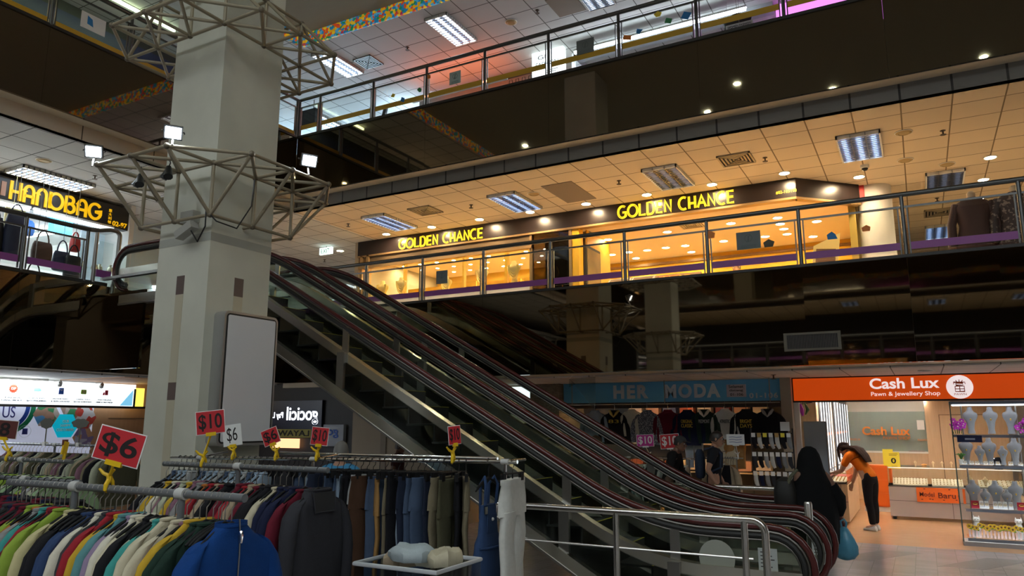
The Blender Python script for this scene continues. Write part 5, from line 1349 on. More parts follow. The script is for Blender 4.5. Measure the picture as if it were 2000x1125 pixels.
for z, xo in ((1.60, .01), (1.15, .05), (.52, .07), (.10, .06)):
    MB().box((X0c + xo, Yc0 + .02, z), (X1c, Yc1, z + .02)).build('shelf', cglass, t, smooth=False)
    MB().box((X0c + xo, Yc0 + .012, z - .03), (X1c, Yc0 + .02, z + .012)).build('shelf_edge', mat('blue_grey_metal', (.25, .28, .36), .4, .4), t, smooth=False)
    MB().box((X0c + xo, Yc0 + .02, z - .02), (X1c, Yc0 + .035, z - .004)).build('shelf_light', led2, t, smooth=False)
MB().tube((X0c + .16, Yc1 - .05, .06), (X0c + .16, Yc1 - .05, 2.06), .012).tube((X1c - .1, Yc1 - .05, .06), (X1c - .1, Yc1 - .05, 2.06), .012).tube((1.24, Yc1 - .05, .06), (1.24, Yc1 - .05, 2.06), .012).build('upright', dsteel, t)
SH = {1: 1.622, 2: 1.172, 3: .542, 4: .122}
SN = {1: 'top', 2: 'second', 3: 'third', 4: 'bottom'}
for s, xs, sc in ((1, (.64, .9, 1.15), 1.05), (2, (.54, .84, 1.16), 1.02), (3, (.575, .86, 1.11), 1.03)):
    for k, x in enumerate(xs): put_bust(x, 13.45, SH[s], sc, f'large grey necklace bust on the {SN[s]} shelf of the glass cabinet, {ordn(k + 1)} from the left', 'large busts in the glass cabinet')
for s, xs in ((2, (.71, 1.0)), (3, (.72, .99))):
    for k, x in enumerate(xs): put_bust(x, 13.38, SH[s], .72, f'small grey bust on the {SN[s]} shelf of the glass cabinet, {["left", "right"][k]} one', 'small busts in the glass cabinet')
def blob_flowers(x, y, z, w, h, m, m2, lb, n=14, seed=1):
    rnd = random.Random(seed); t = thing('flowers', lb, 'flowers', (x, y, z))
    mb = MB(); mc = MB()
    for k in range(n):
        fx, fy, fz = x + rnd.uniform(-w, w) / 2, y + rnd.uniform(-.05, .05), z + .04 + rnd.random() * (h - .05)
        for q in range(5):
            a = q * 2 * pi / 5 + rnd.random(); mb.ball((fx + .022 * cos(a), fy - .01, fz + .022 * sin(a)), (.017, .008, .017), 7, 5)
        mc.ball((fx, fy - .016, fz), (.009, .006, .009), 6, 4)
    mb.build('petals', m, t); mc.build('centres', m2, t)
    st = MB()
    for k in range(5): st.path([(x + (k - 2) * w / 8, y, z), (x + (k - 2) * w / 5, y, z + h * .6)], .006, 5)
    st.build('stems', mat('leaf_green', (.08, .16, .03), .5), t)
wc = mat('pale_centre', (.8, .7, .6), .5)
blob_flowers(.45, 13.4, SH[1], .2, .22, orch, wc, 'magenta orchids at the left of the top cabinet shelf', 18, 3)
blob_flowers(1.3, 13.4, SH[1], .16, .24, orch, wc, 'magenta orchids at the right of the top cabinet shelf', 16, 5)
t = thing('flowers', 'row of yellow sunflowers along the bottom shelf of the glass cabinet', 'flowers', (1.0, 13.32, SH[4]))
rnd = random.Random(9); mb = MB(); mc = MB(); ml = MB(); mt = MB()
for k in range(26):
    fx, fz = .47 + k * .045, SH[4] + .15 + rnd.uniform(-.02, .03); fy = 13.3 + rnd.uniform(-.02, .03)
    for q in range(8):
        a = q * pi / 4; mb.ball((fx + .024 * cos(a), fy, fz + .024 * sin(a)), (.012, .006, .012), 6, 4)
    mc.ball((fx, fy - .006, fz), (.013, .006, .013), 7, 5)
    ml.ball((fx + .02, fy + .01, fz - .03), (.022, .012, .016), 6, 4)
    mt.box((fx - .012, fy - .0, SH[4]), (fx + .012, fy + .03, SH[4] + .1))
mb.build('petals', mat('sun_yellow', (.85, .55, .02), .5), t); mc.build('centres', mat('sun_brown', (.2, .09, .02), .6), t); ml.build('leaves', mat('leaf_light', (.2, .35, .03), .5), t); mt.build('pots', mat('pale_pink', (.7, .5, .48), .5), t, smooth=False)
t = thing('potted_plant', 'small green plant in a white pot on the second cabinet shelf', 'plant', (.46, 13.36, SH[2]))
MB().lathe([(.03, 0), (.038, .07), (.034, .07)], (.46, 13.36, SH[2]), 14).build('pot', white, t)
mb = MB()
for k in range(12): a = k * 2.4; mb.path([(.46, 13.36, SH[2] + .06), (.46 + .03 * cos(a), 13.36 + .02 * sin(a), SH[2] + .13 + .003 * k), (.46 + .07 * cos(a), 13.36 + .04 * sin(a), SH[2] + .14)], [.004, .01, .003], 5)
mb.build('leaves', mat('leaf_mid', (.1, .28, .06), .5), t)
t = thing('brand_plate', 'small navy label plate under the top cabinet shelf', 'label', (.53, 13.19, 1.48))
MB().box((.43, 13.195, 1.5), (.75, 13.205, 1.6)).build('plate', mat('navy_plate', (.02, .035, .12), .4), t, smooth=False)
MB().box((.53, 13.193, 1.535), (.66, 13.195, 1.56)).build('mark', mat('pale_blue_mark', (.35, .45, .6), .4), t, smooth=False)
def ring_box(x, y, z, lb):
    t = thing('ring_box', lb, 'ring box', (x, y, z))
    r_ = mat('red_velvet', (.4, .01, .03), .6)
    MB().box((x - .05, y - .04, z), (x + .05, y + .04, z + .04)).build('base', r_, t, smooth=False)
    MB().box((x - .05, y + .03, z + .04), (x + .05, y + .045, z + .1)).build('lid', r_, t, smooth=False)
    MB().path([(x + .03 * cos(radians(a)), y - .01, z + .06 + .012 * sin(radians(a))) for a in range(0, 360, 40)], .004, 5, closed=True).build('bangle', gold, t)
ring_box(.575, 13.3, SH[3], 'open red velvet ring box on the third cabinet shelf, left one'); ring_box(1.15, 13.3, SH[3], 'open red velvet ring box on the third cabinet shelf, right one')
for s, xs in ((2, (.5, .59, .66, .77, .84, .92, 1.08, 1.2)), (3, (.66, .72, .83, .89, .95, 1.02))):
    for k, x in enumerate(xs):
        t = thing('jewellery_block', f'small pale jewellery holder on the {SN[s]} cabinet shelf, {ordn(k + 1)} from the left', 'jewellery holder', (x, 13.3, SH[s]), 'small jewellery holders in the cabinet')
        hgt = .05 + .05 * ((k * 3 + s) % 3 == 0)
        MB().prism([(-.03, 0), (.03, 0), (.024, hgt), (-.024, hgt)], .05, lambda u, v, w: (x + u, 13.28 + w, SH[s] + v)).build('block', mat('pale_grey_block', (.62, .62, .64), .5), t, smooth=False)
        MB().path([(x + .018 * cos(radians(a)), 13.277, SH[s] + hgt * .6 + .015 * sin(radians(a))) for a in range(0, 360, 45)], .003, 5, closed=True).build('ring', gold, t)
for k, x in enumerate((.575, 1.1)):
    t = thing('cat_figure', f'white cat figurine above the sunflowers, {["left", "right"][k]} one', 'figurine', (x, 13.42, SH[4]))
    z = SH[4]
    MB().path([(x, 13.42, z), (x, 13.42, z + .1), (x, 13.42, z + .19), (x, 13.42, z + .22)], [.05, .05, .04, .03], 12).ball((x, 13.41, z + .24), (.05, .045, .04), 12, 8).path([(x - .03, 13.41, z + .26), (x - .035, 13.41, z + .3)], [.018, .003], 6).path([(x + .03, 13.41, z + .26), (x + .035, 13.41, z + .3)], [.018, .003], 6).build('body', mat('white_china', (.75, .75, .73), .2), t)
    MB().ball((x - .018, 13.368, z + .245), .006, 6, 4).ball((x + .018, 13.368, z + .245), .006, 6, 4).build('eyes', black, t)
tag(MB().lathe([(.09, 0), (.1, .01), (.09, .02)], (.0, 0, 0), 20).xf(Matrix.Translation((1.12, 16.05, 1.08)) @ Matrix.Rotation(pi / 2, 4, 'X')).tube((1.12, 16.15, .965), (1.12, 16.06, 1.0), .01, 6).box((1.06, 16.11, .962), (1.18, 16.2, .97)).build('round_mirror', mat('dark_mirror_round', (.05, .05, .06), .1, .8)), 'round dark mirror behind the glass cabinet', 'mirror')
showcase(1.35, 2.6, 15.0, 15.5, .62, .95, wood, 'pale wood showcase seen through the glass cabinet at right', 2, False)
# round light rings on the ground ceiling
for k, x in enumerate((.2, 1.6)):
    flat_light(-.1 + x, 12.2, 2.53, .09, mat('dark_round', (.1, .12, .08), .5), f'round dark fitting in the soffit above the orange sign, {["left", "right"][k]} one')

# ================================================================== dress shop with the blue sign
t = thing('shop_sign', 'long blue shop sign with pale rounded capitals and a unit number', 'shop sign', (-4.05, YG, 2.15))
face = MB().box((-6.09, YG, 2.155), (-2.025, YG + .1, 2.525)).build('board', mat('sky_blue_board', (.12, .46, .8), .45), t, smooth=False)
pl = mat('pale_blue_letters', (.6, .66, .74), .5)
text('HER', 'lettering', pl, face, (-5.06, YG - .003, 2.225), (1, 0, 0), .68, .25, bold=.05, space=1.25); text('MODA', 'lettering', pl, face, (-4.07, YG - .003, 2.22), (1, 0, 0), 1.0, .25, bold=.05, space=1.25)
text('01-106', 'unit_number', pl, face, (-2.58, YG - .003, 2.2), (1, 0, 0), .47, .09, bold=.03, space=1.2)
MB().box((-2.96, YG - .01, 2.225), (-2.63, YG, 2.44)).build('taped_sheet', mat('pinkish_paper', (.62, .55, .6), .6), t, smooth=False)
text('Selamat', 'sheet_words', dblack, t, (-2.92, YG - .013, 2.38), (1, 0, 0), .25, .05); text('datang', 'sheet_words', dblack, t, (-2.91, YG - .013, 2.31), (1, 0, 0), .23, .05); text('01-106', 'sheet_words', dblack, t, (-2.9, YG - .013, 2.245), (1, 0, 0), .22, .045)
MB().box((-6.09, YG + .02, 2.05), (-2.03, YG + .1, 2.155)).build('header', mat('header_dark', (.03, .022, .02), .6), t, smooth=False)
hl = lamp('dress_shop_lamp', (1.0, .72, .42), 260.0)
for k, (x, y) in enumerate(((-5.2, 14.2), (-4.2, 14.2), (-3.2, 14.4), (-5.6, 15.4), (-4.6, 15.4), (-2.6, 13.9))): flat_light(x, y, 2.5, .06, hl, f'warm lamp in the ceiling of the dress shop, {ordn(k + 1)} counted from the front')
# goods on the shelves at the back of the dress shop
rnd = random.Random(4)
t = thing('wall_shelf', 'back shelves of the dress shop holding folded clothes', 'shelf', (-4.4, 16.4, 0))
MB().box((-6.0, 16.6, 0), (-2.8, 16.95, .05)).box((-6.0, 16.6, .7), (-2.8, 16.95, .73)).box((-6.0, 16.6, 1.3), (-2.8, 16.95, 1.33)).box((-6.0, 16.6, 1.9), (-2.8, 16.95, 1.93)).build('boards', mat('shelf_beige', (.5, .4, .28), .6), t, smooth=False)
foldc = [(.6, .5, .35), (.5, .12, .06), (.7, .6, .5), (.08, .1, .2), (.55, .3, .2), (.75, .7, .62), (.2, .05, .06)]
for k in range(24):
    x = -5.85 + (k % 8) * .4; z = (.73, 1.33, 1.93)[k // 8]
    c = foldc[rnd.randrange(7)]
    tag(MB().prism(rrect(.3, .16 + .1 * rnd.random(), .03), .25, lambda u, v, w: (x + u, 16.65 + w, z + .13 + v)).build('folded_clothes', mat('fold_%d' % (foldc.index(c)), c, .8)), f'folded clothes, {ordn(k % 8 + 1)} from the left on the {["lower", "middle", "upper"][k // 8]} back shelf of the dress shop', 'clothes', 'folded clothes on the back shelves')

# ================================================================== left ground floor: bright instalment shop
XS_ = -13.2
sw = mat('bright_white_sign', (.8, .85, .88), .5, emit=(.9, .97, 1.0), es=.6)
t = thing('shop_sign', 'bright white lit sign with five round icons and small captions at lower left', 'shop sign', (XS_, 6.9, 2.09))
MB().box((XS_ - .12, 3.5, 2.09), (XS_, 9.05, 2.5)).build('board', sw, t, smooth=False)
MB().box((XS_ - .13, 3.5, 2.05), (XS_ + .01, 9.3, 2.09)).build('lower_edge', dblack, t, smooth=False)
MB().box((XS_, 9.02, 2.09), (XS_ + .008, 9.06, 2.42)).build('divider', mat('dark_green_bar', (.02, .08, .07), .5), t, smooth=False)
MB().box((XS_ - .12, 9.06, 2.09), (XS_, 9.24, 2.44)).build('yellow_end', mat('yellow_end', (.8, .55, .05), .5, emit=(1, .7, .1), es=.6), t, smooth=False)
MB().prism([(8.75, 2.1), (9.0, 2.1), (9.0, 2.4)], .006, lambda u, v, w: (XS_ + w, u, v)).build('blue_corner', mat('sky_corner', (.2, .55, .75), .5, emit=(.2, .55, .8), es=.4), t, smooth=False)
icol = [mat('icon_' + n, c, .5) for n, c in (('red', (.7, .06, .02)), ('teal', (.25, .6, .65)), ('blue', (.03, .12, .55)), ('green', (.3, .65, .05)), ('crimson', (.65, .05, .12)))]
gt = mat('caption_grey', (.08, .1, .14), .6)
caps = (('TANPA', 'UANG MUKA'), ('GRATIS', 'BIAYA PENGIRIMAN'), ('PRODUK BARU', '& BERGARANSI'), ('TERIMA DULU', 'BAYAR KEMUDIAN'), ('PESAN DI SINGAPURA', 'KIRIM KE INDONESIA'))
for k, (y, z) in enumerate(((6.85, 2.345), (7.24, 2.34), (7.64, 2.335), (8.04, 2.33), (8.45, 2.325))):
    f = lambda u, v, w: (XS_ + .004 + w, y + u, z + v)
    mb = MB(); ribbon(mb, arc(0, 0, .1, 0, 360, 28), .004, f, .002); mb.build('icon_ring', mat('icon_rim', (.55, .6, .62), .5), t, smooth=False)
    mb = MB()
    if k == 0: mb.prism([((.075 if i % 2 else .062) * cos(i * pi / 12), (.075 if i % 2 else .062) * sin(i * pi / 12)) for i in range(24)], .003, f)
    elif k == 1: mb.prism([(-.06, -.03), (.02, -.03), (.06, -.02), (.06, .0), (.03, .03), (-.06, .03)], .003, f)
    elif k == 2: mb.prism([(-.045, -.06), (.045, -.06), (.04, .05), (-.04, .05)], .003, f)
    elif k == 3: mb.prism(rrect(.1, .08, .015), .003, f)
    else: mb.prism([(-.01, -.04), (.05, -.04), (.05, .05), (-.01, .05)], .003, f); mb.prism([(-.055, -.04), (-.015, -.04), (-.015, .01), (-.04, .01)], .003, f)
    mb.build('icon', icol[k], t, smooth=False)
    mb = MB()
    if k == 2: ribbon(mb, arc(0, .03, .02, 180, 360, 8), .01, lambda u, v, w: (XS_ + .008 + w, y + u, z + v), .002)
    if k == 3: ribbon(mb, arc(0, 0, .02, 0, 360, 12), .008, lambda u, v, w: (XS_ + .008 + w, y + u, z + v), .002)
    if k in (2, 3): mb.build('icon_detail', white, t, smooth=False)
    if k == 0: text('DP', 'icon_letters', white, t, (XS_ + .009, y - .035, z - .02), (0, 1, 0), .07, .04, bold=.02)
    text(caps[k][0], 'caption', gt, t, (XS_ + .003, y - .13, 2.185), (0, 1, 0), .26, .022); text(caps[k][1], 'caption', gt, t, (XS_ + .003, y - .16, 2.14), (0, 1, 0), .32, .026, bold=.01)
# graphic wall below
XB = -13.5
t = thing('wall_graphic', 'pale wall graphic with hexagon pictures and a teal customer hexagon at lower left', 'wall graphic', (XB, 6.9, .6))
MB().box((XB - .05, 4.0, .4), (XB, 8.45, 2.07)).build('panel', mat('lilac_white', (.62, .66, .85), .5, emit=(.75, .8, 1), es=.12), t, smooth=False)
def hexa(y, z, r, m, nm, d): 
    MB().prism([(r * 1.0 * cos(radians(a)), r * sin(radians(a))) for a in range(0, 360, 60)], .004, lambda u, v, w: (XB + d + w, y + u, z + v)).build(nm, m, t, smooth=False)
coll = lambda n, s, st: ramp_mat(n, st, (1, 1, 1), 'voronoi', .6, s, True)
hexa(7.6, 1.93, .23, coll('photo_blue', 9, [(0, (.1, .35, .7)), (.35, (.45, .28, .2)), (.6, (.05, .3, .12)), (.8, (.6, .55, .5)), (.9, (.5, .3, .22))]), 'picture_hexagon', .002)
hexa(8.02, 2.05, .19, coll('photo_green', 10, [(0, (.05, .3, .12)), (.4, (.55, .5, .48)), (.6, (.5, .08, .06)), (.85, (.4, .3, .25))]), 'picture_hexagon', .002)
hexa(8.28, 1.88, .23, coll('photo_red', 9, [(0, (.55, .06, .04)), (.35, (.65, .66, .7)), (.65, (.4, .22, .15)), (.85, (.6, .1, .05))]), 'picture_hexagon', .001)
hexa(8.3, 1.52, .2, coll('photo_violet', 11, [(0, (.25, .2, .4)), (.3, (.6, .35, .2)), (.6, (.5, .5, .6)), (.85, (.35, .25, .2))]), 'picture_hexagon', .0)
hexa(7.95, 1.73, .235, mat('teal_hexagon', (.0, .3, .42), .5, emit=(0, .4, .55), es=.25), 'teal_hexagon', .006)
for q, (wd, ww) in enumerate((('OUR', .12), ('HAPPY', .18), ('CUSTOMERS', .31))):
    text(wd, 'hexagon_words', white, t, (XB + .012, 7.95 - ww / 2, 1.785 - q * .075), (0, 1, 0), ww, .05, bold=.02)
text('US', 'brand_letters', mat('violet_letters', (.05, .05, .25), .5), t, (XB + .002, 6.88, 1.87), (0, 1, 0), .2, .19)
mb = MB()
ribbon(mb, arc(6.95, 2.05, .42, -75, 10, 12), .08, lambda u, v, w: (XB + .001 + w, u, v), .003); mb.build('green_swoosh', mat('swoosh_green', (.0, .2, .08), .5), t, smooth=False)
mb = MB(); ribbon(mb, arc(6.9, 2.06, .38, -70, 10, 12), .07, lambda u, v, w: (XB + .004 + w, u, v), .003); mb.build('blue_swoosh', mat('swoosh_blue', (.01, .06, .35), .5), t, smooth=False)
f = lambda u, v, w: (XB + .003 + w, 7.27 + u, 1.64 + v)
mb = MB(); ribbon(mb, arc(0, 0, .1, 0, 360, 24), .005, f, .002); mb.build('bag_ring', mat('icon_rim', (.55, .6, .62), .5), t, smooth=False)
MB().prism([(-.045, -.05), (.045, -.05), (.04, .05), (-.04, .05)], .004, f).build('bag_icon', mat('icon_navy', (.02, .03, .2), .5), t, smooth=False)
sbox('wall_left', (XB - .05, 8.45, 0), (XB, 10.6, 2.53), ramp_mat('orange_wood', [(0, (.5, .28, .14)), (1, (.6, .36, .2))], (8, 8, .8), sc=3))
tag(MB().box((XB, 8.75, 1.86), (XB + .01, 10.2, 1.875)).build('wall_groove', mat('wood_gap', (.2, .13, .07), .6), smooth=False), 'thin dark groove across the orange wood wall', 'trim')
sbox('ceiling', (-13.2, 7.6, 2.52), (-11.4, 10.6, 2.53), mat('salmon_soffit', (.65, .35, .2), .6))
for k in range(2):
    t = thing('spotlight', f'small spotlight arm above the bright white sign, {["left", "right"][k]} one', 'spotlight', (XS_ + .15, 7.5 + k * .75, 2.43))
    y = 7.5 + k * .75
    MB().path([(XS_, y, 2.5), (XS_ + .2, y, 2.5), (XS_ + .2, y, 2.46)], .012, 6).path([(XS_ + .2, y, 2.47), (XS_ + .14, y + .02, 2.43)], [.03, .04], 8).build('arm', dsteel, t)
tube_light((XS_ + .12, 4.2, 2.51 - .06), (XS_ + .12, 7.3, 2.51 - .06), lamp('white_sign_tube', (.9, .97, 1), 9), 'white tube light washing the bright shop sign at lower left')

# mirror reflection beyond the lightbox, built as flat boards with reversed letters
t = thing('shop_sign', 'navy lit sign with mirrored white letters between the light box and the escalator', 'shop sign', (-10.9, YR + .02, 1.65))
MB().box((-11.09, YR, 1.66), (-10.07, YR + .05, 2.21)).build('board', mat('reflected_navy_sign', (.01, .015, .05), .3), t, smooth=False)
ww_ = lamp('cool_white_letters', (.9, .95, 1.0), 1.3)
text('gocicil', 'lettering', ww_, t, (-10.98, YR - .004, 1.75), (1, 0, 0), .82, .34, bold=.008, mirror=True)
MB().box((-11.9, YR, 1.66), (-11.09, YR + .05, 2.21)).build('board_end', mat('reflected_navy_sign', (.01, .015, .05), .3), t, smooth=False)
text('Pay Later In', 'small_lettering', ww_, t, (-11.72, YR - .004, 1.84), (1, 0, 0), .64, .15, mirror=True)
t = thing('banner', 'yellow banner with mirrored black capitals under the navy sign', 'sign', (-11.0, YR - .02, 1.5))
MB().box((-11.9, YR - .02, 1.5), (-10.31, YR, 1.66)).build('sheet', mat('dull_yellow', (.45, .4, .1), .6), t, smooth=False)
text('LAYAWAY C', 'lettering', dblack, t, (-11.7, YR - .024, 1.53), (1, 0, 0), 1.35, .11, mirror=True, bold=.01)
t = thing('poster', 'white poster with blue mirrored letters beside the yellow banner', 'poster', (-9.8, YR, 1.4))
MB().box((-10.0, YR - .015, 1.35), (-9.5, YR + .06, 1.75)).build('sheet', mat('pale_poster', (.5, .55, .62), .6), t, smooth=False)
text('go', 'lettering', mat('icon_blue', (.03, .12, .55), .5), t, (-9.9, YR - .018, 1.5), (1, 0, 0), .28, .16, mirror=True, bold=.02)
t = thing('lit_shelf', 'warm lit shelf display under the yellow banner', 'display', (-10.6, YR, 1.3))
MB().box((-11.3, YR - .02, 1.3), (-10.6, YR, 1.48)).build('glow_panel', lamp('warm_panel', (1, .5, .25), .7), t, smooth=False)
# white-lit shop behind the escalators
t = thing('shop', 'white-lit shopfront with red capitals behind the escalators', 'shop', (-7.4, 14.6, 0))
MB().box((-9.2, 14.6, 0), (-6.75, 14.7, 2.53)).build('back_wall', lamp('cool_glow_back_wall', (.7, .85, .9), .5), t, smooth=False)  # the back wall glows by itself to look lit
MB().box((-9.2, 13.3, 2.1), (-6.8, 13.35, 2.53)).build('header', lamp('cool_lit_sign', (.75, .88, .92), .7), t, smooth=False)
text('EFT', 'lettering', mat('red_letters', (.6, .02, .02), .5), t, (-7.75, 13.295, 2.2), (1, 0, 0), .5, .25, bold=.03)
MB().box((-8.6, 13.6, 0), (-6.8, 14.1, 1.2)).build('goods_table', ramp_mat('bright_goods', [(0, (.8, .5, .02)), (.35, (.75, .65, .2)), (.5, (.7, .7, .7)), (.7, (.1, .25, .6)), (.85, (.6, .3, .05))], sc=9, kind='voronoi', const=True), t, smooth=False)
tube_light((-8.8, 13.9, 2.45), (-7.0, 13.9, 2.45), shop_w, 'white tube light in the shop behind the escalators')
# ================================================================== clothes racks in the foreground
def cloth(name, c, rough=.9):
    return mat('cloth_' + name.replace(' ', '_').replace('-', '_'), c, rough, var=.12, vs=30, spec=.2, bump=.25, bs=160)
CL = {k: cloth(k, c) for k, c in {
    'cobalt blue': (.006, .045, .19), 'dark green': (.015, .035, .025), 'mustard yellow': (.5, .32, .03), 'mauve': (.22, .11, .15), 'cream': (.52, .47, .34), 'pale cream': (.6, .57, .46),
    'teal': (.05, .29, .26), 'sage': (.4, .42, .31), 'black': (.012, .012, .015), 'lavender': (.26, .2, .3), 'dusty teal': (.1, .25, .26), 'red': (.3, .02, .03), 'charcoal': (.04, .04, .045),
    'navy': (.012, .016, .045), 'slate blue': (.03, .055, .13), 'straw': (.5, .45, .24), 'lime green': (.25, .36, .05), 'maroon': (.13, .012, .025), 'grey': (.25, .25, .25), 'orange': (.42, .14, .03),
    'dark grey': (.035, .035, .042), 'beige': (.36, .28, .19), 'pale denim': (.28, .36, .45), 'mid denim': (.06, .09, .15), 'dark denim': (.02, .027, .05), 'khaki': (.2, .17, .11), 'tan': (.36, .2, .07), 'olive': (.09, .085, .05), 'white': (.6, .6, .56), 'light grey': (.35, .36, .36), 'pale green': (.25, .36, .2), 'brown': (.07, .035, .02)}.items()}
inner_dark = mat('garment_inside', (.02, .02, .022), .9)  # near-black colour stands for the shade inside neck holes
def sellipse(cx, cy, rx, ry, z, n=20, p=.75):
    out = []
    for k in range(n):
        a = 2 * pi * k / n; c, s = cos(a), sin(a)
        out.append((cx + rx * math.copysign(abs(c) ** p, c), cy + ry * math.copysign(abs(s) ** p, s), z))
    return out
def sweater_mesh(d=.05, length=.62, sleeve=.5, neck=.07, seed=0, puff=1.0):
    rnd = random.Random(seed); mb = MB()
    prof = [(-.12, neck, .042), (-.14, neck + .02, .045), (-.158, .13, .04), (-.18, .185, .044), (-.22, .212, .05), (-.3, .222, .054), (-.42, .22, .055), (-.55, .222, .052), (-.12 - length + .05, .228, .05), (-.12 - length + .045, .222, .046), (-.12 - length, .215, .045)]
    rings = []
    for i, (z, w, t) in enumerate(prof):
        r = sellipse(0, 0, t * d / .05, w * puff, z, 24)
        r = [(x + (.25 * d * sin(y * 38 + seed + z * 9) * (.0 if i < 4 else 1)), y, zz + (.02 * abs(y) / .2 * -1 if 1 < i < 4 else 0)) for x, y, zz in r]
        rings.append(r)
    mb.loft(rings, 0, False, True)
    mb.loft([sellipse(0, 0, .036 * d / .05, neck - .012, -.125, 24), sellipse(0, 0, .03 * d / .05, neck - .03, -.16, 24)], 1, False, True)
    # collar ring
    mb.path(sellipse(0, 0, .042 * d / .05, neck, -.12, 24), .009, 6, closed=True)
    for s in (-1, 1):
        P = [(0, s * .185, -.2), (0, s * .225, -.26), (.01, s * .255, -.38), (.02, s * .27, -.5), (.02, s * .272, -.6), (.02, s * .27, -.2 - sleeve), (.02, s * .268, -.23 - sleeve)]
        R = [.05, .06, .056, .05, .046, .04, .034]
        rg = []
        for (x, y, z), r in zip(P, R): rg.append([(x + r * .85 * d / .05 * cos(2 * pi * k / 14), y + r * sin(2 * pi * k / 14), z + (0.0 if z < -.3 else -s * r * .6 * sin(2 * pi * k / 14))) for k in range(14)])
        mb.loft(rg)
    return mb
def trouser_mesh(w=.17, L=.98, d=.03, seed=0, flare=1.0):
    mb = MB(); rings = []
    for z, ww, dd in ((-.115, w, d), (-.15, w * 1.0, d), (-.155, w * .98, d * .9), (-.25, w * 1.08, d * 1.15), (-.36, w * 1.12, d * 1.2)): rings.append([(x + .012 * sin(y * 40 + seed), y, zz) for x, y, zz in sellipse(0, 0, dd, ww, z, 20)])
    mb.loft(rings, 0, True, True)
    for s in (-1, 1):
        rg = []
        for z, yy, ww, dd in ((-.33, .085, .095, 1.1), (-.5, .09, .085, 1.0), (-.7, .085, .075 * flare, .9), (-.12 - L, .085, .07 * flare * flare, .85)):
            rg.append([(x + .01 * sin(z * 14 + seed + s), y, zz) for x, y, zz in sellipse(0, s * yy * w / .17, dd * d, ww * w / .17, z, 14)])
        mb.loft(rg)
    return mb
def mesh_of(mb, name, mats):
    me = bpy.data.meshes.new(name); me.from_pydata(mb.v, [], mb.f)
    for m in mats: me.materials.append(m)
    me.polygons.foreach_set('material_index', mb.m); me.shade_smooth(); me.set_sharp_from_angle(angle=1.0); me.update(); return me
SW = [mesh_of(sweater_mesh(.024, .62 + .04 * (k % 3), .5, .062 + .01 * (k % 2), k * 3.1), 'sweater', [CL['black'], inner_dark]) for k in range(4)]
SWF = mesh_of(sweater_mesh(.055, .66, .52, .07, 2.2, 1.06), 'sweater_full', [CL['black'], inner_dark])
TR = [mesh_of(trouser_mesh(.16 + .01 * (k % 3), .95 + .04 * (k % 2), .022, k * 2.3, 1 + .12 * (k % 3 == 1)), 'trousers', [CL['black']]) for k in range(5)]
hook_m = mat('hanger_wire', (.45, .43, .4), .3, 1.0)
hang_w = mat('wooden_hanger', (.38, .24, .09), .5)
def hanger_meshes():
    hk = MB(); hk.path([(0, 0, -.115), (0, 0, -.07)] + [(0, .012 - .012 * cos(radians(a)) - .0, -.045 + .025 * 0) for a in ()] + [(0, .0, -.05), (0, .018, -.03), (0, .022, .0), (0, .014, .018), (0, 0, .024), (0, -.014, .018), (0, -.019, .004)], .0028, 6)
    sh = MB(); sh.path([(0, -.172, -.198), (0, -.14, -.175), (0, -.09, -.147), (0, 0, -.112), (0, .09, -.147), (0, .14, -.175), (0, .172, -.198)], [.006, .009, .010, .009, .010, .009, .006], 8)
    cl = MB(); cl.tube((0, -.17, -.08), (0, .17, -.08), .006, 6); cl.box((-.012, -.15, -.135), (.012, -.11, -.075)); cl.box((-.012, .11, -.135), (.012, .15, -.075)); cl.tube((0, 0, -.115), (0, 0, -.08), .006, 6)
    return hk, sh, cl
hk, sh, cl = hanger_meshes()
HK = mesh_of(hk, 'hook', [hook_m]); SHB = mesh_of(sh, 'shoulder_bar', [hang_b]); SHW = mesh_of(sh, 'shoulder_bar', [hang_w]); CLB = mesh_of(cl, 'clip_bar', [hang_b])
HKB = mesh_of(hk, 'hook', [hang_b])
def hang_obj(name, me, parent, loc=None, rot=None):
    o = bpy.data.objects.new(name, me); COL.objects.link(o)
    if parent: o.parent = parent
    if loc: o.location = loc
    if rot is not None: o.rotation_euler = (0, 0, rot)
    return o
def hang(x, Y, z, rot, me, colour, kind, where, hb=SHB, hn='hanger', hookme=None, sc=(1, 1, 1), hl='black'):
    """one garment and the hanger that carries it, both on the rail at (x, Y, z)"""
    g = hang_obj(kind.replace(' ', '_'), me, None, (x, Y, z), rot); g.scale = sc
    recolor(g, CL[colour]); tag(g, f'{colour} {kind}, {where}', 'garment' if kind not in ('jeans', 'trousers') else 'trousers')
    h = thing('hanger', f'{hl} hanger carrying the {colour} {kind}, {where}', 'hanger', (x, Y, z)); h.rotation_euler = (0, 0, rot)
    hang_obj('hook', hookme or HK, h); hang_obj('clip_bar' if hb is CLB else 'shoulder_bar', hb, h)
    return g
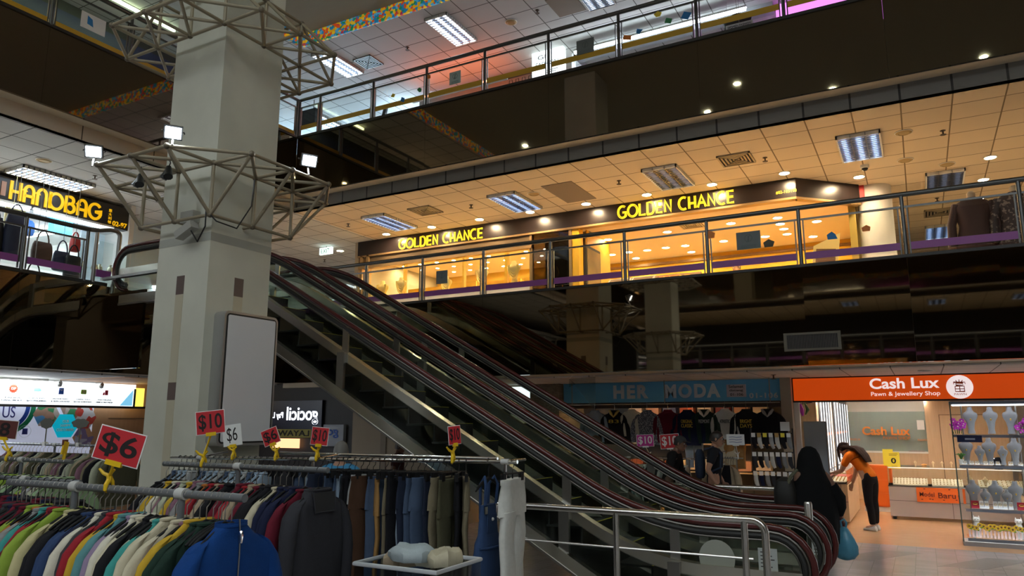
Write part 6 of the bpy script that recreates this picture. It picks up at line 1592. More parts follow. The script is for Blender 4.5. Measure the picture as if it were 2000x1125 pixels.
def rack(name_label, x0, x1, Y, z, posts, m, second=None, r=.016):
    t = thing('clothes_rack', name_label, 'clothes rack', ((x0 + x1) / 2, Y, 0))
    zf = z if not isinstance(z, tuple) else None
    za, zb = (z, z) if zf else z
    zz = lambda x: za + (zb - za) * (x - x0) / (x1 - x0)
    MB().tube((x0, Y, za), (x1, Y, zb), r, 12).build('rail', m, t)
    if second: MB().tube((second[0], second[2], second[3]), (second[1], second[2], second[3]), r, 12).build('second_rail', m, t)
    for p in posts:
        MB().tube((p, Y, 0.02), (p, Y, zz(p) - .0), r * .9, 10).build('post', m, t)
        MB().box((p - .03, Y - .32, 0), (p + .03, Y + .32, .03)).build('foot', m, t, smooth=False)
        MB().tube((p - .03, Y, zz(p)), (p + .03, Y, zz(p)), r * 1.45, 12).build('joint', mat('white_joint', (.5, .5, .48), .5), t)
        if second: MB().tube((p, Y, z if zf else zz(p)), (p, second[2], second[3]), r * .7, 8).build('cross_tie', m, t)
    return t
# --- front rack of sweaters
rack('front grey clothes rack with the large red price card', -4.78, -2.80, 2.52, 1.45, (-4.12, -3.24), galv, r=.02)
C1 = ['dark green', 'dark green', 'mustard yellow', 'mauve', 'cream', 'cream', 'teal', 'sage', 'black', 'cream', 'pale cream', 'lavender', 'dusty teal', 'mustard yellow', 'red', 'charcoal', 'pale cream', 'navy', 'slate blue', 'slate blue', 'black', 'black', 'straw', 'lime green', 'maroon', 'red', 'teal', 'grey', 'orange', 'lime green', 'maroon', 'black', 'maroon', 'navy', 'charcoal', 'maroon']
rnd = random.Random(21); x = -2.96; k = 0
for i, c in enumerate(C1):
    x -= .047
    for p in (-4.12, -3.24):
        if abs(x - p) < .035: x = p - .04
    hang(x, 2.52, 1.45 - .004, rnd.uniform(-.05, .05), SW[rnd.randrange(4)], c, 'sweater', f'{ordn(i + 2)} from the right on the front rack', sc=(1, rnd.uniform(.92, 1.12), rnd.uniform(.94, 1.08)))
# cobalt zip-neck at the right end
t = thing('sweater', 'cobalt blue zip-neck sweater at the right end of the front rack', 'garment', (-2.88, 2.52, 1.446))
hang_obj('body', SWF, t); recolor(t.children[0], CL['cobalt blue'])
mb = MB(); mb.loft([[(p[0] * 1.0, p[1], p[2]) for p in sellipse(0, 0, .05, .078, -.125, 24)], sellipse(0, 0, .05, .078, -.104, 24), sellipse(0, 0, .044, .07, -.106, 24), sellipse(0, 0, .042, .066, -.12, 24)], 0, False, False)
o = mb.xf(Matrix.Translation((-2.88, 2.52, 1.446))).build('collar', CL['cobalt blue'], t)
zx = -2.88 + .062
MB().path([(zx - .008, 2.52, 1.355), (zx, 2.52, 1.29), (zx + .004, 2.52, 1.2), (zx + .002, 2.52, 1.08), (zx, 2.52, .86)], .004, 6).build('zip', dsteel, t)
MB().path([(zx + .004, 2.52, 1.30), (zx + .012, 2.518, 1.285), (zx + .014, 2.516, 1.25)], [.01, .009, .006], 8).build('zip_pull', chrome, t)
h = thing('hanger', 'black hanger carrying the cobalt blue zip-neck sweater', 'hanger', (-2.88, 2.52, 1.446)); hang_obj('hook', HK, h); hang_obj('shoulder_bar', SHB, h)
for q in range(3):
    h = thing('hanger', f'empty black hanger beside the cobalt blue sweater, {ordn(q + 1)} from the right', 'hanger', (-2.94 + .022 * q - .03, 2.52, 1.446)); hang_obj('hook', HK, h); hang_obj('shoulder_bar', SHB, h)
# --- second rack
rack('second grey clothes rack, behind the front rack, ending at the dark grey sweater', -5.05, -3.42, 3.75, 1.49, (-4.25,), galv, r=.019)
C2 = ['maroon', 'navy', 'navy', 'navy', 'cream', 'black', 'black', 'maroon', 'beige', 'red', 'maroon', 'black', 'maroon', 'beige', 'red', 'orange', 'grey', 'mauve', 'mustard yellow', 'sage', 'mauve', 'pale cream', 'mustard yellow', 'grey', 'black']
x = -3.56
for i, c in enumerate(C2):
    x -= .056
    if abs(x + 4.25) < .035: x = -4.29
    hang(x, 3.75, 1.486, rnd.uniform(-.05, .05), SW[rnd.randrange(4)], c, 'top', f'{ordn(i + 2)} from the right on the second rack', sc=(1.1, rnd.uniform(.92, 1.1), rnd.uniform(.95, 1.1)))
g = thing('sweater', 'dark grey square-necked sweater at the right end of the second rack', 'garment', (-3.5, 3.75, 1.486))
mb = sweater_mesh(.055, .75, .62, .1, 4.4, 1.02)
hang_obj('body', mesh_of(mb, 'body', [CL['dark grey'], inner_dark]), g)
mb = MB()
mb.loft([[(.054, -.095, -.135), (.058, -.095, -.135), (.058, .095, -.135), (.054, .095, -.135)], [(.062, -.09, -.2), (.066, -.09, -.2), (.066, .09, -.2), (.062, .09, -.2)], [(.066, -.085, -.25), (.07, -.085, -.25), (.07, .085, -.25), (.066, .085, -.25)]])
mb.xf(Matrix.Translation((-3.5, 3.75, 1.486))).build('dark_neck_patch', inner_dark, g, smooth=False)  # dark patch on the front, painted shade for the open neck
MB().path([(.056, -.1, -.13), (.066, -.094, -.2), (.071, -.088, -.255), (.071, .088, -.255), (.066, .094, -.2), (.056, .1, -.13)], .005, 6).xf(Matrix.Translation((-3.5, 3.75, 1.486))).build('neck_edge', CL['dark grey'], g)
h = thing('hanger', 'black hanger carrying the dark grey square-necked sweater', 'hanger', (-3.5, 3.75, 1.486)); hang_obj('hook', HKB, h); hang_obj('shoulder_bar', SHB, h)
# --- chrome rack of jeans, with a second bar
rack('chrome double clothes rack full of jeans in front of the escalator', -6.3, -2.56, 4.75, (1.468, 1.519), (-2.66, -4.5, -5.9), chrome, (-5.2, -2.9, 5.06, 1.52), r=.014)
zz3 = lambda x: 1.468 + .051 * (x + 6.3) / 3.74
C3 = ['khaki', 'black', 'olive', 'khaki', 'dark denim', 'mid denim', 'mid denim', 'dark denim', 'pale denim', 'black', 'khaki', 'black', 'mid denim', 'tan', 'brown', 'light grey', 'black', 'black', 'mid denim', 'pale denim', 'mid denim', 'black', 'dark denim', 'pale denim', 'mid denim', 'dark denim', 'black', 'charcoal', 'dark denim', 'black']
x = -2.93
for i, c in enumerate(C3):
    x -= .062
    if abs(x + 4.5) < .04: x = -4.545
    hang(x, 4.75, zz3(x) - .004, rnd.uniform(-.6, .6), TR[rnd.randrange(5)], c, 'jeans' if 'denim' in c else 'trousers', f'{ordn(i + 3)} from the right on the chrome rack', hb=CLB, hookme=HKB, sc=(.9, rnd.uniform(.7, 1.1), rnd.uniform(.9, 1.14)))
x = -4.95
for i in range(15):
    x -= .075
    if abs(x + 5.9) < .05: x = -5.95
    hang(x, 4.75, zz3(x) - .004, rnd.uniform(-.06, .06), SW[rnd.randrange(4)], ('pale denim', 'pale denim', 'mid denim', 'light grey')[i % 4], 'shirt', f'{ordn(i + 1)} from the right at the left end of the chrome rack', hookme=HKB, sc=(1.2, 1, 1))
# white trousers and dungarees at the right end
g = thing('trousers', 'wide white trousers at the right end of the chrome rack', 'trousers', (-2.6, 4.75, zz3(-2.6)))
mb = trouser_mesh(.2, 1.15, .035, 1, 1.25); mb.xf(Matrix.Rotation(.15, 4, 'Z')); hang_obj('body', mesh_of(mb, 'body', [CL['white']]), g)
h = thing('hanger', 'black clip hanger carrying the wide white trousers', 'hanger', (-2.6, 4.75, zz3(-2.6))); hang_obj('hook', HKB, h); hang_obj('clip_bar', CLB, h)
xd = -2.80; zd = zz3(xd)
g = thing('dungarees', 'blue denim dungarees hanging near the right end of the chrome rack', 'dungarees', (xd, 4.75, zd))
dn = cloth('dungaree denim', (.03, .06, .14)); mb = MB()
rings = []
for z, w, d in ((-.30, .095, .02), (-.33, .1, .026), (-.5, .12, .035), (-.56, .155, .05), (-.6, .16, .05), (-.75, .2, .06), (-.9, .22, .065)): rings.append(sellipse(0, 0, d, w, z, 22))
mb.loft(rings, 0, True, True)
for s in (-1, 1):
    mb.loft([sellipse(0, s * .105, dd, ww, z, 16) for z, ww, dd in ((-.85, .115, .06), (-1.1, .125, .062), (-1.4, .13, .06))])
hang_obj('body', mesh_of(mb, 'body', [dn]), g)
W = lambda y, z, dx=.0: (xd + dx, 4.75 + y, zd + z)
mb = MB(); mb.prism(rrect(.13, .13, .015), .006, lambda u, v, w: W(u, -.43 + v, .03 + w)); mb.build('bib_pocket', dn, g, smooth=False)
for s in (-1, 1):
    MB().path([W(s * .075, -.3, .02), W(s * .085, -.16, .03), W(s * .07, -.105, .012), W(s * .06, -.16, -.03), W(s * .05, -.4, -.035)], .012, 6).build('strap', dn, g)
    MB().box(W(s * .095, -.36, .026), W(s * .06, -.31, .032)).build('buckle', chrome, g, smooth=False)
MB().ball(W(0, -.4, .038), .012, 8, 6).build('button', white, g)
MB().path([W(-.155, -.585, .03), W(-.08, -.59, .052), W(0, -.59, .056), W(.08, -.59, .052), W(.155, -.585, .03)], .009, 6).build('waist_seam', dn, g)
h = thing('hanger', 'black hanger carrying the blue denim dungarees', 'hanger', (xd, 4.75, zd)); hang_obj('hook', HKB, h); hang_obj('shoulder_bar', SHB, h)
# --- racks at the left
rack('grey clothes rack of green tops at the left, behind the front rack', -7.6, -5.72, 3.45, 1.5, (-6.4,), galv)
for i in range(22):
    x = -5.8 - .075 * i
    if abs(x + 6.4) < .04: continue
    hang(x, 3.45, 1.496, rnd.uniform(-.06, .06), SW[rnd.randrange(4)], ('pale green', 'sage', 'light grey', 'lime green', 'pale green', 'charcoal')[i % 6], 'blouse', f'{ordn(i + 1)} from the right on the left rack of green tops', sc=(1.2, 1, 1))
rack('low grey clothes rack of dark tops between the front rack and the green tops', -6.2, -4.86, 3.0, 1.41, (-5.5,), galv)
for i in range(16):
    x = -4.92 - .08 * i
    if abs(x + 5.5) < .04: continue
    hang(x, 3.0, 1.406, rnd.uniform(-.06, .06), SW[rnd.randrange(4)], ('black', 'charcoal', 'black', 'navy', 'maroon')[i % 5], 'dark top', f'{ordn(i + 1)} from the right on the low rack', hookme=HKB, sc=(1.3, 1, 1))
rack('long clothes rack with wooden hangers in front of the bright picture wall', -11.5, -8.6, 5.9, 1.5, (-8.8, -10.2), galv)
for i in range(30):
    x = -8.75 - .085 * i
    if abs(x + 10.2) < .05 or abs(x + 8.8) < .05: continue
    hang(x, 5.9, 1.496, rnd.uniform(-.12, .12), SW[rnd.randrange(4)], ('olive', 'beige', 'sage', 'black', 'khaki', 'mauve')[i % 6], 'shirt', f'{ordn(i + 1)} from the right on the rack of wooden hangers', hb=SHW, sc=(1.2, 1, .9), hl='wooden')

# --- price cards clipped to the rails
def price_card(c, foot, w, h, roll, txt, card, ink, label, yaw=.5, skew=0, hand=False, tw=.8, clipm=yellowp):
    """card centred at c, clip standing on the rail at foot"""
    t = thing('price_card', label, 'price card', foot)
    X = Vector((cos(yaw), sin(yaw), 0)); n = X.cross(Vector((0, 0, 1)))
    xr = X * cos(roll) + Vector((0, 0, 1)) * sin(roll); ur = -X * sin(roll) + Vector((0, 0, 1)) * cos(roll)
    c = Vector(c); f = lambda u, v, wv: c + xr * u + ur * v + n * wv
    MB().prism([(-w / 2, -h / 2), (w / 2, -h / 2), (w / 2, h / 2), (-w / 2, h / 2)], .004, lambda u, v, wv: f(u, v, wv - .004)).build('sleeve', paper, t, smooth=False)
    cd = MB().prism([(-w * .475, -h * .47), (w * .475, -h * .47), (w * .475, h * .47), (-w * .475, h * .47)], .002, f).build('card', card, t, smooth=False)
    if txt: text(txt, 'price', ink, cd, f(-w * tw / 2, -h * .36, .0025), xr, w * tw, h * .72, up=ur, ext=.001, bold=0.0 if hand else .016)
    b = f(0, -h / 2, 0); foot = Vector(foot)
    MB().obox(Matrix.Translation(b) @ Matrix((xr, n, ur)).transposed().to_4x4(), (w * .34, .022, .026)).build('grip', clipm, t, smooth=False)
    mid = foot + Vector((0, 0, .05))
    MB().path([b, b.lerp(mid, .5), mid], [.008, .007, .009], 8).build('stem', clipm, t)
    mb = MB(); mb.path([mid, foot + Vector((0, 0, .03)), foot + Vector((.01, -.022, .005)), foot + Vector((.01, -.024, -.02)), foot + Vector((0, -.008, -.03))], [.016, .014, .012, .01, .008], 8)
    mb.path([mid, foot + Vector((0, .02, .02)), foot + Vector((0, .026, -.01))], [.012, .01, .008], 8)
    mb.path([mid + X * .0, mid + X * -.025 + Vector((0, -.01, .015)), mid + X * -.045 + Vector((0, -.015, .04))], [.01, .009, .006], 8); mb.path([mid, mid + X * .02 + Vector((0, -.01, .02)), mid + X * .035 + Vector((0, -.01, .035))], [.01, .008, .006], 8)
    mb.build('clamp', clipm, t)
    return t
ink = mat('card_ink', (.012, .008, .008), .6)
price_card((-3.74, 2.5, 1.672), (-3.83, 2.52, 1.466), .262, .178, -.24, '$6', redc, ink, 'large red six-dollar price card clipped to the front rack', .45)
price_card((-4.56, 3.74, 1.797), (-4.62, 3.75, 1.506), .2, .17, .12, '$10', redc, ink, 'red ten-dollar price card on a tall yellow clip, on the second rack', .75)
price_card((-5.48, 4.74, 1.682), (-5.46, 4.75, 1.495), .17, .19, .15, '$6', paper, ink, 'white handwritten six-dollar price card in front of the light box', .5, hand=True, tw=.55)
price_card((-5.0, 4.74, 1.674), (-4.93, 4.75, 1.5), .15, .14, .38, '$6', redc, ink, 'small red six-dollar price card below the navy sign', .4)
price_card((-4.43, 4.74, 1.682), (-4.46, 4.75, 1.507), .145, .15, -.1, '$10', redc, ink, 'small red ten-dollar price card below the navy sign, tallest of that pair', .5)
price_card((-3.09, 4.74, 1.702), (-3.11, 4.75, 1.525), .11, .14, .1, '$10', redc, ink, 'narrow red ten-dollar price card turned sideways on the chrome rack', 1.15)
price_card((-6.68, 3.44, 1.74), (-6.6, 3.45, 1.514), .21, .15, -.08, '8', mat('brown_card', (.12, .03, .025), .6), ink, 'dark brown price card with an eight at the left edge of the photo', .5, tw=.4)
# backs of more cards at the left
for k, (x, y, z, w, h, fz, lb) in enumerate(((-10.44, 5.9, 1.78, .17, .14, 1.514, 'grey card back cut like a rounded badge, on the rack of wooden hangers, left one'), (-9.68, 5.9, 1.78, .22, .12, 1.514, 'grey card back cut like a cloud, on the rack of wooden hangers, right one'))):
    t = thing('price_card', lb, 'price card', (x, y, fz))
    gcard = mat('grey_card_back', (.14, .14, .12), .7)
    MB().prism([(w * .5 * (1 + .08 * sin(5 * radians(a))) * cos(radians(a)), h * .5 * (1 + .1 * sin(7 * radians(a))) * sin(radians(a))) for a in range(0, 360, 15)], .006, lambda u, v, wv: (x + u * .88, y + u * .48 - wv, z + v)).build('card', gcard, t, smooth=False)
    MB().tube((x, y, fz), (x, y, z - h * .4), .008).build('stem', gcard, t); MB().box((x - .03, y - .02, fz - .03), (x + .03, y + .02, fz + .02)).build('clamp', white, t, smooth=False)
t = thing('price_clip', 'yellow clip with a dark card seen edge-on, at the left behind the red six-dollar card', 'price card', (-5.83, 3.45, 1.514))
MB().obox(Matrix.Translation((-5.83, 3.45, 1.6)) @ Matrix.Rotation(1.9, 4, 'Z') @ Matrix.Rotation(.2, 4, 'Y'), (.05, .012, .1)).build('card', yellowp, t, smooth=False)
MB().obox(Matrix.Translation((-5.835, 3.45, 1.64)) @ Matrix.Rotation(1.9, 4, 'Z'), (.045, .016, .05)).build('dark_corner', mat('brown_card', (.12, .03, .025), .6), t, smooth=False)
MB().tube((-5.83, 3.45, 1.514), (-5.83, 3.45, 1.56), .012).build('stem', yellowp, t)
# clear crate of folded clothes
t = thing('plastic_crate', 'clear plastic crate of folded pale clothes in front of the jeans', 'crate', (-2.95, 3.78, .5))
cp = glass_mat('crate_plastic', (.75, .78, .8), 1.35, .2)
b0, b1 = (-3.3, 3.9, .52), (-2.66, 4.42, .9)
MB().box(b0, (b1[0], b1[1], .53)).box((b0[0], b0[1], .52), (b0[0] + .008, b1[1], .9)).box((b1[0] - .008, b0[1], .52), (b1[0], b1[1], .9)).box((b0[0], b0[1], .52), (b1[0], b0[1] + .008, .9)).box((b0[0], b1[1] - .008, .52), (b1[0], b1[1], .9)).build('tub', cp, t, smooth=False)
MB().path([(b0[0], b0[1], .9), (b1[0], b0[1], .9), (b1[0], b1[1], .9), (b0[0], b1[1], .9)], .014, 8, closed=True).build('rim', mat('crate_rim', (.5, .52, .54), .35), t)
tt = thing('side_table', 'low table under the clear crate', 'table', (-2.95, 3.8, 0))
MB().box((-3.34, 3.88, .47), (-2.62, 4.45, .515)).build('top', white, tt, smooth=False)
for sx in (-3.3, -2.66):
    for sy in (3.92, 4.41): MB().tube((sx, sy, 0), (sx, sy, .47), .018).build('leg', dsteel, tt)
def folded(x, y, z, w, d, m, lb, seed):
    rnd = random.Random(seed); mb = MB(); n = 18; rings = []
    for hz_, s in ((0, .9), (.03, 1), (.06, .98), (.085, .8), (.09, .4)):
        rings.append([(x + w * s * cos(2 * pi * k / n) * (1 + .12 * sin(3 * k + seed)), y + d * s * sin(2 * pi * k / n) * (1 + .1 * cos(2 * k + seed)), z + hz_ + .012 * sin(4 * 2 * pi * k / n + seed) * (hz_ > .02)) for k in range(n)])
    mb.loft(rings); tag(mb.build('folded_cloth', m), lb, 'clothes', 'clothes in the clear crate')
folded(-3.11, 4.19, 0.870, .13, .17, CL['beige'], 'beige folded cloth at the left in the clear crate', 1); folded(-2.89, 4.24, 0.880, .15, .16, CL['pale cream'], 'pale cream folded cloth in the middle of the clear crate', 2)
folded(-2.98, 4.09, 0.920, .16, .13, cloth('pale blue grey', (.4, .46, .48)), 'pale blue-grey cloth on top of the pile in the clear crate', 3); folded(-2.77, 4.16, 0.900, .1, .15, CL['cream'], 'cream folded cloth at the right in the clear crate', 4)
folded(-3.03, 4.04, 0.680, .2, .15, CL['white'], 'white cloth low in the clear crate', 5); folded(-2.85, 4.09, 0.620, .18, .2, CL['light grey'], 'light grey cloth at the bottom of the clear crate', 6)

# ================================================================== goods hanging in the dress shop
Y1 = 12.95
t = thing('hanging_rail', 'rail under the blue shop sign with a row of hanging tops', 'clothes rail', (-3.9, Y1, 2.12))
MB().tube((-5.95, Y1, 2.12), (-2.05, Y1, 2.12), .012, 8).build('rail', dsteel, t)
for x in (-5.8, -4.0, -2.2): MB().tube((x, Y1, 2.12), (x, Y1, 2.53), .008, 6).build('hook_rod', dsteel, t)
def shop_top(x, m, kind, lb, s=.95, txt=None, tc=None, collar=None, lower=None, th=.05):
    """flat-hung top facing the concourse"""
    t = thing(kind, lb, 'garment', (x, Y1, 2.12))
    mb = sweater_mesh(.05, .6, .45, .07, x, 1.0); M = Matrix.Translation((x, Y1, 2.12)) @ Matrix.Scale(s, 4) @ Matrix.Rotation(-pi / 2, 4, 'Z')
    mb.xf(M); mb.build('body', [m, inner_dark], t)
    MB().path([(x, Y1, 2.0), (x, Y1, 2.07), (x, Y1 - .015, 2.12), (x, Y1, 2.136), (x, Y1 + .012, 2.125)], .004, 6).build('hanger_hook', chrome, t)
    if txt:
        for q, w in enumerate(txt): text(w, 'print', tc, t, (x - .1 * s, Y1 - .068 * s, 1.78 - q * .075), (1, 0, 0), .2 * s, .06)
    if collar:
        MB().path([(x - .09, Y1 - .03, 2.005), (x - .05, Y1 - .058, 1.95), (x, Y1 - .064, 1.89), (x + .05, Y1 - .058, 1.95), (x + .09, Y1 - .03, 2.005)], [.02, .028, .016, .028, .02], 8).build('collar', collar, t)
    return t
ypr = mat('yellow_print', (.7, .5, .05), .6); wpr = mat('white_print', (.6, .6, .58), .6)
shop_top(-5.34, CL['pale denim'], 'denim_shirt', 'pale denim shirt at the left end of the row under the blue sign')
t = shop_top(-4.95, CL['black'], 'jersey', 'black jersey numbered eighty-three with gold trim under the blue sign', 1.0, ('83',), ypr, mat('gold_trim', (.6, .45, .1), .6))
shop_top(-4.62, CL['pale cream'], 'blouse', 'cream blouse partly hidden between the black jersey and the patterned blouse', .8)
shop_top(-4.33, ramp_mat('dotted_blouse', [(0, (.06, .07, .1)), (.5, (.08, .09, .12)), (.58, (.4, .4, .42)), (1, (.3, .3, .34))], sc=55), 'blouse', 'grey-blue patterned blouse under the blue sign', 1.0)
shop_top(-3.95, CL['maroon'], 'top', 'maroon top under the blue sign', .95)
shop_top(-3.6, CL['navy'], 'sweatshirt', 'navy sweatshirt with yellow print under the blue sign', 1.0, ('ORIGINAL', 'CLASSIC'), ypr)
shop_top(-3.3, cloth('bottle green', (.02, .04, .03)), 'sweatshirt', 'dark green sweatshirt with a white collar and pale print under the blue sign', .95, ('PIEDMONT',), wpr, CL['white'])
shop_top(-2.95, CL['white'], 'jersey', 'white short jersey with a small dark print under the blue sign', .85, ('ATHLETIC',), mat('print_black', (.02, .02, .03), .6))
shop_top(-2.6, CL['black'], 'sweatshirt', 'black sweatshirt with yellow slogan under the blue sign', .95, ('BRIGHT', 'DAYS'), ypr)
shop_top(-2.25, CL['black'], 'polo_shirt', 'black top with a grey collar at the right end of the row under the blue sign', .95, None, None, CL['light grey'])
for k, (x, c) in enumerate(((-3.55, 'pale denim'), (-3.0, 'cream'), (-2.85, 'tan'))):
    g = hang_obj('trousers', TR[k], None, (x, 13.1, 1.66), pi / 2); recolor(g, CL[c]); tag(g, f'{c} trousers hanging below the row of tops, {ordn(k + 1)} from the left', 'trousers'); g.scale = (1.2, 1, .6)
    MB_ = thing('clothes_hook', f'long hook carrying the {c} trousers below the row of tops', 'hook', (x, 13.1, 1.6)); MB().tube((x, 13.1, 1.56), (x, 13.1, 2.06), .006).build('rod', dsteel, MB_)
# low rails of clothes
def shop_rail(x0, x1, Y, z, cols, lb, nm, n, rot=0.0):
    rack(lb, x0, x1, Y, z, (x0 + .1, x1 - .1), dsteel, r=.012)
    for i in range(n):
        x = x0 + .16 + (x1 - x0 - .32) * i / (n - 1)
        hang(x, Y, z - .004, rnd.uniform(-.2, .2), SW[i % 4], cols[i % len(cols)], 'top', f'{ordn(i + 1)} from the left on the {nm}', hookme=HKB, sc=(1.3, .9, .95))
shop_rail(-4.6, -3.35, 12.4, 1.2, ['black', 'pale denim', 'white', 'white', 'black', 'white', 'charcoal', 'white', 'grey'], 'low dark rail of black and white tops below the pink price card', 'rail below the pink price card', 13)
shop_rail(-3.2, -2.6, 12.5, 1.22, ['khaki', 'tan', 'brown', 'black', 'dark green', 'beige'], 'low dark rail of brown tops below the white card', 'rail below the white card', 8)
t = thing('mannequin_top', 'brown cardigan over a black waistcoat on a hanger facing the concourse', 'garment', (-2.86, 12.1, 1.16))
mb = sweater_mesh(.05, .62, .5, .075, 1, 1.0); mb.xf(Matrix.Translation((-2.86, 12.1, 1.3)) @ Matrix.Rotation(-pi / 2, 4, 'Z')); mb.build('cardigan', [CL['beige'], inner_dark], t)
MB().prism([(-.15, 0), (.15, 0), (.17, -.45), (-.17, -.45)], .02, lambda u, v, w: (-2.86 + u, 12.04 - w, 1.13 + v)).build('waistcoat', CL['black'], t, smooth=False)
MB().prism([(-.07, .0), (.07, 0), (0, -.2)], .01, lambda u, v, w: (-2.86 + u, 12.02 - w, 1.15 + v)).build('inner_top', CL['khaki'], t, smooth=False)
MB().path([(-2.94, 12.02, 1.15), (-2.86, 12.0, 1.13), (-2.78, 12.02, 1.15)], .008, 6).build('neck_trim', CL['white'], t)
MB().tube((-2.86, 12.1, 1.18), (-2.86, 12.1, 1.33), .008).tube((-2.86, 12.1, 1.33), (-2.86, 12.5, 1.33), .008).build('hook', dsteel, t)
pinkc = mat('pink_card', (.5, .03, .25), .6)
price_card((-4.13, 12.2, 1.49), (-4.13, 12.4, 1.214), .3, .2, .05, '$10', pinkc, white, 'pink ten-dollar price card in the dress shop', 0, clipm=white)
price_card((-3.74, 12.3, 1.48), (-3.74, 12.4, 1.214), .33, .24, .08, '$10', redc, white, 'red and white price card behind the man in the cap', 0, clipm=white)
t = price_card((-2.66, 12.3, 1.52), (-2.68, 12.5, 1.234), .28, .17, 0, None, paper, ink, 'white handwritten card above the rail of brown tops', 0, clipm=white)
mb = MB()
for q in range(3): ribbon(mb, [(-2.76, 1.56 - q * .04), (-2.7, 1.565 - q * .04), (-2.64, 1.555 - q * .04), (-2.56, 1.565 - q * .04)], .008, lambda u, v, w: (u, 12.297 - w, v), .001)
mb.build('handwriting', mat('pen_blue', (.08, .12, .3), .6), t, smooth=False)
# sock stand
t = thing('sock_stand', 'wire stand of packed socks at the right of the dress shop', 'display stand', (-2.1, 12.6, 0))
mb = MB()
for z in (1.62, 1.32, 1.02):
    mb.tube((-2.47, 12.55, z), (-1.83, 12.55, z), .008, 6); mb.tube((-2.47, 12.65, z), (-1.83, 12.65, z), .008, 6)
for x in (-2.47, -1.83): mb.tube((x, 12.6, 0.03), (x, 12.6, 1.7), .012, 8)
mb.build('wire_frame', black, t); MB().box((-2.52, 12.4, 0), (-1.78, 12.8, .03)).build('base', black, t, smooth=False)
MB().box((-2.0, 12.53, 1.66), (-1.86, 12.54, 1.8)).build('price_tag', paper, t, smooth=False)
sockm = [CL['white'], CL['light grey'], CL['black'], CL['charcoal'], CL['grey'], CL['navy']]
for r in range(3):
    for k in range(7):
        x = -2.42 + k * .09; z = 1.62 - r * .3; m = sockm[(k * 5 + r * 3) % 6] if r else sockm[(2, 0, 2, 1, 0, 2, 4)[k]]
        t = thing('socks', f'packed pair of socks, {ordn(k + 1)} from the left in the {["top", "middle", "bottom"][r]} row of the sock stand', 'socks', (x, 12.53, z - .26), 'socks on the stand')
        mb = MB(); mb.path([(x, 12.53, z - .03), (x, 12.53, z - .12), (x + .01, 12.53, z - .18), (x + .035, 12.53, z - .24)], [.03, .034, .033, .022], 8)
        mb.v = [(vx, 12.53 + (vy - 12.53) * .5, vz) for vx, vy, vz in mb.v]; mb.build('pair', m, t)
        MB().box((x - .03, 12.5, z - .06), (x + .03, 12.51, z + .005)).build('card_header', (paper, mat('kraft', (.45, .28, .08), .6), mat('bright_yellow_card', (.85, .7, .05), .5))[(k + r) % 3 if r == 0 else 0], t, smooth=False)
# ================================================================== people
def skin_mesh(nodes, edges, root, levels=2):
    """grow one continuous surface over a skeleton"""
    names = list(nodes); me = bpy.data.meshes.new('skeleton')
    me.from_pydata([nodes[n][0] for n in names], [(names.index(a), names.index(b)) for a, b in edges], [])
    o = bpy.data.objects.new('skeleton', me); COL.objects.link(o)
    sk = o.modifiers.new('skin', 'SKIN'); sk.use_smooth_shade = True
    for i, n in enumerate(names):
        r = nodes[n][1]; me.skin_vertices[0].data[i].radius = r if isinstance(r, tuple) else (r, r)
        me.skin_vertices[0].data[i].use_root = (n == root)
    ss = o.modifiers.new('sub', 'SUBSURF'); ss.levels = levels; ss.render_levels = levels
    dg = bpy.context.evaluated_depsgraph_get(); ev = o.evaluated_get(dg); m2 = ev.to_mesh()
    v = [tuple(p.co) for p in m2.vertices]; f = [tuple(p.vertices) for p in m2.polygons]
    ev.to_mesh_clear(); bpy.data.objects.remove(o); bpy.data.meshes.remove(me)
    return v, f
def skin_col(n, c): return mat('skin_' + n, c, .55, sss=.1)
eye_w = mat('eye_white', (.7, .68, .65), .3); eye_d = mat('eye_dark', (.02, .012, .01), .2); lip = mat('lips', (.35, .12, .1), .5)
def hand(mb, w, d, side, curl=.5, s=1.0):
    """palm, four bent fingers of different length and a thumb; d is the direction the hand points"""
    d = Vector(d).normalized(); up = Vector(side).normalized(); up = (up - d * up.dot(d)).normalized(); n = d.cross(up)
    w = Vector(w)
    rings = []
    for t, a, b in ((-.01, .022, .018), (.02, .032, .017), (.06, .038, .016), (.085, .037, .012)):
        c = w + d * t * s; rings.append([c + (up * a * cos(2 * pi * k / 12) + n * b * sin(2 * pi * k / 12)) * s for k in range(12)])
    mb.loft(rings)
    for q, (off, L) in enumerate(((.028, .066), (.010, .075), (-.009, .07), (-.027, .054))):
        p = w + (d * .08 + up * off) * s; pts = [p]
        dd = d.copy()
        for seg in (.42, .33, .25):
            dd = (dd * cos(curl * .8) + n * sin(curl * .8)).normalized() if len(pts) > 1 else (dd + n * curl * .3).normalized()
            p = p + dd * L * seg * s; pts.append(p)
        mb.path(pts, [.0095 * s, .009 * s, .0082 * s, .006 * s], 7)
    p = w + (d * .025 + up * .03) * s
    mb.path([p, p + (d * .022 + up * .022 + n * .01) * s, p + (d * .048 + up * .026 + n * .022) * s, p + (d * .065 + up * .018 + n * .03) * s], [.013 * s, .011 * s, .01 * s, .007 * s], 7)
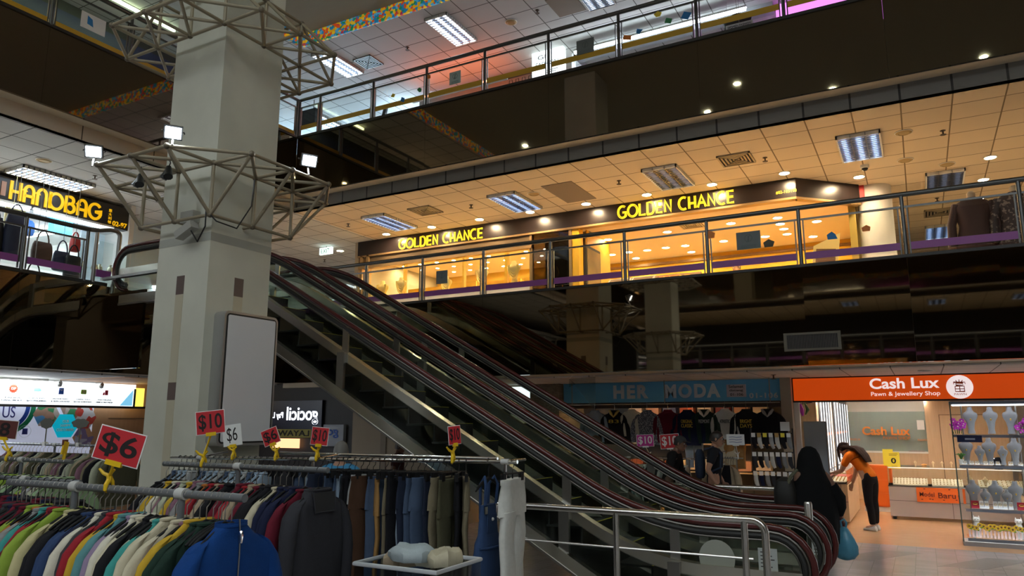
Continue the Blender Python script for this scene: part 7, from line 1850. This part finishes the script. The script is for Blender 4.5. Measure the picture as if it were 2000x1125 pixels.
def head(mb, c, fwd, s=1.0, up=(0, 0, 1)):
    """skull with nose, ears, eyes, mouth; materials 0 skin 1 white 2 dark 3 lips"""
    f = Vector(fwd).normalized(); u = Vector(up).normalized(); r = f.cross(u).normalized(); u = r.cross(f)
    M = Matrix((r, f, u)).transposed()
    c = Vector(c); P = lambda x, y, z: c + M @ Vector((x, y, z)) * s
    n = 18; rings = []
    for z, rx, ry0, ry1, yo in ((-.118, .022, .02, .03, .035), (-.105, .04, .045, .06, .02), (-.08, .054, .07, .078, .008), (-.045, .064, .085, .084, 0), (0, .07, .096, .088, 0), (.04, .072, .1, .09, 0), (.075, .064, .088, .08, 0), (.1, .045, .062, .055, 0), (.114, .02, .028, .026, 0)):
        rings.append([P(rx * sin(a), (ry1 if cos(a) > 0 else ry0) * cos(a) + yo, z) for a in [2 * pi * k / n for k in range(n)]])
    mb.loft(rings)
    mb.path([P(0, .086, .012), P(0, .098, -.012), P(0, .112, -.03), P(0, .092, -.04)], [.009, .012, .016, .01], 8)
    mb.ball(P(.012, .092, -.036), .009 * s, 7, 5); mb.ball(P(-.012, .092, -.036), .009 * s, 7, 5)
    for x in (-1, 1):
        mb.ball(P(x * .027, .08, .004), .0125 * s, 8, 6, 1); mb.ball(P(x * .027, .0895, .004), .0062 * s, 7, 5, 2)
        mb.path([P(x * .012, .09, .022), P(x * .028, .092, .027), P(x * .045, .08, .021)], [.003, .0045, .002], 5, 2)
        mb.ball(P(x * .072, -.008, -.008), (.012 * s, .02 * s, .032 * s), 8, 6, 0, M)
    mb.path([P(-.022, .084, -.064), P(0, .093, -.063), P(.022, .084, -.064)], [.003, .0065, .003], 6, 3); mb.path([P(-.018, .085, -.07), P(0, .093, -.072), P(.018, .085, -.07)], [.003, .0065, .003], 6, 3)
    return P, M
def human(name, label, loc, yaw, H=1.7, lean=0.0, elb=None, wri=None, knee=None, ank=None, hfwd=(0, 1, -.1), skin=None, shirt=None, sleeve='short', trousers=None, shoe=None, group=None, handdir=None, curl=.5, hpos=None, girth=1.0):
    """local frame: x right, y forward, z up; metres for a figure 1.7 tall"""
    t = thing(name, label, 'person', loc, group)
    k = H / 1.7; R = Matrix.Translation(Vector(loc)) @ Matrix.Rotation(yaw, 4, 'Z') @ Matrix.Scale(k, 4)
    pz = .93; tor = lambda d, x=0, b=0: Vector((x, d * sin(lean) - b * cos(lean), pz + d * cos(lean) + b * sin(lean)))
    elb = elb or ((.27, -.04, 1.12), (-.27, -.04, 1.12)); wri = wri or ((.27, .06, .88), (-.27, .06, .88))
    knee = knee or ((.1, .03, .49), (-.1, .03, .49)); ank = ank or ((.1, -.01, .08), (-.1, -.01, .08))
    g = girth
    N = {'pelvis': (tor(0), (.145 * g, .11 * g)), 'waist': (tor(.18), (.13 * g, .1 * g)), 'chest': (tor(.36), (.15 * g, .11 * g)), 'collar': (tor(.47), (.09, .075)), 'neck': (tor(.53), .055), 'skull': (tor(.6), .06)}
    E = [('pelvis', 'waist'), ('waist', 'chest'), ('chest', 'collar'), ('collar', 'neck'), ('neck', 'skull')]
    for i, (s, nm) in enumerate(((1, 'r'), (-1, 'l'))):
        sh = tor(.44, s * .18); N['sh' + nm] = (sh, .062); N['el' + nm] = (Vector(elb[i]), .043); N['fo' + nm] = (Vector(elb[i]).lerp(Vector(wri[i]), .35), .041); N['wr' + nm] = (Vector(wri[i]), .027)
        N['hip' + nm] = (Vector((s * .09, 0, pz - .06)), .09 * g); N['th' + nm] = (Vector((s * .09, 0, pz - .06)).lerp(Vector(knee[i]), .45), .078); N['kn' + nm] = (Vector(knee[i]), .056); N['ca' + nm] = (Vector(knee[i]).lerp(Vector(ank[i]), .35) + Vector((0, -.015, 0)), .053); N['an' + nm] = (Vector(ank[i]), .036)
        N['to' + nm] = (Vector(ank[i]) + Vector((s * .01, .13, -.045)), (.04, .028))
        E += [('collar', 'sh' + nm), ('sh' + nm, 'el' + nm), ('el' + nm, 'fo' + nm), ('fo' + nm, 'wr' + nm), ('pelvis', 'hip' + nm), ('hip' + nm, 'th' + nm), ('th' + nm, 'kn' + nm), ('kn' + nm, 'ca' + nm), ('ca' + nm, 'an' + nm), ('an' + nm, 'to' + nm)]
    v, f = skin_mesh(N, E, 'pelvis')
    mb = MB(); mb.add(v, f)
    for i, nm in enumerate('rl'):
        dirv = Vector(wri[i]) - Vector(elb[i]); hd = Vector(handdir[i]) if handdir else dirv
        hand(mb, wri[i], hd, (0, 1, .2) if abs(hd.normalized().y) < .8 else (-1 if i == 0 else 1, 0, .2), curl)
    hc = Vector(hpos) if hpos else tor(.655) + Vector(hfwd) * .02 + Vector((0, .015, 0))
    P, M = head(mb, hc, hfwd)
    mb.xf(R); body = mb.build('body', [skin, eye_w, eye_d, lip], t, sharp=1.2)
    def garment(nm, keys, edges, grow, m, root, cuts=None):
        NN = {a: (N[a][0], tuple(q + grow for q in (N[a][1] if isinstance(N[a][1], tuple) else (N[a][1],) * 2))) for a in keys}
        if cuts: NN.update(cuts)
        vv, ff = skin_mesh(NN, edges, root); b = MB(); b.add(vv, ff); b.xf(R); return b.build(nm, m, t, sharp=1.3)
    if shirt:
        hem = tor(-.08); ks = ['waist', 'chest', 'collar', 'shr', 'shl']; ed = [('hem', 'waist'), ('waist', 'chest'), ('chest', 'collar'), ('collar', 'shr'), ('collar', 'shl')]
        cuts = {'hem': (hem, (.165 * g, .13 * g))}
        for i, nm in enumerate('rl'):
            sh = N['sh' + nm][0]; e = N['el' + nm][0]
            if sleeve == 'short': cuts['sl' + nm] = (sh.lerp(e, .72), .062); ed.append(('sh' + nm, 'sl' + nm))
            else: ks += ['el' + nm]; cuts['sl' + nm] = (e.lerp(N['wr' + nm][0], .92), .042); ed += [('sh' + nm, 'el' + nm), ('el' + nm, 'sl' + nm)]
        garment('shirt', ks, ed, .017, shirt, 'waist', cuts)
    if trousers:
        ks = ['pelvis', 'hipr', 'hipl', 'thr', 'thl', 'knr', 'knl', 'car', 'cal']; ed = [('pelvis', 'hipr'), ('pelvis', 'hipl')]
        cuts = {'belt': (tor(.1), (.135 * g, .105 * g))}; ed.append(('pelvis', 'belt'))
        for i, nm in enumerate('rl'):
            cuts['cu' + nm] = (N['an' + nm][0] + Vector((0, 0, .015)), .058); ed += [('hip' + nm, 'th' + nm), ('th' + nm, 'kn' + nm), ('kn' + nm, 'ca' + nm), ('ca' + nm, 'cu' + nm)]
        garment('trousers', ks, ed, .016, trousers, 'pelvis', cuts)
    if shoe:
        for i, nm in enumerate('rl'):
            a = N['an' + nm][0]; b = MB(); rg = []
            for dy, wx, h, zo in ((-.07, .03, .05, .0), (-.05, .042, .085, 0), (0, .045, .085, 0), (.06, .046, .06, 0), (.12, .046, .045, 0), (.165, .036, .035, 0), (.18, .015, .02, 0)):
                rg.append([(a.x + wx * cos(2 * pi * q / 12), a.y + dy, max(a.z - .08, a.z - .08 + h * .5 + h * .55 * sin(2 * pi * q / 12))) for q in range(12)])
            b.loft(rg); b.xf(R); b.build('shoe', shoe, t)
    return t, R, P, M, N
hair_d = mat('hair_dark', (.018, .011, .008), .45); hair_b = mat('hair_brown', (.05, .022, .012), .4); hair_g = mat('hair_grey', (.16, .15, .14), .6)
def hair_cap(t, R, P, m, front=.062, low=-.03, s=1.08):
    n = 20; rings = []
    for q in range(9):
        w = q / 8; ring = []
        for k in range(n):
            a = 2 * pi * k / n; fr = max(0, cos(a))
            zlow = low + (front - low) * fr ** .7
            z = zlow + (.124 - zlow) * w; zz = min(1, max(0, (z + .02) / .144)); sh = sqrt(max(.02, 1 - zz ** 2.6))
            ring.append(P(.075 * s * sh * sin(a), (.094 if cos(a) > 0 else .105) * s * sh * cos(a), z))
        rings.append(ring)
    b = MB(); b.loft(rings, 0, False, True); b.xf(R); return b.build('hair', m, t)
sk1 = skin_col('light', (.5, .3, .21)); sk2 = skin_col('tan', (.36, .19, .12)); sk3 = skin_col('brown', (.2, .1, .065))
black_c = cloth('black trousers', (.014, .013, .015)); orange_c = cloth('orange polo', (.7, .17, .01))
# shop assistant bending over the side showcase
t, R, P, M, N = human('person', 'long-haired person in orange polo shirt and black trousers bending over the side showcase', (-.88, 14.32, 0), pi / 2 - .5, 1.62, lean=.66,
    elb=((.2, .38, .98), (-.2, .42, 1.0)), wri=((.17, .46, .76), (-.15, .6, .97)), knee=((.1, .02, .5), (-.1, .0, .5)), ank=((.1, .02, .08), (-.1, -.05, .08)), hfwd=(.1, .85, -.5), skin=sk1, shirt=orange_c, trousers=black_c, shoe=mat('white_trainers', (.7, .7, .68), .5), hpos=(0, .47, 1.40), curl=.6)
hair_m = mat('hair_long_brown', (.022, .009, .005), .7, spec=.15)
hair_cap(t, R, P, hair_m, .07, -.06, 1.12)
b = MB(); hy_, hz_ = .47, 1.40
for k in range(11):
    x = -.09 + .18 * k / 10; e = 1 - (x / .1) ** 2
    b.path([(x * .7, hy_ - .06 * e, hz_ + .1), (x, hy_ - .1 * e, hz_ + .03), (x * 1.2, hy_ - .2, hz_ + .03), (x * 1.25, hy_ - .3, hz_ + .0), (x * 1.1, hy_ - .41, hz_ - .11), (x * .9, hy_ - .48, hz_ - .22)], [.025, .03, .03, .026, .02, .008], 7)
for s in (-1, 1): b.path([(s * .065, hy_ + .05, hz_ + .06), (s * .088, hy_ + .06, hz_ - .02), (s * .085, hy_ + .05, hz_ - .12), (s * .075, hy_ + .04, hz_ - .24)], [.018, .024, .022, .008], 7)
b.xf(R); b.build('long_hair', hair_m, t)
# woman in a black veil carrying a blue bag
hv = cloth('black veil', (.006, .006, .007)); hx, hy = -1.14, 9.1
t, R, P, M, N = human('person', 'person in a long black veil and patterned trousers carrying a blue plastic bag', (hx, hy, 0), .55, 1.5, lean=.05,
    elb=((.3, -.02, 1.12), (-.2, .04, 1.12)), wri=((.31, .05, .86), (-.17, .1, .9)), knee=((.1, .1, .5), (-.1, .0, .5)), ank=((.1, .12, .08), (-.1, -.12, .1)), skin=sk3,
    trousers=ramp_mat('black_white_weave', [(0, (.015, .015, .015)), (.52, (.02, .02, .02)), (.56, (.4, .4, .38)), (.64, (.02, .02, .02)), (1, (.02, .02, .02))], sc=30, kind='voronoi', const=True), shoe=black)
n = 28; rings = []
for z, rx, ry, yo, wob in ((.56, .27, .24, .02, .10), (.62, .28, .25, .02, .09), (.8, .3, .25, .03, .06), (1.0, .31, .23, .04, .04), (1.15, .29, .2, .05, .03), (1.28, .25, .18, .05, .02), (1.38, .2, .165, .055, .01), (1.46, .165, .155, .06, 0), (1.55, .148, .15, .065, 0), (1.63, .125, .135, .065, 0), (1.7, .085, .095, .06, 0), (1.73, .03, .04, .06, 0)):
    rings.append([Vector(((rx * cos(2 * pi * k / n)) * (1 + wob * cos(5 * 2 * pi * k / n)), ry * sin(2 * pi * k / n) * (1 + wob * sin(4 * 2 * pi * k / n)) + yo, z + (.03 * sin(3 * 2 * pi * k / n) if z < .6 else 0))) for k in range(n)])
b = MB(); b.loft(rings); b.xf(R); b.build('veil', hv, t, sharp=1.4)
b = MB(); b.path([(.24, .0, 1.25), (.31, -.01, 1.1), (.325, .02, .98), (.32, .05, .88)], [.07, .09, .085, .06], 10); b.xf(R); b.build('sleeve', hv, t)
# her shoulder bag and the plastic bag
bagt = thing('shoulder_bag', 'black shoulder bag with an olive strap at the side of the veiled person', 'bag', (-1.4, 8.95, .82))
MB().loft([sellipse(-1.42, 8.95, a, b_, z, 16) for z, a, b_ in ((.82, .09, .1), (.9, .12, .13), (1.05, .12, .12), (1.15, .09, .1), (1.19, .03, .04))]).build('body', dblack, bagt)
MB().path([(-1.38, 8.88, 1.1), (-1.34, 8.86, 1.2), (-1.27, 8.9, 1.28)], [.02, .02, .016], 6).build('strap', mat('olive_strap', (.1, .1, .06), .7), bagt)
wr = R @ Vector((.37, .03, .79)); pb_ = thing('plastic_bag', 'translucent blue plastic carrier bag held by the veiled person', 'bag', (wr.x, wr.y, wr.z - .42))
blue_b = mat('blue_plastic', (.1, .34, .5), .3, trans=.15, var=.2, vs=18)
n = 22; rings = []
for dz, r1, r2 in ((-.40, .03, .03), (-.385, .085, .06), (-.33, .125, .085), (-.25, .13, .09), (-.17, .105, .075), (-.1, .06, .05), (-.05, .03, .028)):
    rings.append([(wr.x + r1 * cos(2 * pi * k / n) * (1 + .07 * cos(5 * 2 * pi * k / n + dz * 20)), wr.y + r2 * sin(2 * pi * k / n) * (1 + .08 * sin(4 * 2 * pi * k / n)), wr.z + dz) for k in range(n)])
MB().loft(rings).build('bag', blue_b, pb_, sharp=1.3)
MB().path([(wr.x - .02, wr.y, wr.z - .06), (wr.x - .03, wr.y, wr.z + .01), (wr.x + .01, wr.y, wr.z + .035), (wr.x + .03, wr.y, wr.z), (wr.x + .02, wr.y, wr.z - .06)], .011, 6).build('handle', blue_b, pb_)
# man with glasses and backpack
t, R, P, M, N = human('person', 'person with glasses, dark T-shirt and backpack walking right before the dress shop', (-2.86, 11.6, 0), -pi / 2 + .15, 1.66, lean=.06, skin=sk2, shirt=cloth('black tee', (.016, .017, .022)), trousers=cloth('dark trousers', (.03, .03, .035)), shoe=black, elb=((.27, -.06, 1.12), (-.27, .0, 1.12)), wri=((.27, .08, .88), (-.27, .12, .9)), knee=((.1, .14, .5), (-.1, -.05, .5)), ank=((.1, .15, .08), (-.1, -.3, .14)))
hair_cap(t, R, P, hair_d, .06, -.04)
b = MB()
for s in (-1, 1): b.path([P(s * .027 + .022 * cos(a), .1, .003 + .017 * sin(a)) for a in [2 * pi * q / 14 for q in range(14)]], .0025, 5, closed=True); b.path([P(s * .05, .1, .006), P(s * .076, .06, .006), P(s * .076, -.01, .002)], .0025, 5)
b.xf(R); b.build('glasses', black, t)
bp2 = thing('backpack', 'dark blue backpack worn by the person with glasses', 'bag', (-3.08, 11.6, .95))
b = MB(); b.loft([[Vector((.14 * w * cos(2 * pi * k / 18), -.2 + .075 * w * sin(2 * pi * k / 18), z)) for k in range(18)] for z, w in ((.98, .7), (1.02, 1), (1.2, 1.08), (1.36, .95), (1.42, .5))]); b.xf(R); b.build('body', cloth('backpack blue', (.025, .035, .06)), bp2)
b = MB()
for s in (-1, 1): b.path([(s * .1, -.12, 1.42), (s * .11, .02, 1.46), (s * .12, .13, 1.36), (s * .14, .12, 1.15), (s * .15, -.1, 1.05)], .018, 6)
b.xf(R); b.build('straps', cloth('backpack blue', (.025, .035, .06)), bp2)
# man in the cap
t, R, P, M, N = human('person', 'person in a dark cap and black shirt leaning right before the clothes rails', (-3.62, 11.75, 0), -pi / 2, 1.6, lean=.3, skin=sk3, shirt=cloth('black shirt', (.014, .013, .014)), sleeve='long', trousers=cloth('dark trousers', (.03, .03, .035)), shoe=black, elb=((.26, .12, 1.08), (-.26, .16, 1.08)), wri=((.2, .32, .98), (-.2, .34, .98)))
hair_cap(t, R, P, hair_d, .05, -.03, 1.04)
b = MB(); n = 20
b.loft([[P(.08 * sqrt(max(.03, 1 - q ** 2.4)) * sin(2 * pi * k / n), .103 * sqrt(max(.03, 1 - q ** 2.4)) * cos(2 * pi * k / n), .045 + .088 * q) for k in range(n)] for q in (0, .3, .6, .85, 1.0)])
b.loft([[P(.07 * s_, .085 + (0 if q else 0) + .085 * q, .05 - .012 * q + dz) for s_ in (-1, -.5, 0, .5, 1)] + [P(.07 * s_, .085 + .085 * q, .046 - .012 * q + dz) for s_ in (1, .5, 0, -.5, -1)] for q, dz in ((0, 0), (.6, 0), (1, 0))])
b.xf(R); b.build('cap', mat('cap_cloth', (.03, .03, .032), .8), t)
# others
t, R, P, M, N = human('person', 'person in a pink top seen through the escalator glass before the dress shop', (-4.7, 11.5, 0), 2.2, 1.58, skin=sk2, shirt=cloth('dusty pink', (.3, .13, .15)), trousers=cloth('dark trousers', (.03, .03, .035)), shoe=black)
hair_cap(t, R, P, hair_b, .06, -.06)
b = MB()
for k in range(7): a = -1.2 + 2.4 * k / 6; b.path([P(.07 * sin(a), -.08 * cos(a), .0), P(.085 * sin(a), -.1 * cos(a), -.1), P(.08 * sin(a), -.1, -.24)], [.03, .03, .012], 7)
b.xf(R); b.build('long_hair', hair_b, t)
t, R, P, M, N = human('person', 'grey-haired person in a blue shirt behind the clothes racks, seen from behind', (-5.36, 6.05, 0), .5, 1.6, skin=sk2, shirt=cloth('sky shirt', (.05, .22, .4)), trousers=cloth('dark trousers', (.03, .03, .035)), shoe=black)
hair_cap(t, R, P, hair_g, .055, -.06, 1.1)
t, R, P, M, N = human('person', 'dark-haired person under the escalator beside the beige wall', (-7.8, 10.25, 0), -1.2, 1.5, skin=sk3, shirt=cloth('dark red shirt', (.06, .02, .02)), trousers=cloth('dark trousers', (.03, .03, .035)), shoe=black)
hair_cap(t, R, P, hair_d, .055, -.06, 1.08)
t, R, P, M, N = human('person', 'person in a black shirt behind the amber counter of the golden shop', (-3.35, 16.6, 3.61), 2.6, 1.72, skin=sk1, shirt=cloth('black shirt', (.014, .013, .014)), trousers=cloth('dark trousers', (.03, .03, .035)), shoe=black)
hair_cap(t, R, P, hair_d, .06, -.05, 1.06)
